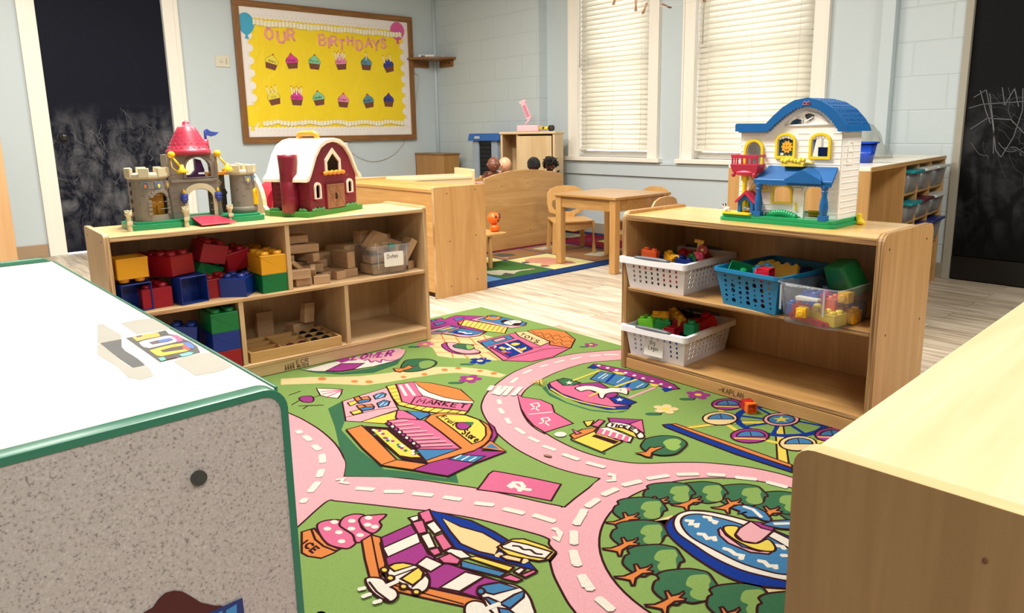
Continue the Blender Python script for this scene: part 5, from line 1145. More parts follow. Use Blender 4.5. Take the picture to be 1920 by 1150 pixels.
# back wing between the gatehouse and right tower
mb = MB(); mb.prism([(.318, .028), (.37, .028), (.37, .178), (.318, .178)], .14, .146, 'y', holes=[list(reversed(arch(.33, .35, .03, .1)))]); part('back_wall', mb, plastic('#6f6257', .5), cs)
mb = MB(); mb.box(.305, .38, .115, .165, .175, .188)
for k in range(3): mb.cyl((.318+k*.024, .13, .188), (.318+k*.024, .13, .194), .006, n=10)
part('wing_roof', mb, ORG, cs, .001, label='orange roof slab')
mb = MB()
for k in range(6): a = 2*pi*k/6; mb.cbox((.345+.009*cos(a), .1385, .145+.009*sin(a)), (.007, .002, .007))
part('flower_emblem', mb, plastic('#e8d8a8', .5), cs)
for x_ in (.36,): mb = MB(); mb.box(x_-.004, x_+.008, .125, .135, .03, .12); mb.box(x_-.012, x_+.01, .12, .125, .1, .112); part('inner_door', mb, plastic('#2a1c20', .5), cs)

# ================================================================== red barn
BRD = plastic('#7d162b', .38); CRMP = plastic('#f3e9cf', .35); BGR = plastic('#3f8a34', .4); BRNP = plastic('#9a6848', .5); ORP = plastic('#e8952c', .35)
bn = thing('toy_barn', 'dark red toy barn with a cream rounded roof on the left birch shelf', 'toy barn', (-2.70, 1.243, ZA), R(114))
# local: x along the gable front, y away
mb = MB(); mb.prism([(0, 0), (.352, .0), (.352, .12), (.33, .245), (.02, .245), (-.0, .2)], 0, .022, 'z'); part('base', mb, BGR, bn, .003, label='green base')
gw0, gw1 = .03, .322; cx_ = (gw0+gw1)/2
gab = [(gw0, .022), (gw1, .022), (gw1+.002, .155), (gw1-.018, .19), (gw1-.04, .235), (gw1-.075, .272), (gw1-.11, .29), (cx_+.01, .297), (cx_-.01, .297), (gw0+.11, .29), (gw0+.075, .272), (gw0+.04, .235), (gw0+.018, .19), (gw0-.002, .155)]
def pent(cx, z0, w_, h, hr): return [(cx-w_/2, z0), (cx+w_/2, z0), (cx+w_/2, z0+h), (cx, z0+hr), (cx-w_/2, z0+h)]
wins = [arch(.062, .086, .072, .125), arch(.266, .29, .082, .128)]
mb = MB(); mb.prism(gab, .03, .036, 'y', holes=[list(reversed(pent(cx_, .175, .075, .035, .075)))]+[list(reversed(w__)) for w__ in wins]); mb.prism(gab, .22, .226, 'y')
for xa in (gw0, gw1-.006): mb.box(xa, xa+.006, .036, .22, .022, .155)
wl = part('walls', mb, BRD, bn, .001)
mb = MB()
for k in range(6): mb.box(gw0-.0035, gw0-.001, .165, .205, .035+k*.02, .043+k*.02)
for z in (.045, .06): mb.box(gw0-.0025, gw0, .055, .09, z, z+.003)
mb.tube([(gw0-.001, .075+.012*cos(a), .115+.018*sin(a)) for a in [2*pi*i/14 for i in range(14)]], .0015, 4, closed=True); part('side_relief', mb, BRD, wl)
# roof: thick curved shell following the gable
oc = [(gw0-.03, .138), (gw0-.028, .152), (gw0-.006, .172), (gw0+.01, .205), (gw0+.03, .245), (gw0+.062, .284), (gw0+.1, .303), (cx_-.01, .309), (cx_+.01, .309), (gw1-.1, .303), (gw1-.062, .284), (gw1-.03, .245), (gw1-.01, .205), (gw1+.006, .172), (gw1+.028, .152), (gw1+.03, .138)]
ic = [(gw1+.012, .142), (gw1+.0, .158), (gw1-.018, .19), (gw1-.04, .233), (gw1-.072, .27), (gw1-.108, .287), (cx_, .294), (gw0+.108, .287), (gw0+.072, .27), (gw0+.04, .233), (gw0+.018, .19), (gw0, .158), (gw0-.012, .142)]
mb = MB(); mb.prism(oc+ic, .018, .245, 'y'); part('roof', mb, CRMP, bn, .002, label='cream gambrel roof')
mb = MB(); mb.tube([(cx_-.012, .09, .306), (cx_-.012, .092, .322), (cx_-.012, .105, .329), (cx_-.012, .17, .329), (cx_-.012, .183, .322), (cx_-.012, .185, .306)], .0115, 10); part('handle', mb, ORP, bn, label='orange handle')
def offs(p, k, cx, cz): return [(cx+(x-cx)*k, cz+(z-cz)*k) for x, z in p]
lp = pent(cx_, .172, .098, .05, .098); mb = MB(); mb.prism(lp, .024, .031, 'y', holes=[list(reversed(pent(cx_, .176, .074, .036, .072)))]); part('loft_frame', mb, CRMP, bn, .001, label='cream loft frame')
mb = MB()
for k in range(9): mb.ell((cx_-.056+k*.014, .022, .168+.003*(k % 2)), (.012, .009, .009), 10)
part('hay_ledge', mb, ORP, bn, label='orange hay ledge')
for i, w__ in enumerate(wins):
    c0_ = ((w__[0][0]+w__[1][0])/2, .1); mb = MB(); xa, xb = w__[0][0]-.008, w__[1][0]+.008
    mb.prism(arch(xa, xb, w__[0][1]-.004, .135 if i == 0 else .138), .024, .031, 'y', holes=[list(reversed(w__))]); mb.box(xa-.003, xb+.003, .018, .03, w__[0][1]-.01, w__[0][1]-.004, 1); part('arched_window', mb, [CRMP, BRD], bn, .001, label='cream arched window frame')
mb = MB(); mb.box(.122, .238, .026, .031, .022, .126, 1); 
for xa in (.126, .181): mb.box(xa, xa+.053, .021, .026, .024, .122)
for xa, xb in ((.126, .179), (.181, .234)):
    mb.tube([(xa+.004, .0205, .03), ((xa+xb)/2, .0205, .072), (xa+.004, .0205, .116)], .002, 4); mb.tube([(xb-.004, .0205, .03), ((xa+xb)/2, .0205, .072), (xb-.004, .0205, .116)], .002, 4)
    for z in (.028, .072, .118): mb.tube([(xa+.002, .0205, z), (xb-.002, .0205, z)], .0018, 4)
mb.box(.174, .18, .014, .022, .06, .085, 2); mb.box(.178, .19, .014, .021, .078, .085); part('barn_doors', mb, [BRNP, BRD, plastic('#2a1a14', .5)], bn, .0008, label='brown double doors')
mb = MB(); mb.lathe([(.036, .0), (.035, .06), (.0345, .062), (.035, .066), (.036, .12), (.035, .122), (.036, .126), (.0365, .17), (.039, .215), (.0395, .228), (.0001, .23)], (gw0-.014, .12, .018), 9); part('silo', mb, BRD, bn, label='dark red silo')
for pts in ([(.04+.012*k, .026) for k in range(6)], [(.25+.012*k, .026) for k in range(6)], [(.02, .05+k*.008) for k in range(4)], [(.02, .19+k*.009) for k in range(5)]):
    mb = MB()
    for k, (x_, y_) in enumerate(pts): mb.ell((x_, y_, .024), (.009, .007, .009+.003*(k % 2)), 8)
    part('bush', mb, plastic('#4c8a48', .5), bn, label='green moulded bush')
write_ = MB(); write(write_, 'il', (.26, .0295, .15), (1, 0, 0), (0, 0, 1), .01, .01, .14, 0, .0005); part('gold_mark', write_, plastic('#a8874a', .5), bn)

for _c in bn.children:
    if not _c.name.startswith('base'): _c.location.y = -.021
# ================================================================== dollhouse
ZB = B_LOC[2]+HB-.012
HW = plastic('#fffcf6', .35); HBL = plastic('#1260a4', .35); HYL = plastic('#f3d52c', .32); HRD = plastic('#c22c4c', .35); HGR = plastic('#159a5e', .33)
dh = thing('toy_dollhouse', 'white plastic dollhouse with blue roofs and yellow windows on the right maple shelf', 'dollhouse', (-1.43, 2.185, ZB), R(2.5))
mb = MB(); bo = rrect(-.012, .415, -.01, .255, .02, 4); mb.prism(bo, 0, .012, 'z'); mb.prism(rrect(-.006, .408, -.005, .25, .018, 4), .012, .024, 'z'); dh.scale = (.945, .85, 1)
part('base', mb, HGR, dh, .002, label='green base')
FY = .055     # main facade
# facade with openings; gable head follows the roof arc
arc = [(.40, .316), (.385, .332), (.355, .358), (.32, .38), (.28, .392), (.24, .385), (.2, .362), (.165, .333), (.15, .316), (.035, .316)]
H = [arch(.06, .118, .19, .268, .03), arch(.18, .236, .222, .288, .018), arch(.302, .358, .222, .288, .018), arch(.172, .236, .072, .125, .02), arch(.285, .355, .026, .128, .03),
     [(.215, .324), (.262, .324), (.266, .335), (.24, .342), (.226, .336)], [(.27, .345), (.285, .332), (.3, .341), (.302, .352), (.285, .358), (.268, .354)], ]
def rev(p): return list(reversed(p))
mb = MB(); mb.prism([(.035, .024), (.40, .024)]+arc, FY, FY+.006, 'y', holes=[rev(h) for h in H])
mb.prism([(.035, .024), (.40, .024)]+arc, .225, .231, 'y', holes=[rev(arch(.06, .38, .03, .14, .02)), rev(arch(.06, .17, .17, .3, .02)), rev(arch(.2, .38, .17, .31, .02))])
mb.box(.394, .40, FY, .231, .024, .318); mb.box(.035, .041, FY, .231, .024, .318); mb.box(.041, .394, FY, .231, .15, .156)
for k in range(14):      # clapboard lines
    z = .04+k*.0195
    segs = [(.036, .40)]
    for s0, s1 in segs:
        xs = s0
        cuts = sorted([(min(p[0] for p in h)-.012, max(p[0] for p in h)+.012) for h in H if min(p[1] for p in h)-.01 < z < max(p[1] for p in h)+.01])
        for a_, b_ in cuts+[(s1, s1)]:
            if a_-xs > .008: mb.box(xs, a_, FY-.0016, FY, z, z+.003)
            xs = max(xs, b_)
    mb.box(.40, .4018, FY+.02, .225, z, z+.003)
fac = part('walls', mb, HW, dh, .0008)
mb = MB(); mb.prism(arch(-.0, .028, 0, .06), 0, .003, 'y'); o_ = part('side_relief', MB().box(.4, .403, .105, .165, .195, .2).box(.4, .403, .112, .158, .235, .24), HW, fac)
mb = MB(); mb.prism([(y, z) for y, z in arch(.108, .162, .20, .272, .024)], .4, .403, 'x', holes=[rev([(y, z) for y, z in arch(.114, .156, .206, .266, .02)])]); part('side_window_relief', mb, HW, fac)
# gable fan frame
mb = MB(); mb.tube([(.2, FY-.003, .32), (.375, FY-.003, .322)], .003, 6); mb.tube([(.205, FY-.003, .326), (.235, FY-.003, .349), (.275, FY-.003, .364), (.315, FY-.003, .354), (.355, FY-.003, .328)], .003, 6); mb.tube([(.262, FY-.003, .322), (.262, FY-.003, .34), (.24, FY-.003, .35)], .0025, 6); mb.tube([(.27, FY-.003, .33), (.3, FY-.003, .346)], .0025, 6); part('gable_fan', mb, HW, fac)
# roof
def ringarc(d, y): return None
oa = [(.425, .300), (.418, .318), (.4, .342), (.37, .372), (.33, .395), (.285, .406), (.24, .4), (.2, .38), (.165, .352), (.14, .328), (.028, .33), (.022, .326), (.022, .303)]
ia = [(.033, .303), (.145, .303), (.17, .325), (.205, .352), (.245, .375), (.28, .382), (.32, .373), (.355, .35), (.38, .325), (.398, .3)]
sc_ = []
for i in range(len(ia)-1):
    (xa, za), (xb, zb) = ia[i], ia[i+1]; L_ = math.hypot(xb-xa, zb-za); n_ = max(1, round(L_/.012))
    for k in range(n_):
        t0 = k/n_; t1 = (k+.5)/n_; nx, nz = (zb-za)/L_, -(xb-xa)/L_
        sc_ += [(xa+(xb-xa)*t0, za+(zb-za)*t0), (xa+(xb-xa)*t1+nx*.004, za+(zb-za)*t1+nz*.004)]
mb = MB(); mb.prism([(x, z) for x, z in oa]+sc_+[ia[-1]], .03, .05, 'y'); mb.prism([(x, z) for x, z in oa]+ia, .05, .25, 'y')
for k in range(8):
    for i in range(1, len(oa)-4):
        (xa, za), (xb, zb) = oa[i], oa[i+1]
        for t_ in (.25, .75): mb.ell((xa+(xb-xa)*t_, .065+k*.023+(.011 if t_ > .5 else 0), za+(zb-za)*t_), (.005, .008, .0012), 6)
rf = part('main_roof', mb, HBL, dh, .001, label='blue curved roof')
mb = MB(); mb.tube([(.272, .029, .388), (.278, .028, .394), (.284, .029, .388), (.29, .028, .394), (.296, .029, .388)], .0022, 5); mb.tube([(.27, .029, .385), (.298, .029, .385)], .0016, 5); part('crest', mb, plastic('#a86a78', .4), rf, label='small pinkish crest')
def frame(a0, grow, y0=FY-.009, y1=FY, m=HYL, nm='window_frame', zt=.0):
    x0_, x1_ = min(p[0] for p in a0), max(p[0] for p in a0); z0_, z1_ = min(p[1] for p in a0), max(p[1] for p in a0)
    mb = MB(); mb.prism(arch(x0_-grow, x1_+grow, z0_-grow, z1_+grow, (z1_-z0_)*.28+grow), y0, y1, 'y', holes=[rev(a0)]); return part(nm, mb, m, dh, .0015, label='yellow window frame' if m is HYL else None)
for a0, g_ in ((H[0], .009), (H[1], .009), (H[2], .009), (H[3], .006)): frame(a0, g_)
for hx in (.18, .302):
    mb = MB()
    for k in range(5): mb.ell((hx+.006+k*.011, FY-.003, .281+.005*(1-abs(k-2)/2)), (.0065, .004, .007), 10)
    part('valance', mb, HW, dh)
mb = MB()
for k in range(6): mb.ell((.178+k*.0105, FY-.001, .122+.003*(1-abs(k-2.5)/2.5)), (.006, .003, .005), 8)
part('valance', mb, plastic('#d8d8cc', .4), dh)
mb = MB(); mb.box(.178, .238, .062, .066, .215, .29); mb.box(.30, .36, .11, .114, .215, .25, 1); part('inner_panel', mb, [plastic('#0e5a80', .4), plastic('#1a3ca0', .4)], dh, label='blue inner panel')
mb = MB()
pts = []
for i in range(20): a = 2*pi*i/20; r_ = .022 if i % 2 == 0 else .016; pts.append((.21+r_*cos(a), .252+r_*sin(a)))
mb.prism(pts, .056, .062, 'y'); 
mb.tube([(.202, .0555, .246), (.206, .0555, .242), (.212, .0555, .242), (.217, .0555, .246)], .001, 5, m=1); mb.ell((.205, .0555, .256), (.0014, .001, .0022), 8, 1); mb.ell((.215, .0555, .256), (.0014, .001, .0022), 8, 1); mb.cbox((.192, .059, .228), (.012, .004, .008), m=2); mb.cbox((.208, .059, .222), (.006, .004, .008), m=3); mb.cbox((.22, .059, .222), (.006, .004, .008), m=3)
part('sun_decal', mb, [plastic('#f0b02c', .4), plastic('#4a2c10', .4), HW, plastic('#b87a20', .4)], dh, label='smiling orange sun')
mb = MB(); mb.box(.207, .286, FY-.03, FY, .19, .2); mb.box(.28, .31, FY-.01, FY, .199, .203)
for k in range(13): q_ = rnd; mb.ell((.21+(k % 7)*.012, FY-.02-.008*(k//7), .206+.006*((k*3) % 4)/3), (.009, .007, .008), 8)
part('flower_box', mb, plastic('#efd640', .35), dh, label='yellow flower box')
# porch
mb = MB()
zf, zb_ = .148, .187
P0 = [(.118, -.0, .146), (.398, -.0, .146), (.393, FY, .19), (.15, FY, .19)]
mb.add([*P0, *[(x, y, z-.012) for x, y, z in P0]], [(0,1,2,3),(7,6,5,4),(0,4,5,1),(1,5,6,2),(2,6,7,3),(3,7,4,0)])
mb.add([(.235, -.008, .138), (.298, -.008, .17), (.365, -.008, .138), (.235, -.008, .15), (.298, -.008, .182), (.365, -.008, .15), (.262, .04, .175), (.298, .05, .19), (.34, .04, .175)], [(0, 1, 4, 3), (1, 2, 5, 4), (3, 4, 7, 6), (4, 5, 8, 7), (0, 3, 6), (2, 8, 5), (0, 1, 2)])
mb.add([(.245, -.0085, .14), (.298, -.0085, .166), (.355, -.0085, .14)], [(0, 1, 2)])
for k in range(22): x_ = .128+k*.0125; mb.ell((x_, .003, .134), (.0065, .003, .006), 8)
mb.box(.12, .395, .0, .006, .13, .142)
part('porch_roof', mb, HBL, dh, .0012, label='blue porch roof')
for x_, y_ in ((.137, .008), (.372, .008)):
    mb = MB(); mb.lathe([(.008, .028), (.013, .05), (.0145, .066), (.012, .085), (.0085, .1), (.009, .104), (.0085, .108), (.012, .114), (.0085, .118), (.012, .124), (.012, .134)], (x_, y_, 0), 18); mb.box(x_-.0125, x_+.0125, y_-.0125, y_+.0125, .022, .032); mb.box(x_-.014, x_+.014, y_-.014, y_+.014, .022, .04); part('porch_post', mb, HBL, dh, .001, label='blue turned post')
mb = MB(); mb.prism(arch(.276, .364, .024, .138, .034), FY-.006, FY, 'y', holes=[rev(arch(.285, .355, .023, .129, .03))]); mb.box(.244, .276, FY-.004, FY, .026, .12); part('door_frame', mb, HW, dh, .001)
mb = MB(); mb.box(.256, .262, FY-.009, FY-.003, .046, .066); mb.ell((.259, FY-.01, .07), (.003, .003, .004), 8); part('doorbell', mb, HYL, dh, label='yellow doorbell'); mb = MB(); mb.prism(rrect(.25, .27, .04, .076, .005, 3), FY-.005, FY-.003, 'y'); part('doorbell_plate', mb, HW, dh)
# balcony at the left
mb = MB(); mb.box(.03, .132, -.006, .0, .214, .226); mb.loft([[(.034, .0, .165), (.128, .0, .165), (.128, FY, .165), (.034, FY, .165)], [(.026, -.008, .192), (.134, -.008, .192), (.134, FY, .192), (.026, FY, .192)]], sm=False); mb.ell((.081, .012, .165), (.045, .02, .012), 16)
mb.box(.028, .134, -.008, FY, .19, .194); mb.box(.028, .034, -.006, FY, .218, .226); mb.box(.128, .134, -.006, FY, .218, .226)
for x_ in (.03, .05, .068, .088, .105, .126): mb.box(x_, x_+.006, -.005, .001, .192, .216)
for y_ in (.02, .04): mb.box(.028, .033, y_, y_+.005, .192, .218)
for x_ in (.036, .118): mb.ell((x_, .004, .158), (.009, .008, .009), 10)
part('balcony', mb, HRD, dh, .001, label='raspberry red balcony')
mb = MB(); mb.lathe([(.009, .024), (.009, .07), (.0075, .08), (.010, .1), (.008, .115), (.0095, .12), (.008, .135), (.0095, .14), (.0095, .158)], (.072, .024, 0), 14); mb.box(.062, .082, .014, .034, .138, .158)
for k in range(5):
    mb.tube([(.085+k*.012, .04, .11), (.085+k*.012+.03, .04, .157)], .0018, 5); mb.tube([(.085+k*.012+.03, .04, .11), (.085+k*.012, .04, .157)], .0018, 5)
mb.box(.082, .16, .037, .041, .106, .11); part('lattice_post', mb, HYL, dh, label='yellow post and lattice')
mb = MB(); kn = [(.058, .024), (.118, .024), (.118, .072), (.088, .1), (.058, .072)]; mb.prism(kn, .004, .05, 'y', holes=[rev(arch(.07, .106, .0245, .075))]); mb.prism([(.062, .024), (.114, .024), (.114, .07), (.062, .07)], .046, .05, 'y', 1); part('kennel', mb, [HBL, plastic('#10254a', .5)], dh, .001, label='blue kennel')
mb = MB(); mb.prism([(.048, .068), (.052, .062), (.088, .094), (.126, .062), (.132, .068), (.089, .106)], -.004, .055, 'y'); part('kennel_roof', mb, HRD, dh, .0015, label='red kennel roof')
mb = MB(); mb.ell((.08, .03, .05), (.012, .004, .022), 12); part('bone_sign', mb, HYL, dh)
mb = MB(); mb.prism(rrect(.0, .115, -.014, .03, .01, 3), .024, .031, 'z'); part('yellow_path', mb, HYL, dh, .001)
mb = MB(); mb.ell((.098, .012, .041), (.014, .01, .007), 10); mb.ell((.086, .01, .044), (.008, .007, .007), 10, 1); part('toy_pup', mb, [plastic('#8a6a52', .5), plastic('#4f86a8', .5)], dh)
mb = MB(); mb.box(.40, .44, .19, .22, 0, .008); mb.cyl((.424, .205, 0), (.424, .205, .018), .011, n=12); mb.ell((.432, .19, .008), (.014, .012, .008), 10); mb.box(.412, .424, .2, .225, .01, .034); part('yellow_latch', mb, HYL, dh, .001)
mb = MB()
for k in range(12): x_ = .165+.009*k; mb.ell((x_, .03, .026+.010*sin(pi*k/11)), (.012, .012, .012), 8)
part('bushes', mb, HGR, dh, label='green moulded bushes')
mb = MB(); mb.box(.275, .355, .12, .14, .024, .036); 
for k in range(8): mb.ell((.28+k*.0105, .118, .038), (.007, .006, .006), 8)
part('flower_bed', mb, HYL, dh, label='yellow flower bed')
DM = Matrix.Translation((-1.43, 2.185, ZB)) @ Matrix.Rotation(R(2.5), 4, 'Z')
mb = MB(); mb.ell((0, 0, .009), (.012, .009, .008), 12); mb.ell((.011, -.003, .017), (.0075, .007, .007), 12); mb.ell((.006, .001, .024), (.0025, .002, .005), 8, 1); mb.ell((.014, .003, .023), (.0025, .002, .004), 8, 1); mb.ell((.018, -.006, .015), (.002, .002, .002), 8, 1)
for x_, y_ in ((-.007, -.005), (.006, -.006), (-.007, .005), (.006, .005)): mb.cyl((x_, y_, 0), (x_, y_, .008), .0028, n=8)
p_ = DM @ Vector((.018, -.001, .0312)); solo('toy_dog', mb, [plastic('#f2ece0', .5), plastic('#2a2420', .5)], 'tiny white toy dog with dark ears on the yellow path before the blue kennel', 'toy dog', tuple(p_), R(200))
# ================================================================== big studded bricks
def brick_mesh(nx, ny, P=.05, h=.072, sr=.0165, sh=.014, open_=True, sides=18):
    mb = MB(); W_, D_ = nx*P-.001, ny*P-.001; w_ = .003
    if open_:
        mb.box(-W_/2, W_/2, -D_/2, -D_/2+w_, 0, h-w_); mb.box(-W_/2, W_/2, D_/2-w_, D_/2, 0, h-w_); mb.box(-W_/2, -W_/2+w_, -D_/2+w_, D_/2-w_, 0, h-w_); mb.box(W_/2-w_, W_/2, -D_/2+w_, D_/2-w_, 0, h-w_)
        mb.box(-W_/2, W_/2, -D_/2, D_/2, h-w_, h)
        if P < .04 and nx > 1: mb.cyl((0, 0, .004), (0, 0, h-w_), P*.33, n=16)
    else: mb.box(-W_/2, W_/2, -D_/2, D_/2, 0, h)
    for i in range(nx):
        for j in range(ny): x = (i-(nx-1)/2)*P; y = (j-(ny-1)/2)*P; mb.cyl((x, y, h-.001), (x, y, h+sh*.75), sr, n=sides); mb.cyl((x, y, h+sh*.75), (x, y, h+sh), sr, sr*.86, n=sides)
    return mb
_bk = {}
def brick(M, nx, ny, col, label, group, P=.05, h=.072, **k):
    key = (nx, ny, P, h, col)
    if key not in _bk:
        o = link('building_brick', brick_mesh(nx, ny, P, h, P*.33, P*.28, True, 18 if P > .03 else 10).mesh('building_brick', plastic(col, .3)))
        _bk[key] = o.data
    else: o = link('building_brick', _bk[key])
    b_ = o.modifiers.new('bevel', 'BEVEL'); b_.width = P*.045; b_.segments = 2; b_.limit_method = 'ANGLE'; b_.angle_limit = R(40)
    o.matrix_world = M; return mark(o, label, 'toy brick', group)
RD, YL, BL, GR = '#950e22', '#de9f1c', '#10307f', '#0c7038'
z1, z0 = .3222, .0592
G1 = 'large studded bricks on the left birch shelf'
def T(x, y, z, rz=0, rx=0, ry=0): return Matrix.Translation((x, y, z)) @ Matrix.Rotation(R(rz), 4, 'Z') @ Matrix.Rotation(R(ry), 4, 'Y') @ Matrix.Rotation(R(rx), 4, 'X')
def ab(x, y, z, rz, nx, ny, c, lb, rx=0, ry=0): return brick(AM @ T(x, y, z, rz, rx, ry), nx, ny, c, lb, G1)
ab(.561, .085, z1, 1, 2, 3, GR, 'green big brick under the yellow one beside the shelf divider')
ab(.561, .085, z1+.0722, 1, 2, 3, YL, 'yellow big brick stacked on the green one beside the shelf divider')
ab(.553, .25, z1, 0, 2, 2, GR, 'green big brick in the shelf back behind the yellow and green stack')
ab(.553, .25, z1+.0722, 0, 2, 2, YL, 'dim yellow big brick in the back behind the yellow and green stack', 0)
ab(.44, .072, z1, -38, 2, 2, BL, 'blue big brick with studs up on the upper shelf, beside the green and yellow stack')
ab(.367, .12, z1, 3, 2, 2, RD, 'dark red big brick behind and left of the studs-up blue brick')
ab(.405, .23, z1, 5, 2, 2, RD, 'red big brick at the shelf back under the tilted red one')
ab(.47, .19, z1+.0867, 12, 2, 2, RD, 'red big brick leaning at the back between the tilted red and yellow bricks', 4, -10)
ab(.275, .03, z1+.0505, 12, 2, 2, BL, 'blue big brick lying open side out in the middle of the upper shelf', -90)
ab(.15, .118, z1+.0, 2, 2, 3, RD, 'dark red big brick under the tilted red four-stud brick')
ab(.34, .2, z1+.06, 14, 2, 2, GR, 'green big brick tilted behind the open blue brick', 14, 22)
ab(.365, .17, z1+.128, 8, 2, 2, RD, 'red big brick tilted on top behind the open blue brick', 6, 14)
ab(.088, .03, z1+.0505, 9, 2, 2, BL, 'blue big brick lying open side out at the left end of the upper shelf', -90)
ab(.208, .155, z1+.0995, -62, 4, 2, RD, 'long red eight-stud brick resting on lower bricks on the upper shelf', 0, -3)
ab(.078, .075, z1+.191, 5, 2, 2, YL, 'upside-down yellow big brick on the blue brick at the left end of the shelf', 180)
# lower left compartment
ab(.36, .075, z0, 0, 2, 3, RD, 'red big brick at the bottom of the stack in the lower compartment')
ab(.36, .075, z0+.0722, 0, 2, 3, BL, 'blue big brick in the middle of the lower compartment stack')
ab(.36, .075, z0+.1444, 0, 2, 3, GR, 'green big brick topping the stack in the lower compartment')
ab(.255, .12, z0, 0, 2, 2, BL, 'blue big brick left of the stack in the lower compartment, standing on the board')
ab(.235, .1, z0+.1, -22, 2, 2, BL, 'blue big brick leaning above another in the lower compartment', -6, 6)
ab(.12, .12, z0, 10, 2, 3, BL, 'blue big brick at the left of the lower compartment behind the counter edge')
# ------------------------------------------------------------------ wooden unit blocks
UB = wood('#c2a07a', '#a88661', 'x', 2.0, .55, 'block_wood'); _ub = {}
G2 = 'plain wooden blocks on the left birch shelf'
nb = [0]
def ub(x, y, z, rz, s, lb, rx=0, ry=0, shape='box', grp=G2):
    key = (s, shape)
    if key not in _ub:
        mb = MB(); a, b_, c = s
        if shape == 'box': mb.box(-a/2, a/2, -b_/2, b_/2, 0, c)
        elif shape == 'tri': mb.prism([(-a/2, 0), (a/2, 0), (-a/2, c)], -b_/2, b_/2, 'y')
        elif shape == 'cyl': mb.cyl((-a/2, 0, c/2), (a/2, 0, c/2), c/2, n=18)
        _ub[key] = mb.mesh('wooden_block', UB)
    o = link('wooden_block', _ub[key], None, .0022); o.matrix_world = AM @ T(x, y, z, rz, rx, ry); nb[0] += 1
    return mark(o, lb, 'wooden block', grp)
t_, w2, L1, L2 = .033, .068, .068, .137
ub(.69, .075, z1, 2, (L1, w2, t_), 'wooden block flat on the board at the foot of the pile beside the divider')
ub(.682, .075, z1+.0332, -10, (.078, .1, .036), 'thicker wooden block lying second from the bottom beside the divider')
ub(.765, .05, z1, -14, (.066, .05, .034), 'light wooden block at the shelf front under the small leaning block')
ub(.735, .055, z1+.041, 62, (.05, .02, .033), 'small wooden block leaning on the front block of the pile', 0, 52)
ub(.668, .08, z1+.071, 18, (.08, .045, .018), 'thin wooden slat leaning against the divider', 0, 40)
ub(.80, .16, z1, 100, (L2, .045, .034), 'narrow wooden block pointing at us, left of a matching pair')
ub(.852, .13, z1, 98, (L2, .045, .034), 'narrow wooden block pointing at us, right of a matching pair')
ub(.80, .24, z1+.0342, -8, (L2, w2, t_), 'wooden block lying level behind the pair of narrow blocks')
ub(.755, .145, z1+.0345, -10, (.11, .06, .034), 'pale wooden block lying above the pair of narrow blocks')
ub(.742, .15, z1+.085, 112, (L2, .036, .034), 'wooden block with its square end to us, carrying the long blocks')
ub(.70, .19, z1+.0, 0, (.13, .07, .08), 'wide wooden block in shadow at the back of the pile beside the divider')
ub(.718, .13, z1+.124, 3, (.135, w2, .034), 'long wooden block lying under the topmost one beside the divider', 0, 2)
ub(.694, .155, z1+.162, 0, (.118, w2, .032), 'topmost long wooden block of the pile beside the divider')
ub(.655, .1, z1+.1, 30, (.04, .03, .02), 'small wooden offcut in the pile beside the divider')
ub(.915, .16, z1+.0005, 0, (.066, .15, .034), 'wooden block lying flat under the upright thick block')
ub(.915, .15, z1+.0352, 98, (.12, .038, .07), 'thick wooden block on edge at the centre of the upper right compartment')
ub(.86, .28, z1, 0, (L2, .06, .09), 'shadowed wooden block at the back centre of the upper right compartment')
ub(.93, .27, z1+.06, 20, (.07, .06, .05), 'wooden cube in shadow behind the clear bin, left one', 8, 12)
ub(.955, .24, z1, 20, (.09, .12, .12), 'shadowed stack of wood at the back beside the clear bin')
ub(1.195, .11, z1, 4, (.033, .09, .036), 'little wooden block standing in the shelf corner right of the leaning plank')
# slanted plank right of the bin
ub(1.178, .07, z1+.062, 0, (.15, .07, .033), 'wooden plank leaning to the right outside the clear bin', 0, -56)
# ------------------------------------------------------------------ clear bin with the Dishes label
cl = clear('clear_bin', (.95, .95, .95), .84, .08)
def tub(name, label, M, w0, w1, d0, d1, h, mat, th=.0022, r=.02, cat='bin', rimw=.006, group=None):
    b_ = bpy.data.objects.new(name, None); COL.objects.link(b_); b_.matrix_world = M; mark(b_, label, cat, group)
    o0 = rrect(-w0/2, w0/2, 0, d0, r, 4); o1 = rrect(-w1/2, w1/2, -(d1-d0)/2, d0+(d1-d0)/2, r, 4)
    i0 = rrect(-w0/2+th, w0/2-th, th, d0-th, r*.8, 4); i1 = rrect(-w1/2+th, w1/2-th, -(d1-d0)/2+th, d0+(d1-d0)/2-th, r*.8, 4)
    mb = MB(); n = len(o0)
    rings = [[(x, y, 0) for x, y in o0], [(x, y, h) for x, y in o1], [(x, y, h) for x, y in i1], [(x, y, th) for x, y in i0]]
    mb.loft(rings, cap=True)
    part('tub', mb, mat, b_)
    rm = MB(); e = rimw
    ro = rrect(-w1/2-e, w1/2+e, -(d1-d0)/2-e, d0+(d1-d0)/2+e, r, 4); ri = rrect(-w1/2, w1/2, -(d1-d0)/2, d0+(d1-d0)/2, r*.9, 4)
    rm.prism(ro, h-.002, h+.0015, 'z', holes=[rev(ri)]); part('rim', rm, mat, b_, .0008)
    return b_
cb = tub('clear_bin', 'clear plastic bin labelled Dishes, filled with wooden blocks', AM @ T(1.07, .018, z1+.0002, -3.5), .16, .186, .25, .27, .126, cl)
mb = MB(); mb.prism(rrect(-.034, .056, .035, .098, .006, 3), -.0105, -.0095, 'y'); 
mb2 = MB(); mb2.T = I4
lbp = part('paper_label', mb, plastic('#f1ece0', .5), cb, label='white sticker reading Dishes')
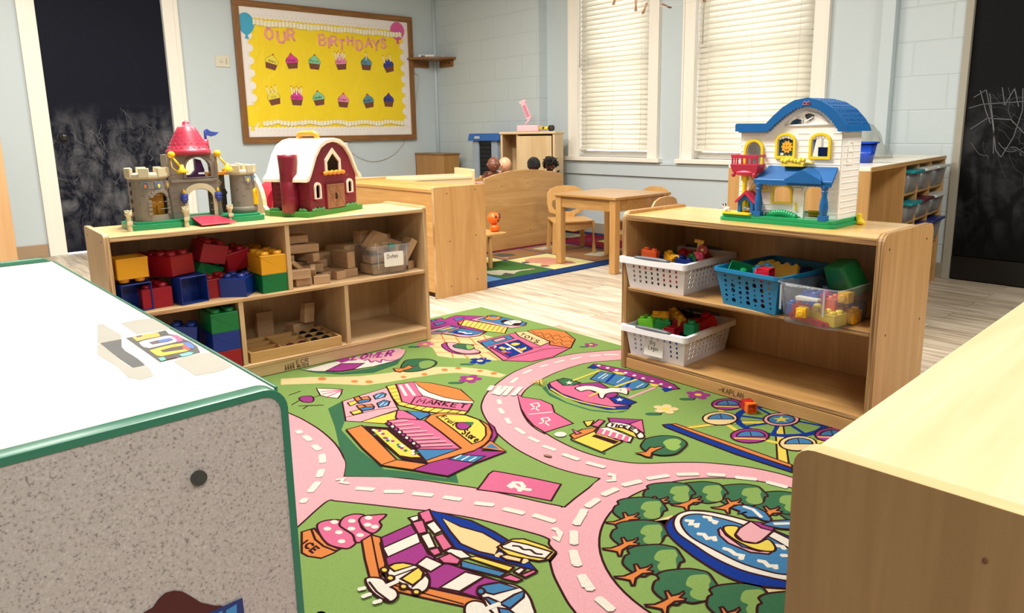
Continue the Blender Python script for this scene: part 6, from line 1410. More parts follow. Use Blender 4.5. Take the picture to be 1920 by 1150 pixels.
mb = MB(); write(mb, 'Dishes', (-.02, -.0107, .071), (1, 0, .03), (0, 0, 1), .017, .05, .1, 0, .0005); part('lettering', mb, plastic('#33302c', .6), lbp)
for x_ in (-.062, .072): part('rib', MB().box(x_, x_+.003, -.0095, -.0075, .03, .122), clear('clear_rib', (.95, .95, .95), .35, .2), cb)
G3 = 'wooden blocks heaped in the clear Dishes bin'
def ib(x, y, z, rz, s, lb, rx=0, ry=0, shape='box'): return ub(x, y, z, rz, s, lb, rx, ry, shape, G3)
ib(1.02, .09, z1+.004, 8, (.06, .1, .04), 'wooden block at the front left bottom inside the clear bin')
ib(1.075, .08, z1+.004, 0, (.045, .06, .036), 'small wooden block at the bottom centre inside the clear bin')
ib(1.112, .08, z1+.004, -6, (.06, .09, .045), 'wooden block at the front right bottom inside the clear bin')
ib(1.045, .085, z1+.05, 5, (.11, .07, .032), 'wooden block across the bin just above the bottom row')
ib(1.03, .07, z1+.088, 30, (.1, .045, .034), 'wooden block poking out at the left of the clear bin', 0, 24)
ib(1.115, .09, z1+.052, 80, (.1, .04, .06), 'wooden block standing inside the clear bin behind its label', 0, 6)
ib(1.07, .14, z1+.1, 20, (.1, .075, .055), 'thick wooden block with a bright end on top of the clear bin', 18, -38)
ib(1.10, .1, z1+.098, -12, (.07, .04, .03), 'wooden block lying on top near the middle of the clear bin', 0, 14)
ib(1.13, .12, z1+.102, -50, (.09, .04, .03), 'wooden block sloping at the right rim of the clear bin', 0, 16)
ib(1.08, .2, z1+.004, 0, (.13, .09, .1), 'wooden block filling the back of the clear bin')
ib(1.145, .19, z1+.12, 40, (.05, .03, .03), 'small wooden block at the back right corner of the clear bin')
ib(1.03, .2, z1+.116, 15, (.05, .05, .06), 'small upright wooden block at the back left of the clear bin')
mb = MB(); mb.cbox((0, 0, .012), (.03, .012, .024)); o = solo('teal_tag', mb, plastic('#1f8a80', .4), 'little teal plastic piece among the blocks in the clear bin', 'toy piece', M=AM @ T(1.095, .018+.03, z1+.104, 0), bev=.001)
# lower middle compartment
ub(.60, .28, z0, 2, (.07, .03, .13), 'wooden block standing upright at the back behind the divided tray')
ub(.735, .235, z0+.0, 12, (.1, .06, .07), 'dark wooden block behind the right end of the divided tray')
ub(.755, .2, z0+.0712, 14, (.05, .034, .085), 'pale-ended wooden block standing behind the right end of the divided tray', 0, 6)
# divided tray
TR_ = thing('divided_tray', 'shallow wooden tray with nine compartments on the bottom board of the birch shelf', 'tray', tuple(AM @ Vector((.445, .012, z0+.0003))), A_RZ+R(-1.5))
tm = wood('#c9a36a', '#b58b52', 'x', 1.2, .5, 'tray_wood'); tmy = wood('#c9a98a', '#b5936a', 'y', 1.2, .5, 'tray_wood_in')
TWd, TDd, THh = .372, .21, .04
part('tray_frame', MB().box(0, TWd, 0, .009, 0, THh).box(0, TWd, TDd-.009, TDd, 0, THh).box(0, .009, .009, TDd-.009, 0, THh).box(TWd-.009, TWd, .009, TDd-.009, 0, THh), tm, TR_, .001)
part('tray_base', MB().box(.009, TWd-.009, .009, TDd-.009, 0, .004), tm, TR_)
mb = MB()
for x in (.125, .245): mb.box(x, x+.005, .009, TDd-.009, .004, THh-.003)
for y in (.075, .14): mb.box(.009, TWd-.009, y, y+.005, .004, THh-.003)
part('partition', mb, tm, TR_)
TM = AM @ T(.445, .012, z0+.0003, -1.5)
for i, (x, y, c, lb) in enumerate(((.275, .03, '#15151a', 'black toy wheel pair in the front right tray compartment'), (.275, .095, '#15151a', 'black toy wheel pair in the middle right tray compartment'), (.275, .16, '#15151a', 'black toy wheel pair in the back right tray compartment'), (.17, .02, '#5a2030', 'maroon toy wheel pair in the front centre tray compartment'))):
    mb = MB()
    for dx in (0, .05): mb.cyl((dx, 0, .018), (dx, .012, .018), .018, n=20); mb.cyl((dx, -.001, .018), (dx, .013, .018), .006, n=12)
    mb.cyl((0, .006, .012), (.05, .006, .012), .003, n=8)
    solo('wheel_pair', mb, plastic(c, .3), lb, 'toy wheels', M=TM @ T(x, y+.012, .0045, 3), group='toy wheels in the divided tray')
# ================================================================== baskets on the right shelf
def wall_grid(mb, P, U_, V_, N_, w_, h, cols, rows, hw, hh, x0, x1, z0, z1, th, skip=None, m=0):
    """a thin wall panel with a real grid of square holes: P origin, U along, V up, N inward"""
    P, U_, V_, N_ = Vector(P), Vector(U_), Vector(V_), Vector(N_)
    def bx(a0, a1, b0, b1):
        if a1-a0 < 1e-5 or b1-b0 < 1e-5: return
        c = [P+U_*a+V_*b for a, b in ((a0, b0), (a1, b0), (a1, b1), (a0, b1))]
        mb.add(c+[p+N_*th for p in c], [(3,2,1,0),(4,5,6,7),(0,1,5,4),(1,2,6,5),(2,3,7,6),(3,0,4,7)], m)
    sx = (x1-x0)/(cols-1); sz = (z1-z0)/(rows-1)
    bx(0, w_, 0, z0-hh/2); bx(0, w_, z1+hh/2, h)
    for r in range(rows-1): bx(0, w_, z0+r*sz+hh/2, z0+(r+1)*sz-hh/2)
    for r in range(rows):
        b0 = z0+r*sz-hh/2; b1 = b0+hh; cur = 0
        for c in range(cols):
            if skip and skip(c, r): continue
            a = x0+c*sx; bx(cur, a-hw/2, b0, b1); cur = a+hw/2
        bx(cur, w_, b0, b1)
def white_basket(label, M, label_text=None):
    b_ = bpy.data.objects.new('white_basket', None); COL.objects.link(b_); b_.matrix_world = M; mark(b_, label, 'basket')
    W0, D0, Hh = .238, .30, .118; W1, D1 = .268, .335; ox, oy = (W1-W0)/2, (D1-D0)/2
    WP = plastic('#f6f5fa', .35); th = .0022
    mb = MB(); ns = 1
    c0 = [(0, 0), (W0, 0), (W0, D0), (0, D0)]; c1 = [(-ox, -oy), (W0+ox, -oy), (W0+ox, D0+oy), (-ox, D0+oy)]
    for i in range(4):
        a0 = Vector((*c0[i], 0)); b0 = Vector((*c0[(i+1) % 4], 0)); a1 = Vector((*c1[i], Hh)); b1 = Vector((*c1[(i+1) % 4], Hh))
        wd = (b1-a1).length; U_ = (b1-a1).normalized(); mid0 = (a0+b0)/2; mid1 = (a1+b1)/2; V_ = (mid1-mid0).normalized(); L_ = (mid1-mid0).length
        N_ = -(U_.cross(V_)); P_ = mid0-U_*wd/2
        # straight panel trimmed a little narrower at the foot by corner posts
        P_ = mid0-U_*(b0-a0).length/2; wb = (b0-a0).length
        front = i in (0, 2); cols, rows = (8, 4) if front else (11, 4)
        sk = (lambda c, r: 2 <= c <= 5 and r < 3) if (label_text and i == 0) else None
        mb.T = I4; wall_grid(mb, P_, U_, V_, N_, wb, L_, cols, rows, .009, .0105, .026, wb-.026, .03, .086, th, sk)
        # corner wedge
        q0, q1 = b0, b1; nb_ = P_+U_*wb+V_*L_
        mb.add([q0, q1, nb_], [(0, 1, 2)]); pa = P_+V_*L_; mb.add([a0, pa, a1], [(0, 1, 2)])
    mb.box(.002, W0-.002, .002, D0-.002, 0, .003)
    part('basket_body', mb, WP, b_)
    rm = MB(); ro = rrect(-ox-.016, W0+ox+.016, -oy-.02, D0+oy+.02, .018, 4); ri = rrect(-ox, W0+ox, -oy, D0+oy, .008, 4)
    rm.prism(ro, Hh-.001, Hh+.003, 'z', holes=[rev(ri)])
    ro2 = rrect(-ox-.013, W0+ox+.013, -oy-.017, D0+oy+.017, .016, 4); 
    rm.prism(ro, Hh-.019, Hh, 'z', holes=[rev(ro2)]); part('rim', rm, WP, b_, .0012)
    for y_ in (-oy-.0105, D0+oy+.0105):
        hd = MB(); pts = [(W0/2+x, y_+(.002 if y_ > 0 else -.002)*(1-(x/.07)**2), Hh+.0035+.003*(1-(x/.07)**2)) for x in [-.075+.015*k for k in range(11)]]
        hd.tube(pts, .0088, 10); part('grip', hd, plastic('#5c6168', .4), b_, label='grey handle grip')
    if label_text:
        lb = MB(); lb.T = Matrix.Translation((W0/2-.004, -.0045-.009, .024)) @ Matrix.Rotation(R(-8), 4, 'X')
        lb.box(-.042, .042, -.0045, -.004, -.006, .066); pl = part('paper_label', lb, plastic('#e9e5dc', .5), b_, label='white sticker reading Big Legos')
        tx = MB(); tx.T = Matrix.Translation((W0/2-.004, -.0045-.009, .024)) @ Matrix.Rotation(R(-8), 4, 'X'); write(tx, 'Big', (-.018, -.0048, .038), (1, 0, 0), (0, 0, 1), .015, .022, .1, 0, .0005); write(tx, 'Legos', (-.022, -.0048, .017), (1, 0, 0), (0, 0, 1), .016, .042, .1, 0, .0005); part('lettering', tx, plastic('#3a3a3a', .6), pl)
    return b_
zb1, zb0 = .3252, .0592
WB1 = BM_ @ T(.03, .012, zb1, 3); WB0 = BM_ @ T(.04, .012, zb0, 3)
white_basket('white plastic basket of mixed bricks on the upper board of the maple shelf', WB1)
white_basket('white plastic basket labelled Big Legos on the bottom board of the maple shelf', WB0, True)
# small bricks: each one its own object
sm_i = [0]
def sb(Mx, nx, ny, col, lb, grp, P=.0315, h=.036): sm_i[0] += 1; return brick(Mx, nx, ny, col, lb, grp, P, h)
GA = 'small bricks in the upper white basket'
ORc, PKc, LGc, TQ = '#e8602a', '#dd4a6a', '#6cc02a', '#38a8d8'
def pile(Mb, items, grp):
    for x, y, z, rz, rx, ry, nx, ny, c, lb in items: sb(Mb @ T(x, y, z, rz, rx, ry), nx, ny, c, lb, grp)
pile(WB1, [(.055, .05, .108, 10, 4, 6, 2, 1, ORc, 'orange brick lying at the front left corner of the upper white basket'), (.06, .055, .07, 14, 0, 0, 2, 2, RD, 'red brick under the orange one in the upper white basket'),
           (.14, .06, .1, -30, 0, 18, 2, 1, YL, 'yellow brick lying at the front centre of the upper white basket'), (.165, .12, .1, 25, 10, 16, 2, 2, '#a01828', 'dark red tilted brick in the middle of the upper white basket'),
           (.2, .06, .09, 20, 0, 10, 2, 2, BL, 'blue brick near the front right corner of the upper white basket'), (.222, .09, .1, 22, 0, -8, 1, 2, GR, 'green brick right of the blue one in the upper white basket'),
           (.195, .14, .085, 0, 0, 6, 2, 2, '#8a1420', 'dark red brick at the right edge of the upper white basket'), (.235, .115, .135, 15, 90, 0, 1, 1, PKc, 'pink brick held up beside the yellow tower in the upper white basket'),
           (.1, .16, .07, 5, 0, 0, 4, 2, BL, 'blue eight-stud brick buried in the upper white basket'), (.13, .24, .08, 40, 8, 0, 4, 2, YL, 'yellow eight-stud brick at the back of the upper white basket'), (.06, .2, .075, 80, 0, 5, 2, 2, GR, 'green brick at the back left of the upper white basket'),
           (.19, .2, .08, -15, 5, 5, 2, 2, RD, 'red brick at the back right of the upper white basket'), (.08, .1, .03, 0, 0, 0, 4, 2, GR, 'green brick low in the upper white basket, seen through its holes'), (.17, .07, .03, 0, 0, 0, 3, 2, RD, 'red brick low in the upper white basket, seen through its holes'),
           (.12, .2, .03, 0, 0, 0, 4, 3, '#26262c', 'dark brick at the bottom of the upper white basket'), (.1, .075, .066, -8, 0, 0, 3, 2, '#2a2a34', 'dark brick in the middle of the upper white basket')], GA)
mb = MB(); mb.box(-.009, .009, -.008, .008, 0, .1); mb.box(-.022, .012, -.009, .009, .092, .104); mb.cyl((0.012, -.012, .07), (.012, .006, .07), .019, n=20, m=1); mb.cyl((.012, -.014, .07), (.012, -.01, .07), .006, n=12, m=2)
solo('toy_figure_tower', mb, [plastic('#e0a824', .35), plastic('#a01828', .35), plastic('#c8b060', .4)], 'yellow stick piece with a round red wheel sticking up from the upper white basket', 'toy piece', M=WB1 @ T(.228, .1, .09, 20, 0, 8), bev=.001)
mb = MB(); mb.tube([(.014*cos(a), 0, .014+.014*sin(a)) for a in [pi*i/8 for i in range(9)]], .005, 8); solo('yellow_arch_piece', mb, plastic('#e8b428', .35), 'curved yellow toy piece at the front of the upper white basket', 'toy piece', M=WB1 @ T(.185, .035, .108, 10))
GB = 'small bricks in the Big Legos basket'
pile(WB0, [(.04, .06, .105, 12, 0, -6, 2, 2, LGc, 'lime green brick at the front left corner of the Big Legos basket'), (.085, .075, .1, 40, 0, 10, 2, 1, '#2aa048', 'green brick beside the lime one in the Big Legos basket'),
           (.068, .1, .13, 30, 40, 0, 2, 1, YL, 'yellow brick tipped up behind the lime one in the Big Legos basket'), (.12, .13, .125, -32, 0, 14, 3, 1, '#d8a028', 'yellow brick sloping down near the middle of the Big Legos basket'),
           (.165, .21, .07, 10, 0, 0, 4, 2, '#30303a', 'dark brick at the right back of the Big Legos basket'), (.1, .22, .1, 10, 10, 10, 4, 2, '#2a2a30', 'black brick heaped at the back of the Big Legos basket'), (.07, .24, .06, 0, 0, 0, 2, 2, BL, 'blue brick at the back left of the Big Legos basket'),
           (.12, .07, .03, 0, 0, 0, 4, 2, BL, 'blue brick low in the Big Legos basket, seen through its holes'), (.12, .17, .03, 0, 0, 0, 4, 3, '#3a2a40', 'purplish brick at the bottom of the Big Legos basket'), (.1, .12, .066, 0, 0, 0, 3, 2, '#281e30', 'dark brick under the upper ones in the Big Legos basket')], GB)
brick(WB0 @ T(.168, .06, .1, 2, 0, -90, ), 1, 1, RD, 'bright red chunky brick lying sideways at the front of the Big Legos basket', GB, .046, .046)
brick(WB0 @ T(.215, .085, .1, 2, 0, 0), 1, 1, '#128a50', 'square green chunky brick at the front of the Big Legos basket', GB, .044, .044)
brick(WB0 @ T(.225, .17, .105, 60, 0, -26), 2, 1, '#b01020', 'red chunky brick slanting at the right side of the Big Legos basket', GB, .046, .046)
brick(WB0 @ T(.16, .12, .095, 10, 0, 8), 2, 1, '#8a0c1c', 'dark red chunky brick behind the bright red one in the Big Legos basket', GB, .044, .044)
# blue basket with round holes
BBM = BM_ @ T(.435, .022, zb1, -6)
bb = bpy.data.objects.new('blue_basket', None); COL.objects.link(bb); bb.matrix_world = BBM; mark(bb, 'turquoise blue plastic basket with round holes on the upper board of the maple shelf', 'basket')
BBP = plastic('#107cb0', .35)
W0, D0, Hh, ox, oy = .205, .29, .128, .022, .022
mb = MB(); c0 = [(0, 0), (W0, 0), (W0, D0), (0, D0)]
q = random.Random(8)
for i in range(4):
    a0 = Vector((*c0[i], 0)); b0 = Vector((*c0[(i+1) % 4], 0)); sg = [(-1, -1), (1, -1), (1, 1), (-1, 1)]
    a1 = Vector((c0[i][0]+sg[i][0]*ox, c0[i][1]+sg[i][1]*oy, Hh)); j = (i+1) % 4; b1 = Vector((c0[j][0]+sg[j][0]*ox, c0[j][1]+sg[j][1]*oy, Hh))
    U_ = (b0-a0).normalized(); m0, m1 = (a0+b0)/2, (a1+b1)/2; V_ = (m1-m0).normalized(); L_ = (m1-m0).length; N_ = -U_.cross(V_); wl_ = (b0-a0).length; wt = (b1-a1).length
    P_ = m0
    outl = [(-wl_/2, 0), (wl_/2, 0), (wt/2, L_), (-wt/2, L_)]; holes = []
    nc = 7 if i % 2 == 0 else 9
    for c in range(nc):
        x = (-.42+.84*c/(nc-1))*wl_; 
        for r in range(6):
            rr_ = (.0038, .0068, .0052, .0082, .0046, .0064)[(r*2+c*3+(c*r) % 3) % 6]; z = .018+r*.0175+(.004 if c % 2 else 0)
            if z+rr_ < L_-.014: holes.append([(x+rr_*cos(-2*pi*k/10), z+rr_*sin(-2*pi*k/10)) for k in range(10)])
    loops = [[Vector((x, z, 0)) for x, z in outl]]+[[Vector((x, z, 0)) for x, z in h] for h in holes]; tr = geometry.tessellate_polygon(loops); fl_ = [p for l in loops for p in l]
    vs = [P_+U_*p.x+V_*p.y for p in fl_]; n_ = len(vs)
    mb.add(vs+[v+N_*.0024 for v in vs], [tuple(t) for t in tr]+[tuple(k+n_ for k in reversed(t)) for t in tr]); kk = 0
    for l in loops:
        c_ = len(l); mb.add([vs[kk+k] for k in range(c_)]+[vs[kk+k]+N_*.0024 for k in range(c_)], [(k, (k+1) % c_, c_+(k+1) % c_, c_+k) for k in range(c_)]); kk += c_
mb.box(.001, W0-.001, .001, D0-.001, 0, .003); part('basket_body', mb, BBP, bb)
rm = MB(); ro = rrect(-ox-.012, W0+ox+.012, -oy-.012, D0+oy+.012, .03, 5); ri = rrect(-ox-.001, W0+ox+.001, -oy-.001, D0+oy+.001, .022, 5); rm.prism(ro, Hh-.001, Hh+.002, 'z', holes=[rev(ri)]); rm.prism(ro, Hh-.01, Hh, 'z', holes=[rev(rrect(-ox-.010, W0+ox+.010, -oy-.010, D0+oy+.010, .028, 5))]); part('rim', rm, BBP, bb, .001)
GC = 'toy bricks in the turquoise basket'
pile(BBM, [(.055, .03, .128, 30, 205, 12, 3, 2, '#16905a', 'green brick lying open side up at the front left of the turquoise basket'), (.1, .08, .1, 70, 0, -10, 2, 1, TQ, 'sky blue brick peak at the front of the turquoise basket'), (.08, .14, .09, 20, 0, 8, 3, 2, '#d0a82c', 'yellow brick behind the green one in the turquoise basket'),
           (.1, .12, .05, 0, 0, 0, 4, 3, '#6a3090', 'purple brick low in the turquoise basket, seen through its holes'), (.16, .1, .05, 0, 0, 0, 3, 3, YL, 'yellow brick low in the turquoise basket, seen through its holes'), (.05, .08, .06, 10, 0, 0, 2, 3, RD, 'red brick low left in the turquoise basket, seen through its holes'),
           (.17, .05, .012, 0, 0, 0, 2, 2, RD, 'red brick at the front right bottom of the turquoise basket'), (.11, .2, .08, 0, 0, 0, 4, 3, '#243a8a', 'navy brick at the back of the turquoise basket'), (.075, .03, .012, 0, 0, 0, 3, 1, '#40205a', 'dark violet brick at the front bottom of the turquoise basket')], GC)
brick(BBM @ T(.165, .03, .122, 8, 0, -90), 1, 1, '#d01c34', 'bright red chunky brick lying on its side at the front of the turquoise basket', GC, .044, .044)
mb = MB(); wv = [(-.075, 0), (.075, 0), (.068, .05)]+[(.068-.136*k/16, .05+.006*sin(k*1.57*1.0+.5)) for k in range(1, 16)]+[(-.068, .046)]; mb.prism(wv, -.008, .008, 'y'); solo('wavy_strip', mb, plastic('#b88a28', .4), 'wavy-edged mustard yellow toy strip across the turquoise basket', 'toy piece', M=BBM @ T(.132, .1, .1, 6, -30))
for x_, y_, c_, lb in ((.085, .14, '#c8a030', 'round mustard toy piece at the left of the turquoise basket'), (.15, .14, '#2a62b0', 'round blue toy piece in the middle of the turquoise basket')):
    mb = MB(); mb.cyl((0, 0, 0), (0, 0, .012), .017, n=20); solo('round_piece', mb, plastic(c_, .4), lb, 'toy piece', M=BBM @ T(x_, y_, .13, 0, 35))
# clear bin of duplo-sized bricks
CBM = BM_ @ T(.772, -.055, zb1, -3)
cb2 = tub('clear_bin', 'clear plastic bin of assorted bricks jutting out at the right end of the maple shelf', CBM, .178, .205, .31, .33, .125, clear('clear_bin_b', (.93, .95, .97), .84, .08), r=.03)
for x_ in (-.088, .052): part('rib', MB().box(x_, x_+.006, -.0115, -.0085, .04, .118), clear('clear_rib', (.95, .95, .95), .35, .2), cb2)
GD_ = 'bricks in the clear bin at the shelf end'
pile(CBM, [(-.068, .05, .02, 0, 0, 0, 1, 2, '#2f62b8', 'blue brick at the left wall of the clear brick bin'), (-.045, .03, .02, 0, 0, 0, 1, 1, '#c02840', 'red brick standing left in the clear brick bin'),
           (.05, .2, .012, 10, 0, 0, 2, 2, '#2c3f80', 'navy brick toward the back right of the clear brick bin'), (.03, .1, .042, 6, 0, 0, 1, 2, '#dd5a38', 'coral orange brick on the yellow ones in the clear brick bin'),
           (.06, .13, .004, 4, 0, 0, 2, 2, YL, 'yellow brick at the right bottom of the clear brick bin'), (.03, .06, .004, -5, 0, 0, 3, 2, '#f2d240', 'pale yellow brick at the front bottom of the clear brick bin'), (-.03, .09, .004, 0, 0, 0, 2, 2, RD, 'red brick on the bottom of the clear brick bin'),
           (.062, .19, .072, 0, 0, 0, 1, 2, '#7a1430', 'maroon brick high at the back right of the clear brick bin'), (-.02, .2, .05, 0, 0, 0, 2, 3, '#3a4468', 'slate brick at the back left of the clear brick bin'), (.07, .25, .004, 0, 0, 0, 1, 2, YL, 'yellow brick at the far right bottom of the clear brick bin'),
           (-.01, .13, .045, 20, 0, 0, 1, 2, '#b82a80', 'magenta brick in the middle of the clear brick bin'), (-.05, .12, .04, 0, 0, 0, 2, 2, '#2a5ab0', 'blue brick in the middle left of the clear brick bin')], GD_)
sb(CBM @ T(.065, .12, .085, 0, 90, 0), 1, 1, '#e8b02a', 'yellow brick with its open underside showing at the right of the clear brick bin', GD_, .034, .036)
sb(CBM @ T(-.022, .022, .04, 12, 90, 0), 1, 1, '#f2bc20', 'yellow brick with open underside under the white flap in the clear brick bin', GD_, .03, .036)
mb = MB(); mb.prism([(-.036, 0), (.036, .006), (.034, .012), (-.038, .012)], -.012, .012, 'y'); solo('white_flap', mb, plastic('#f0ece4', .4), 'white wedge piece lying on a yellow brick in the clear brick bin', 'toy piece', M=CBM @ T(-.012, .025, .071, 0), bev=.001)
mb = MB(); mb.prism(rrect(-.065, .065, -.009, .009, .0088, 5), -.005, .005, 'y'); mb.cyl((-.052, -.006, 0), (-.052, .006, 0), .012, n=16); mb.cyl((.052, -.006, 0), (.052, .006, 0), .006, n=12, m=1); mb.cyl((-.052, -.0065, 0), (-.052, .0065, 0), .004, n=12, m=1); solo('red_link_bar', mb, [plastic('#cc2438', .35), plastic('#7a1424', .4)], 'long red bar with round ends lying against the front of the clear brick bin', 'toy piece', M=CBM @ T(-.002, .014, .0165, 0, 0, 7), bev=.001)
mb = MB(); mb.ell((0, 0, .01), (.014, .012, .01), 12); solo('yellow_lump', mb, plastic('#d8c048', .4), 'lumpy pale yellow piece in the middle of the clear brick bin', 'toy piece', M=CBM @ T(.0, .06, .042))
# big green block sticking out
mb = MB(); mb.loft([[(x, y, 0) for x, y in rrect(-.058, .058, -.036, .036, .01, 3)], [(x, y, .1) for x, y in rrect(-.04, .04, -.036, .036, .01, 3)]], sm=False); solo('green_wedge_block', mb, plastic('#0d6a38', .35), 'big dark green trapezoid block sticking up out of the clear brick bin', 'toy block', M=CBM @ T(.035, .19, .085, -20, 22, -8), bev=.006)
# pair of small bricks on the rug in front of the shelf
brick(Matrix.Translation((-1.212, 2.047, RUGT+.0175)) @ Matrix.Rotation(R(-35), 4, 'Z') @ Matrix.Rotation(R(-90), 4, 'Y'), 1, 1, '#c01820', 'red brick joined to the orange one on the rug before the maple shelf', 'pair of small bricks on the rug', .034, .026)
brick(Matrix.Translation((-1.212+.0275*cos(R(-35)), 2.047+.0275*sin(R(-35)), RUGT+.0175)) @ Matrix.Rotation(R(-35), 4, 'Z') @ Matrix.Rotation(R(-90), 4, 'Y'), 1, 1, '#f07020', 'orange brick with open side out on the rug before the maple shelf', 'pair of small bricks on the rug', .034, .026)
# on the cubby shelf
c = at(1622, 306, .75)
mb = MB(); 
def pail(col, lb, x, y, z, s=1.0, rz=0):
    m1 = MB(); o0 = rrect(-.075*s, .075*s, -.05*s, .05*s, .015, 3); o1 = rrect(-.095*s, .095*s, -.065*s, .065*s, .018, 3); i1 = rrect(-.091*s, .091*s, -.061*s, .061*s, .016, 3); i0 = rrect(-.072*s, .072*s, -.047*s, .047*s, .013, 3)
    h = .13*s; m1.loft([[(a, b, 0) for a, b in o0], [(a, b, h) for a, b in o1], [(a, b, h) for a, b in i1], [(a, b, .003) for a, b in i0]]); m1.prism(rrect(-.103*s, .103*s, -.073*s, .073*s, .02, 3), h-.008, h, 'z', holes=[rev(o1)])
    return solo('storage_pail', m1, plastic(col, .35), lb, 'pail', (x, y, z), rz)
pail('#1444b4', 'bright blue plastic pail on the cubby shelf, beside the dollhouse roof', -1.60, 3.60, .7502, .78, R(8))
pail('#1444b4', 'second blue pail on the cubby shelf, seen through the dollhouse windows', -1.92, 3.58, .7502, .95, R(8))
# loose clear plastic bag with soft folds
mb = MB(); q = random.Random(12); rings = []
for j in range(10):
    t = j/9; r_ = (.22*(1-t)**.55+.01); ring = []
    for i in range(28):
        a = 2*pi*i/28; rr = r_*(1+.1*sin(3*a+j*.5)+.06*sin(7*a-j)); ring.append((rr*cos(a)*1.1, rr*sin(a)*.62, .19*t+.012*sin(5*a+j)*(t > 0)))
    rings.append(ring)
mb.loft(rings); solo('plastic_bag', mb, clear('hazy_bag', (.93, .95, .92), .62, .35), 'crumpled hazy clear plastic bag on the cubby shelf by the block wall', 'plastic bag', (-1.85, 4.20, .7502), R(100))
mb = MB(); mb.box(-.06, .06, -.05, .05, 0, .2); mb.box(-.065, .065, -.055, .055, .19, .2)
for k in range(5): mb.box(-.061, .061, -.0515, -.05, .03+k*.032, .036+k*.032)
solo('white_canister', mb, plastic('#efe9dc', .4), 'white ribbed box on the cubby shelf behind the blue pail', 'box', (-1.80, 3.80, .7502), R(8), bev=.006)
# ================================================================== bulletin board on the left wall
YB0, YB1_, ZB0, ZB1 = 2.522, 4.388, .848, 2.108
bd = thing('bulletin_board', 'yellow birthday bulletin board in an oak frame on the left wall', 'bulletin board', (XL+.012, 0, 0))
OAK = wood('#a5763f', '#7e5428', 'y', 1.4, .45, 'oak_frame', .6); OAKZ = wood('#a5763f', '#7e5428', 'z', 1.4, .45, 'oak_frame', .6)
fw = .055
for a_, m_k in (((YB0, YB1_, ZB0, ZB0+fw), OAK), ((YB0, YB1_, ZB1-fw, ZB1), OAK), ((YB0, YB0+fw, ZB0+fw, ZB1-fw), OAKZ), ((YB1_-fw, YB1_, ZB0+fw, ZB1-fw), OAKZ)): part('frame', MB().box(0, .03, *a_), m_k, bd, .003)
part('white_backing', MB().box(0, .012, YB0+fw, YB1_-fw, ZB0+fw, ZB1-fw), plastic('#e9e0dc', .6), bd)
def crinkle():
    m, nt, b = base('yellow_paper'); v = coords(nt); n = N(nt, 'ShaderNodeTexNoise', Scale=5.0, Detail=5.0, Roughness=.45, Distortion=1.0); nt.links.new(v, n.inputs['Vector'])
    nt.links.new(mix(nt, n.outputs[0], lin('#f0cf14'), lin('#f8dc20')), b.inputs['Base Color']); b.inputs['Roughness'].default_value = .5; bump(nt, b, n.outputs[0], .5, .02); return m
yp0, yp1, zp0, zp1 = YB0+.125, YB1_-.12, ZB0+.13, ZB1-.135
part('yellow_paper', MB().box(.012, .0135, yp0, yp1, zp0, zp1), crinkle(), bd)
BW_ = plastic('#f1ebe6', .6)
mb = MB(); q = random.Random(6)
def strip_scallop(y0, y1, z, dirz, n_):     # along y
    for k in range(n_):
        y = y0+(y1-y0)*(k+.5)/n_; r_ = (y1-y0)/n_*.52; mb.cyl((.0135, y, z), (.0150, y, z), r_, n=16)
strip_scallop(yp0-.01, yp1+.01, zp1+.004, 1, 40); strip_scallop(yp0-.01, yp1+.01, zp0-.004, 1, 40); mb.box(.0135, .0152, yp0-.07, yp1+.07, zp1+.006, ZB1-fw-.001); mb.box(.0135, .0152, yp0-.07, yp1+.07, ZB0+fw+.001, zp0-.006)
for k in range(9):
    z = zp0+(zp1-zp0)*(k+.5)/9; r_ = (zp1-zp0)/9*.52
    for y, d in ((yp0, -1), (yp1, 1)): mb.cyl((.0136, y-d*.0, z), (.0148, y, z), r_*.62, n=20)
mb.box(.0136, .0149, YB0+fw, yp0-.02, zp0, zp1); mb.box(.0136, .0149, yp1+.02, YB1_-fw, zp0, zp1)
bt = part('scalloped_border', mb, BW_, bd)
mb = MB()
for k in range(40):
    for z in (zp1+.016, zp0-.016): mb.cyl((.0153, yp0+(yp1-yp0)*(k+.5)/40, z), (.0157, yp0+(yp1-yp0)*(k+.5)/40, z), .0035, n=8)
part('punched_dots', mb, plastic('#b8a87a', .6), bt)
mb = MB()    # crepe paper streamers, pleated
def streamer(y0, y1, z, h, wav, seed):
    q = random.Random(seed); n_ = 90; top = []; bot = []; off = 0
    for i in range(n_+1):
        y = y0+(y1-y0)*i/n_; x = .018+.006*(i % 2)+q.uniform(0, .004); dz = wav*sin(i*.35+seed)+q.uniform(-.004, .004)
        top.append((x, y, z+h/2+dz*.5+q.uniform(-.003, .003))); bot.append((x, y, z-h/2+dz+q.uniform(-.006, .006)))
    mb.add(top+bot, [(i, i+1, n_+2+i, n_+1+i) for i in range(n_)])
for a_ in ((yp0+.05, yp1-.01, zp1-.052, .048, .004, 1), (yp0+.07, yp1-.03, zp0+.052, .042, .009, 5)):
    mb = MB(); streamer(*a_); part('crepe_streamer', mb, plastic('#f0e8c8', .7), bd, label='cream pleated crepe streamer')
LT_ = plastic('#f0a0b0', .5)
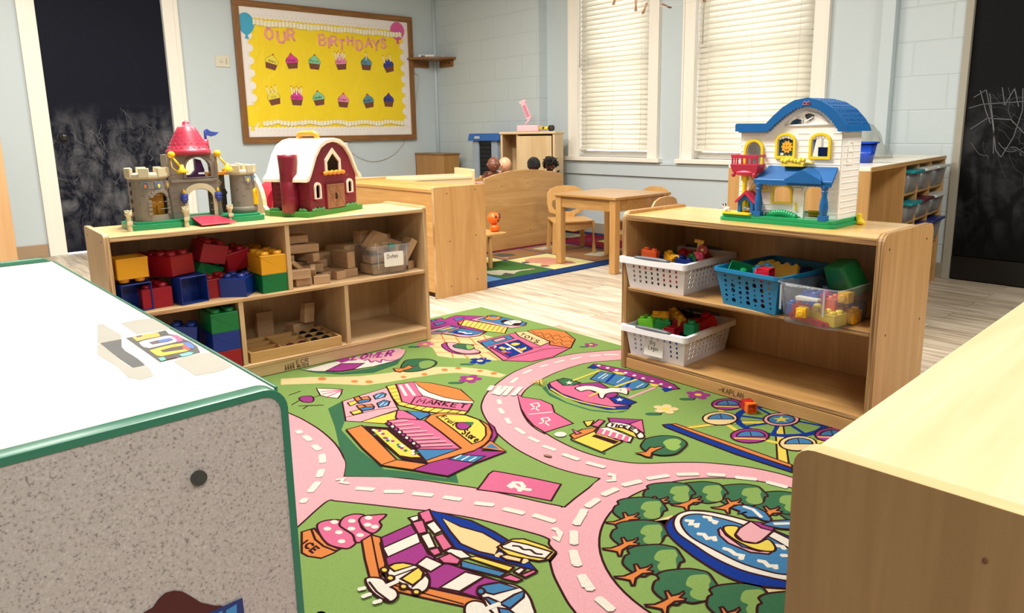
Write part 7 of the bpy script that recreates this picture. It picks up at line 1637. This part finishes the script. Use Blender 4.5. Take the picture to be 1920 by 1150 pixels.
# letters: thick cut-outs; photo positions on the board plane
def onb(u, v, x=XL+.0255):
    d = CF + CR*((u-PCX)/FPX) - CU*((v-PCY)/FPX); t = x/d.x; return d.y*t, CAMH+d.z*t
def B2(x, y): return onb(420+x/3.834, y/3.8333)
for ch, x, y, sz in (('O', 322, 243, 84), ('U', 410, 265, 84), ('R', 482, 253, 80), ('B', 706, 288, 74), ('I', 752, 310, 74), ('R', 790, 296, 72), ('T', 846, 322, 70), ('H', 906, 294, 68), ('D', 972, 326, 72), ('A', 1036, 306, 74), ('Y', 1092, 326, 76), ('S', 1144, 312, 72)):
    cy_, cz_ = B2(x, y); y2, z2 = B2(x, y-sz/2); hh = (z2-cz_)*2*.98; st, W_ = strokes(ch); mb = MB()
    for s_ in st:
        P_ = [(.014, cy_+(px_-W_/2)*hh*.95, cz_+(pz_-.5)*hh) for px_, pz_ in s_]
        mb.tube(P_, hh*.105, 8)
    part('letter', mb, LT_, bd)
def balloon(u, v, ru, rv, col, lb, zz):
    cy_, cz_ = B2(u, v); y2, _ = B2(u+ru, v); _, z3 = B2(u, v+rv); a_, b_ = y2-cy_, cz_-z3
    pts = [(cy_+a_*sin(t)*(1 if cos(t) > 0 else (1-.25*(cos(t))**2)), cz_+b_*cos(t)) for t in [-2*pi*i/28 for i in range(28)]]
    mb = MB(); mb.prism(pts, .0165, .018, 'x'); mb.prism([(cy_-.02, cz_-b_-.03), (cy_+.02, cz_-b_-.034), (cy_+.012, cz_-b_-.012), (cy_+.004, cz_-b_+.004), (cy_-.006, cz_-b_+.004)], .0165, .018, 'x'); return part('balloon', mb, plastic(col, .5), bd, label=lb)
balloon(155, 170, 60, 80, '#3fa6cc', 'blue paper balloon', 0); balloon(1244, 225, 50, 66, '#e060a0', 'pink paper balloon', 0); balloon(198, 834, 58, 80, '#f8dc1e', 'yellow paper balloon', 0)
CK = (('January', 342, 445, '#eedb48', 0, 14), ('February', 487, 440, '#dd3f98', 0, -6), ('March', 650, 447, '#88cfa0', 0, 4), ('April', 840, 450, '#f08cb0', 6, -6), ('May', 1022, 455, '#5c8fa6', 1, 2), ('June', 1182, 470, '#3c3c98', 3, -14),
      ('July', 358, 700, '#eedb48', 3, -12), ('August', 523, 705, '#dd3f98', 5, 2), ('September', 680, 706, '#88cfa0', 0, -8), ('October', 857, 722, '#f08cb0', 0, 4), ('November', 1038, 726, '#5c8fa6', 0, -10), ('December', 1183, 720, '#3c3c98', 0, 2))
BRW = plastic('#7c4634', .5); BLK = plastic('#2c2420', .6)
for nm, u, v, col, cand, tilt in CK:
    cy_, cz_ = B2(u, v); s = .135; k = R(-tilt)
    def X(px_, pz_, x=.014): return (cy_+(px_*cos(k)-pz_*sin(k))*s, cz_+(px_*sin(k)+pz_*cos(k))*s)
    fo = [(-.42, -.12), (.42, -.12), (.46, .05), (.36, .22), (.2, .32), (.08, .46), (-.08, .46), (-.2, .32), (-.36, .22), (-.46, .05)]
    mb = MB(); mb.prism([X(*p) for p in fo], .0142, .0156, 'x'); ck = part('cupcake_cutout', mb, plastic(col, .5), bd, label='cupcake cut-out reading '+nm)
    w_ = MB(); w_.prism([X(*p) for p in ((-.33, -.5), (.33, -.5), (.42, -.12), (-.42, -.12))], .0142, .0158, 'x')
    for t in (-.26, -.13, 0, .13, .26): a, b_ = X(t, -.46), X(t*1.2, -.18); ribbon(w_, [(.0159, *a), (.0159, *b_)], .002, (1, 0, 0), 1, .0004)
    part('wrapper', w_, [BRW, plastic('#3a1c14', .5)], ck, label='brown pleated wrapper')
    ch = MB(); c1_ = X(0, .5); ch.cyl((.0142, *c1_), (.017, *c1_), .0085, n=12); part('cherry', ch, plastic('#c04040', .5), ck)
    ln = MB(); P_ = [X(*p) for p in fo]+[X(-.42, -.12)]; ribbon(ln, [(.0157, *p) for p in P_], .0022, (1, 0, 0), 0, .0003)
    o_ = X(-.36, -.02); write(ln, nm, (.0157, *o_), (0, cos(k), sin(k)), (0, -sin(k), cos(k)), .026, min(.085, .015*len(nm)+.01), .09, 0, .0004); part('lettering', ln, BLK, ck)
    if cand:
        cd_ = MB()
        for i in range(cand):
            t = -.4+.8*(i+.5)/cand; a, b_ = X(t, .22+.12*(i % 2)), X(t*1.15-.02, .62+.1*((i+1) % 2)); ribbon(cd_, [(.017, *a), (.017, *b_)], .010, (1, 0, 0), 0, .001); cd_.ell((.018, b_[0], b_[1]+.01), (.002, .004, .008), 8, 1)
        part('paper_candles', cd_, [plastic('#f4efe4', .5), plastic('#d86a3a', .5)], ck, label='white paper candles')
# light switch plate
sw = thing('wall_switch', 'small off-white dimmer switch plate beside the bulletin board', 'switch', (XL, 2.345, 1.52)); part('cover_plate', MB().box(0, .01, 0, .125, 0, .1), plastic('#d9d4c2', .4), sw, .003)
mb = MB(); mb.cyl((.01, .05, .05), (.02, .05, .05), .014, n=16); part('dial', mb, plastic('#cfc9b8', .4), sw); mb = MB(); mb.box(.01, .014, .09, .1, .025, .075); part('slider', mb, plastic('#b9b3a2', .4), sw)
# corner shelf with a white device
cz = 1.675
csf = thing('corner_shelf', 'small quarter-round brown wooden shelf high in the room corner', 'shelf', (XL, YB1, cz))
CWd = wood('#95693a', '#76502a', 'x', 1.3, .45, 'corner_wood')
pts = [(0.001, -.001)]+[(.38*sin(a), -.38*cos(a)) for a in [pi/2*i/14 for i in range(15)]]
mb = MB(); mb.prism([(x+.001, y-.001) for x, y in pts], 0, .02, 'z'); part('shelf_board', mb, CWd, csf, .004)
mb = MB(); mb.box(.001, .02, -.36, -.1, -.07, 0); mb.box(.1, .33, -.02, -.001, -.07, 0); mb.cyl((.28, -.021, -.035), (.28, -.018, -.035), .012, n=14, m=1); part('bracket', mb, [CWd, BLK], csf, .003)
dv = thing('wifi_box', 'flat white electronic box with a black lens on the corner shelf', 'device', (XL+.07, YB1-.27, cz+.0205), R(52)); part('housing', MB().box(0, .17, 0, .08, 0, .036), plastic('#f0ede6', .35), dv, .006); mb = MB(); mb.prism(rrect(.03, .075, .008, .028, .008, 4), -.002, .001, 'y'); part('lens', mb, plastic('#1a1614', .2), dv, label='black lens')
mb = MB(); mb.ell((0, 0, .008), (.028, .022, .010), 14); solo('white_adapter', mb, plastic('#ece8e0', .4), 'small white rounded adapter at the right end of the corner shelf', 'adapter', (XL+.26, YB1-.09, cz+.0205))
CAB = plastic('#c9cbc6', .5)
mb = MB(); P_ = [(.13, YB1-.3, cz+.03), (.02, YB1-.345, cz+.01), (.012, YB1-.34, cz-.06), (.01, YB1-.28, cz-.13), (.01, 4.45, cz-.145)]; mb.tube(crm(P_, False, 5), .004, 6)
mb.tube(crm([(.01, 4.45, cz-.14), (.01, 4.46, 1.5), (.006, 4.43, 1.3), (.0055, 4.40, 1.13), (.0055, 4.37, 1.0), (.0055, 4.33, .9), (.0055, 4.26, .84), (.008, 4.2, .78), (.008, 4.12, .71), (.008, 4.0, .655), (.008, 3.85, .635), (.008, 3.7, .68), (.008, 3.6, .75), (.012, 3.55, .80)], False, 6), .005, 6)
o = part('white_cable', mb, CAB); o.location = (XL, 0, 0); mark(o, 'thin white cable running down the left wall behind the bulletin board', 'cable')
mb = MB(); mb.box(0, .045, -.028, .028, -.035, .035); mb.box(.0, .03, -.045, -.028, -.05, .02, 1); solo('wall_plug', mb, [plastic('#eeeae0', .4), plastic('#6a7a5a', .5)], 'white plug with a greenish side on the wall just below the bulletin board', 'plug', (XL, 3.535, .80), bev=.004)
# string with clothes pegs high above the table
mb = MB(); yS = 3.3
def wy(u, v, y=yS):
    d = CF + CR*((u-PCX)/FPX) - CU*((v-PCY)/FPX); t = y/d.y; return Vector((d.x*t, y, CAMH+d.z*t))
line_ = [wy(1050, -28), wy(1150, -14), wy(1200, -2), wy(1240, 12), wy(1300, 3), wy(1420, -20), wy(1600, -50)]
mb.tube(crm([tuple(p) for p in line_], False, 6), .0009, 5); solo('hanging_string', mb, plastic('#b8b0a0', .7), 'thin string strung across in front of the windows, carrying wooden pegs', 'string')
for (a, b_), lb in zip((((1156, -14), (1150, 9)), ((1192, 0), (1192, 21)), ((1213, 5), (1205, 26)), ((1241, 7), (1247, 13)), ((1318, -18), (1321, 4))), ('wooden clothes peg at the left end of the string, half out of view', 'upright wooden clothes peg hanging second from the left', 'slanting wooden clothes peg hanging lowest before the blind', 'dark wooden clothes peg lying almost end-on along the string', 'dark wooden clothes peg at the right, over the window post')):
    p, q_ = wy(*a), wy(*b_); d = (q_-p).normalized()
    if (q_-p).length < .04: q_ = p+(d*.03+Vector((0, .05, 0)))
    mb = MB(); s_ = Vector((.0045, 0, 0)); 
    mb.tube([p-s_*1.2, (p+q_)/2-s_*.6, q_-s_*1.3], .0035, 4); mb.tube([p+s_*1.2, (p+q_)/2+s_*.6, q_+s_*1.3], .0035, 4); o_ = solo('clothes_peg', mb, wood('#b08a66', '#8a6648', 'z', 2, .6, 'peg_wood'), lb, 'clothes peg', group='wooden pegs on the string')
# things on the wardrobe
wt = .9186
pk = thing('pink_toy_vanity', 'pale pink toy stand with a tilted upright panel on top of the wardrobe', 'toy', (-4.985, 4.32, wt), R(30)); PK = plastic('#f3c4cc', .35)
part('base_box', MB().box(0, .2, 0, .1, 0, .055), PK, pk, .008); mb = MB(); mb.tube([(.06, .05, .05), (.11, .05, .115)], .009, 8); part('arm', mb, PK, pk)
mb = MB(); mb.T = Matrix.Translation((.105, .05, .11)) @ Matrix.Rotation(R(-22), 4, 'Y'); mb.box(-.022, .022, -.012, .012, 0, .16); mb.box(-.03, .03, -.014, .014, .15, .175); mb.box(-.016, .016, -.0145, -.012, .02, .13, 1); part('tilted_panel', mb, [PK, plastic('#d98aa4', .3)], pk, .003, label='darker pink tilted panel')
fl = thing('toy_flashlight', 'yellow toy flashlight with a black lens end on top of the wardrobe', 'flashlight', (-4.775, 4.41, wt+.027), R(30)); mb = MB(); mb.cyl((0, 0, 0), (.1, -.03, 0), .016, n=14); mb.box(.03, .06, -.03, -.02, -.008, .012, 1); part('body', mb, [HYL, BLK], fl); mb = MB(); mb.cyl((.1, -.03, 0), (.13, -.045, 0), .026, n=16); part('lens_ring', mb, BLK, fl, label='black lens ring')
# ------------------------------------------------------------------ dolls
def skinmesh(joints, edges, radii, mat, name, parent=None, lvl=2):
    me = bpy.data.meshes.new(name); me.from_pydata(joints, edges, []); me.materials.append(mat)
    o = bpy.data.objects.new(name, me); COL.objects.link(o)
    if parent: o.parent = parent
    o.modifiers.new('skin', 'SKIN'); 
    for i, r in enumerate(radii): me.skin_vertices[0].data[i].radius = (r, r) if not isinstance(r, tuple) else r
    me.skin_vertices[0].data[0].use_root = True
    s = o.modifiers.new('sub', 'SUBSURF'); s.levels = lvl; s.render_levels = lvl
    for m_ in (o.modifiers[0],): m_.use_smooth_shade = True
    return o
def doll(label, loc, rz, skin, tilt, hy=0, arms=True, hair=None, scale=1.0, mouth=True, hkind='cap', rx=0):
    s = scale; d = thing('baby_doll', label, 'doll', loc, rz, rx=rx)
    # body lies/sits; one continuous mesh: pelvis, torso, neck, head, arms, legs
    J = [(0, .09, .03), (0, .045, .045), (0, .0, .06), (0, -.01, .082), (0, -.02, .10)]
    Rr_ = [.036, .042, .038, .018, .02]
    E_l = [(0, 1), (1, 2), (2, 3), (3, 4)]
    for sx in (-1, 1):
        b0 = len(J); J += [(sx*.04, 0, .06), (sx*.058, -.01, .045), (sx*.062, -.035, .055), (sx*.058, -.048, .068)]; Rr_ += [.02, .017, .014, .012]; E_l += [(2, b0), (b0, b0+1), (b0+1, b0+2), (b0+2, b0+3)]
        h0 = b0+3
        for k, (dx, dz, L_) in enumerate(((-.009, .004, .016), (-.003, .009, .02), (.003, .009, .019), (.009, .005, .016), (-.014, -.004, .012))):
            b1 = len(J); J += [(sx*.058+dx, -.054, .071+dz*.6), (sx*.058+dx*1.5, -.056-L_*.5, .073+dz+L_*.4)]; Rr_ += [.0042, .0035]; E_l += [(h0, b1), (b1, b1+1)]
        b2 = len(J); J += [(sx*.03, .125, .03), (sx*.042, .155, .035), (sx*.042, .18, .032), (sx*.042, .185, .05)]; Rr_ += [.026, .021, .016, .013]; E_l += [(0, b2), (b2, b2+1), (b2+1, b2+2), (b2+2, b2+3)]
    body = skinmesh([(x*s, y*s, z*s) for x, y, z in J], E_l, [r*s for r in Rr_], plastic(skin, .45), 'body', d)
    # head with features sculpted on
    hm = MB(); hm.T = Matrix.Translation((0, -.028*s, .135*s)) @ Matrix.Rotation(R(hy), 4, 'Z') @ Matrix.Rotation(R(tilt), 4, 'X') @ Matrix.Scale(s, 4)
    n1, n2 = 32, 24; vs = []; fs = []
    for j in range(n2+1):
        ph = pi*j/n2
        for i in range(n1):
            th = 2*pi*i/n1; x, y, z = sin(ph)*cos(th), sin(ph)*sin(th), cos(ph); r = Vector((x*.043, y*.047, z*.050))
            f = max(0, -y)            # face looks toward -y
            r.y -= .006*math.exp(-((x/.16)**2+((z+.12)/.14)**2))*f*1.7     # nose
            r.y -= .004*(math.exp(-(((x-.5)/.3)**2+((z+.35)/.3)**2))+math.exp(-(((x+.5)/.3)**2+((z+.35)/.3)**2)))*f   # cheeks
            r.y += .004*(math.exp(-(((x-.36)/.17)**2+((z-.08)/.12)**2))+math.exp(-(((x+.36)/.17)**2+((z-.08)/.12)**2)))*f  # eye sockets
            r.y -= .003*math.exp(-((x/.3)**2+((z+.45)/.07)**2))*f; r.y -= .004*math.exp(-((x/.3)**2+((z+.75)/.15)**2))*f
            vs.append(r)
        # rings shared
    for j in range(n2):
        for i in range(n1): fs.append((j*n1+i, j*n1+(i+1) % n1, (j+1)*n1+(i+1) % n1, (j+1)*n1+i))
    hm.add(vs, fs, 0, True)
    for sx in (-1, 1): hm.ell((sx*.044, .004, -.004), (.006, .009, .013), 12)
    hd = part('head', hm, plastic(skin, .4), d)
    fe = MB(); fe.T = hm.T
    for sx in (-1, 1): fe.ell((sx*.0155, -.0405, .004), (.0055, .003, .0045), 10, 0); fe.ell((sx*.0155, -.0432, .004), (.0028, .001, .003), 10, 1); fe.tube([(sx*.009, -.0425, .012), (sx*.016, -.0435, .0145), (sx*.023, -.041, .012)], .0009, 5, 1)
    fe.ell((0, -.0445, -.0225), (.008, .003, .0028), 10, 2)
    if mouth: fe.ell((0, -.0465, -.0225), (.003, .002, .002), 8, 3)
    part('face', fe, [plastic('#f2efe8', .3), plastic('#1c1410', .3), plastic('#8a3a3a', .4), plastic('#f4f0ea', .3)], d)
    if hair:
        hh = MB(); hh.T = hm.T; q = random.Random(len(label)); hp = plastic(hair, .45)
        # cap over skull, open at the face
        for j in range(9):
            for i in range(26):
                th = 2*pi*i/26+.1*j; ph = pi*.62*j/8+.02; x, y, z = sin(ph)*cos(th), sin(ph)*sin(th), cos(ph)
                if y < -.35 and z < .55: continue
                if hkind == 'cap': hh.ell((x*.043, y*.047+.002, z*.05+.002), (.008, .008, .007), 6)
                else:
                    L_ = q.uniform(.004, .014); p0 = Vector((x*.043, y*.047, z*.05)); nrm_ = Vector((x, y, z)); p1 = p0+nrm_*.012+Vector((q.uniform(-.006, .006), q.uniform(-.004, .008), q.uniform(-.004, .01))); p2 = p1+Vector((q.uniform(-.012, .012), q.uniform(.0, .012), -L_)); p3 = p2+Vector((q.uniform(-.008, .008), q.uniform(-.006, .006), -L_*.4)); hh.tube([p0, p1, p2, p3], [.005, .0055, .004, .002], 5)
        part('hair', hh, hp, d, label='curly black hair' if hkind != 'cap' else 'moulded black hair')
    return d
zc_ = .5338
doll('brown-skinned bald baby doll propped up at the left end of the crib', (-4.47, 3.62, zc_-.012), R(62), '#7c4a36', -10, scale=1.12)
doll('pale-skinned bald baby doll facing away, right behind the brown doll in the crib', (-4.53, 3.765, zc_-.02), R(95), '#e8b48e', 5, 185, scale=1.12, mouth=False)
doll('dark-skinned doll with short moulded black hair at the middle of the crib', (-4.47, 4.02, zc_-.035), R(100), '#4a2c22', 15, 150, hair='#1b1b1d', scale=1.12)
doll('dark-skinned doll with curly black hair at the right end of the crib', (-4.42, 4.165, zc_-.028), R(95), '#54301f', 50, -60, hair='#15100e', scale=1.05, hkind='curl')
# orange face toys on a small stool beside the crib
st_ = thing('small_stool', 'small wooden stool half hidden behind the smooth maple cabinet', 'stool', (-4.02, 2.87, .0078), 0)
part('seat', MB().prism(rrect(0, .25, 0, .30, .02, 4), .222, .236, 'z'), CWX, st_, .003)
for x, y in ((.012, .012), (.012, .15), (.216, .012), (.216, .15)): part('leg', MB().box(x, x+.022, y, y+.022, 0, .222), CW, st_, .002)
OR_ = plastic('#ee6a1e', .3)
ht = thing('orange_pumpkin_toy', 'orange jack-o-lantern face toy of two stacked balls on the small stool', 'toy', (-3.86, 3.13, .2445))
mb = MB(); mb.lathe([(.0001, 0), (.024, .003), (.034, .018), (.036, .03), (.03, .045), (.018, .05)], (0, 0, 0), 20); part('lower_ball', mb, OR_, ht)
mb = MB(); mb.ell((-.01, 0, .092), (.045, .045, .043), 24); part('head', mb, OR_, ht); mb = MB()
for y, z in ((-.012, .105), (.02, .1)): mb.ell((.030, y, z), (.006, .008, .009), 8)
mb.ell((.031, .006, .08), (.005, .007, .011), 8); mb.ell((.0, .036, .112), (.016, .012, .012), 10); part('black_face', mb, BLK, ht, label='black eyes and mouth')
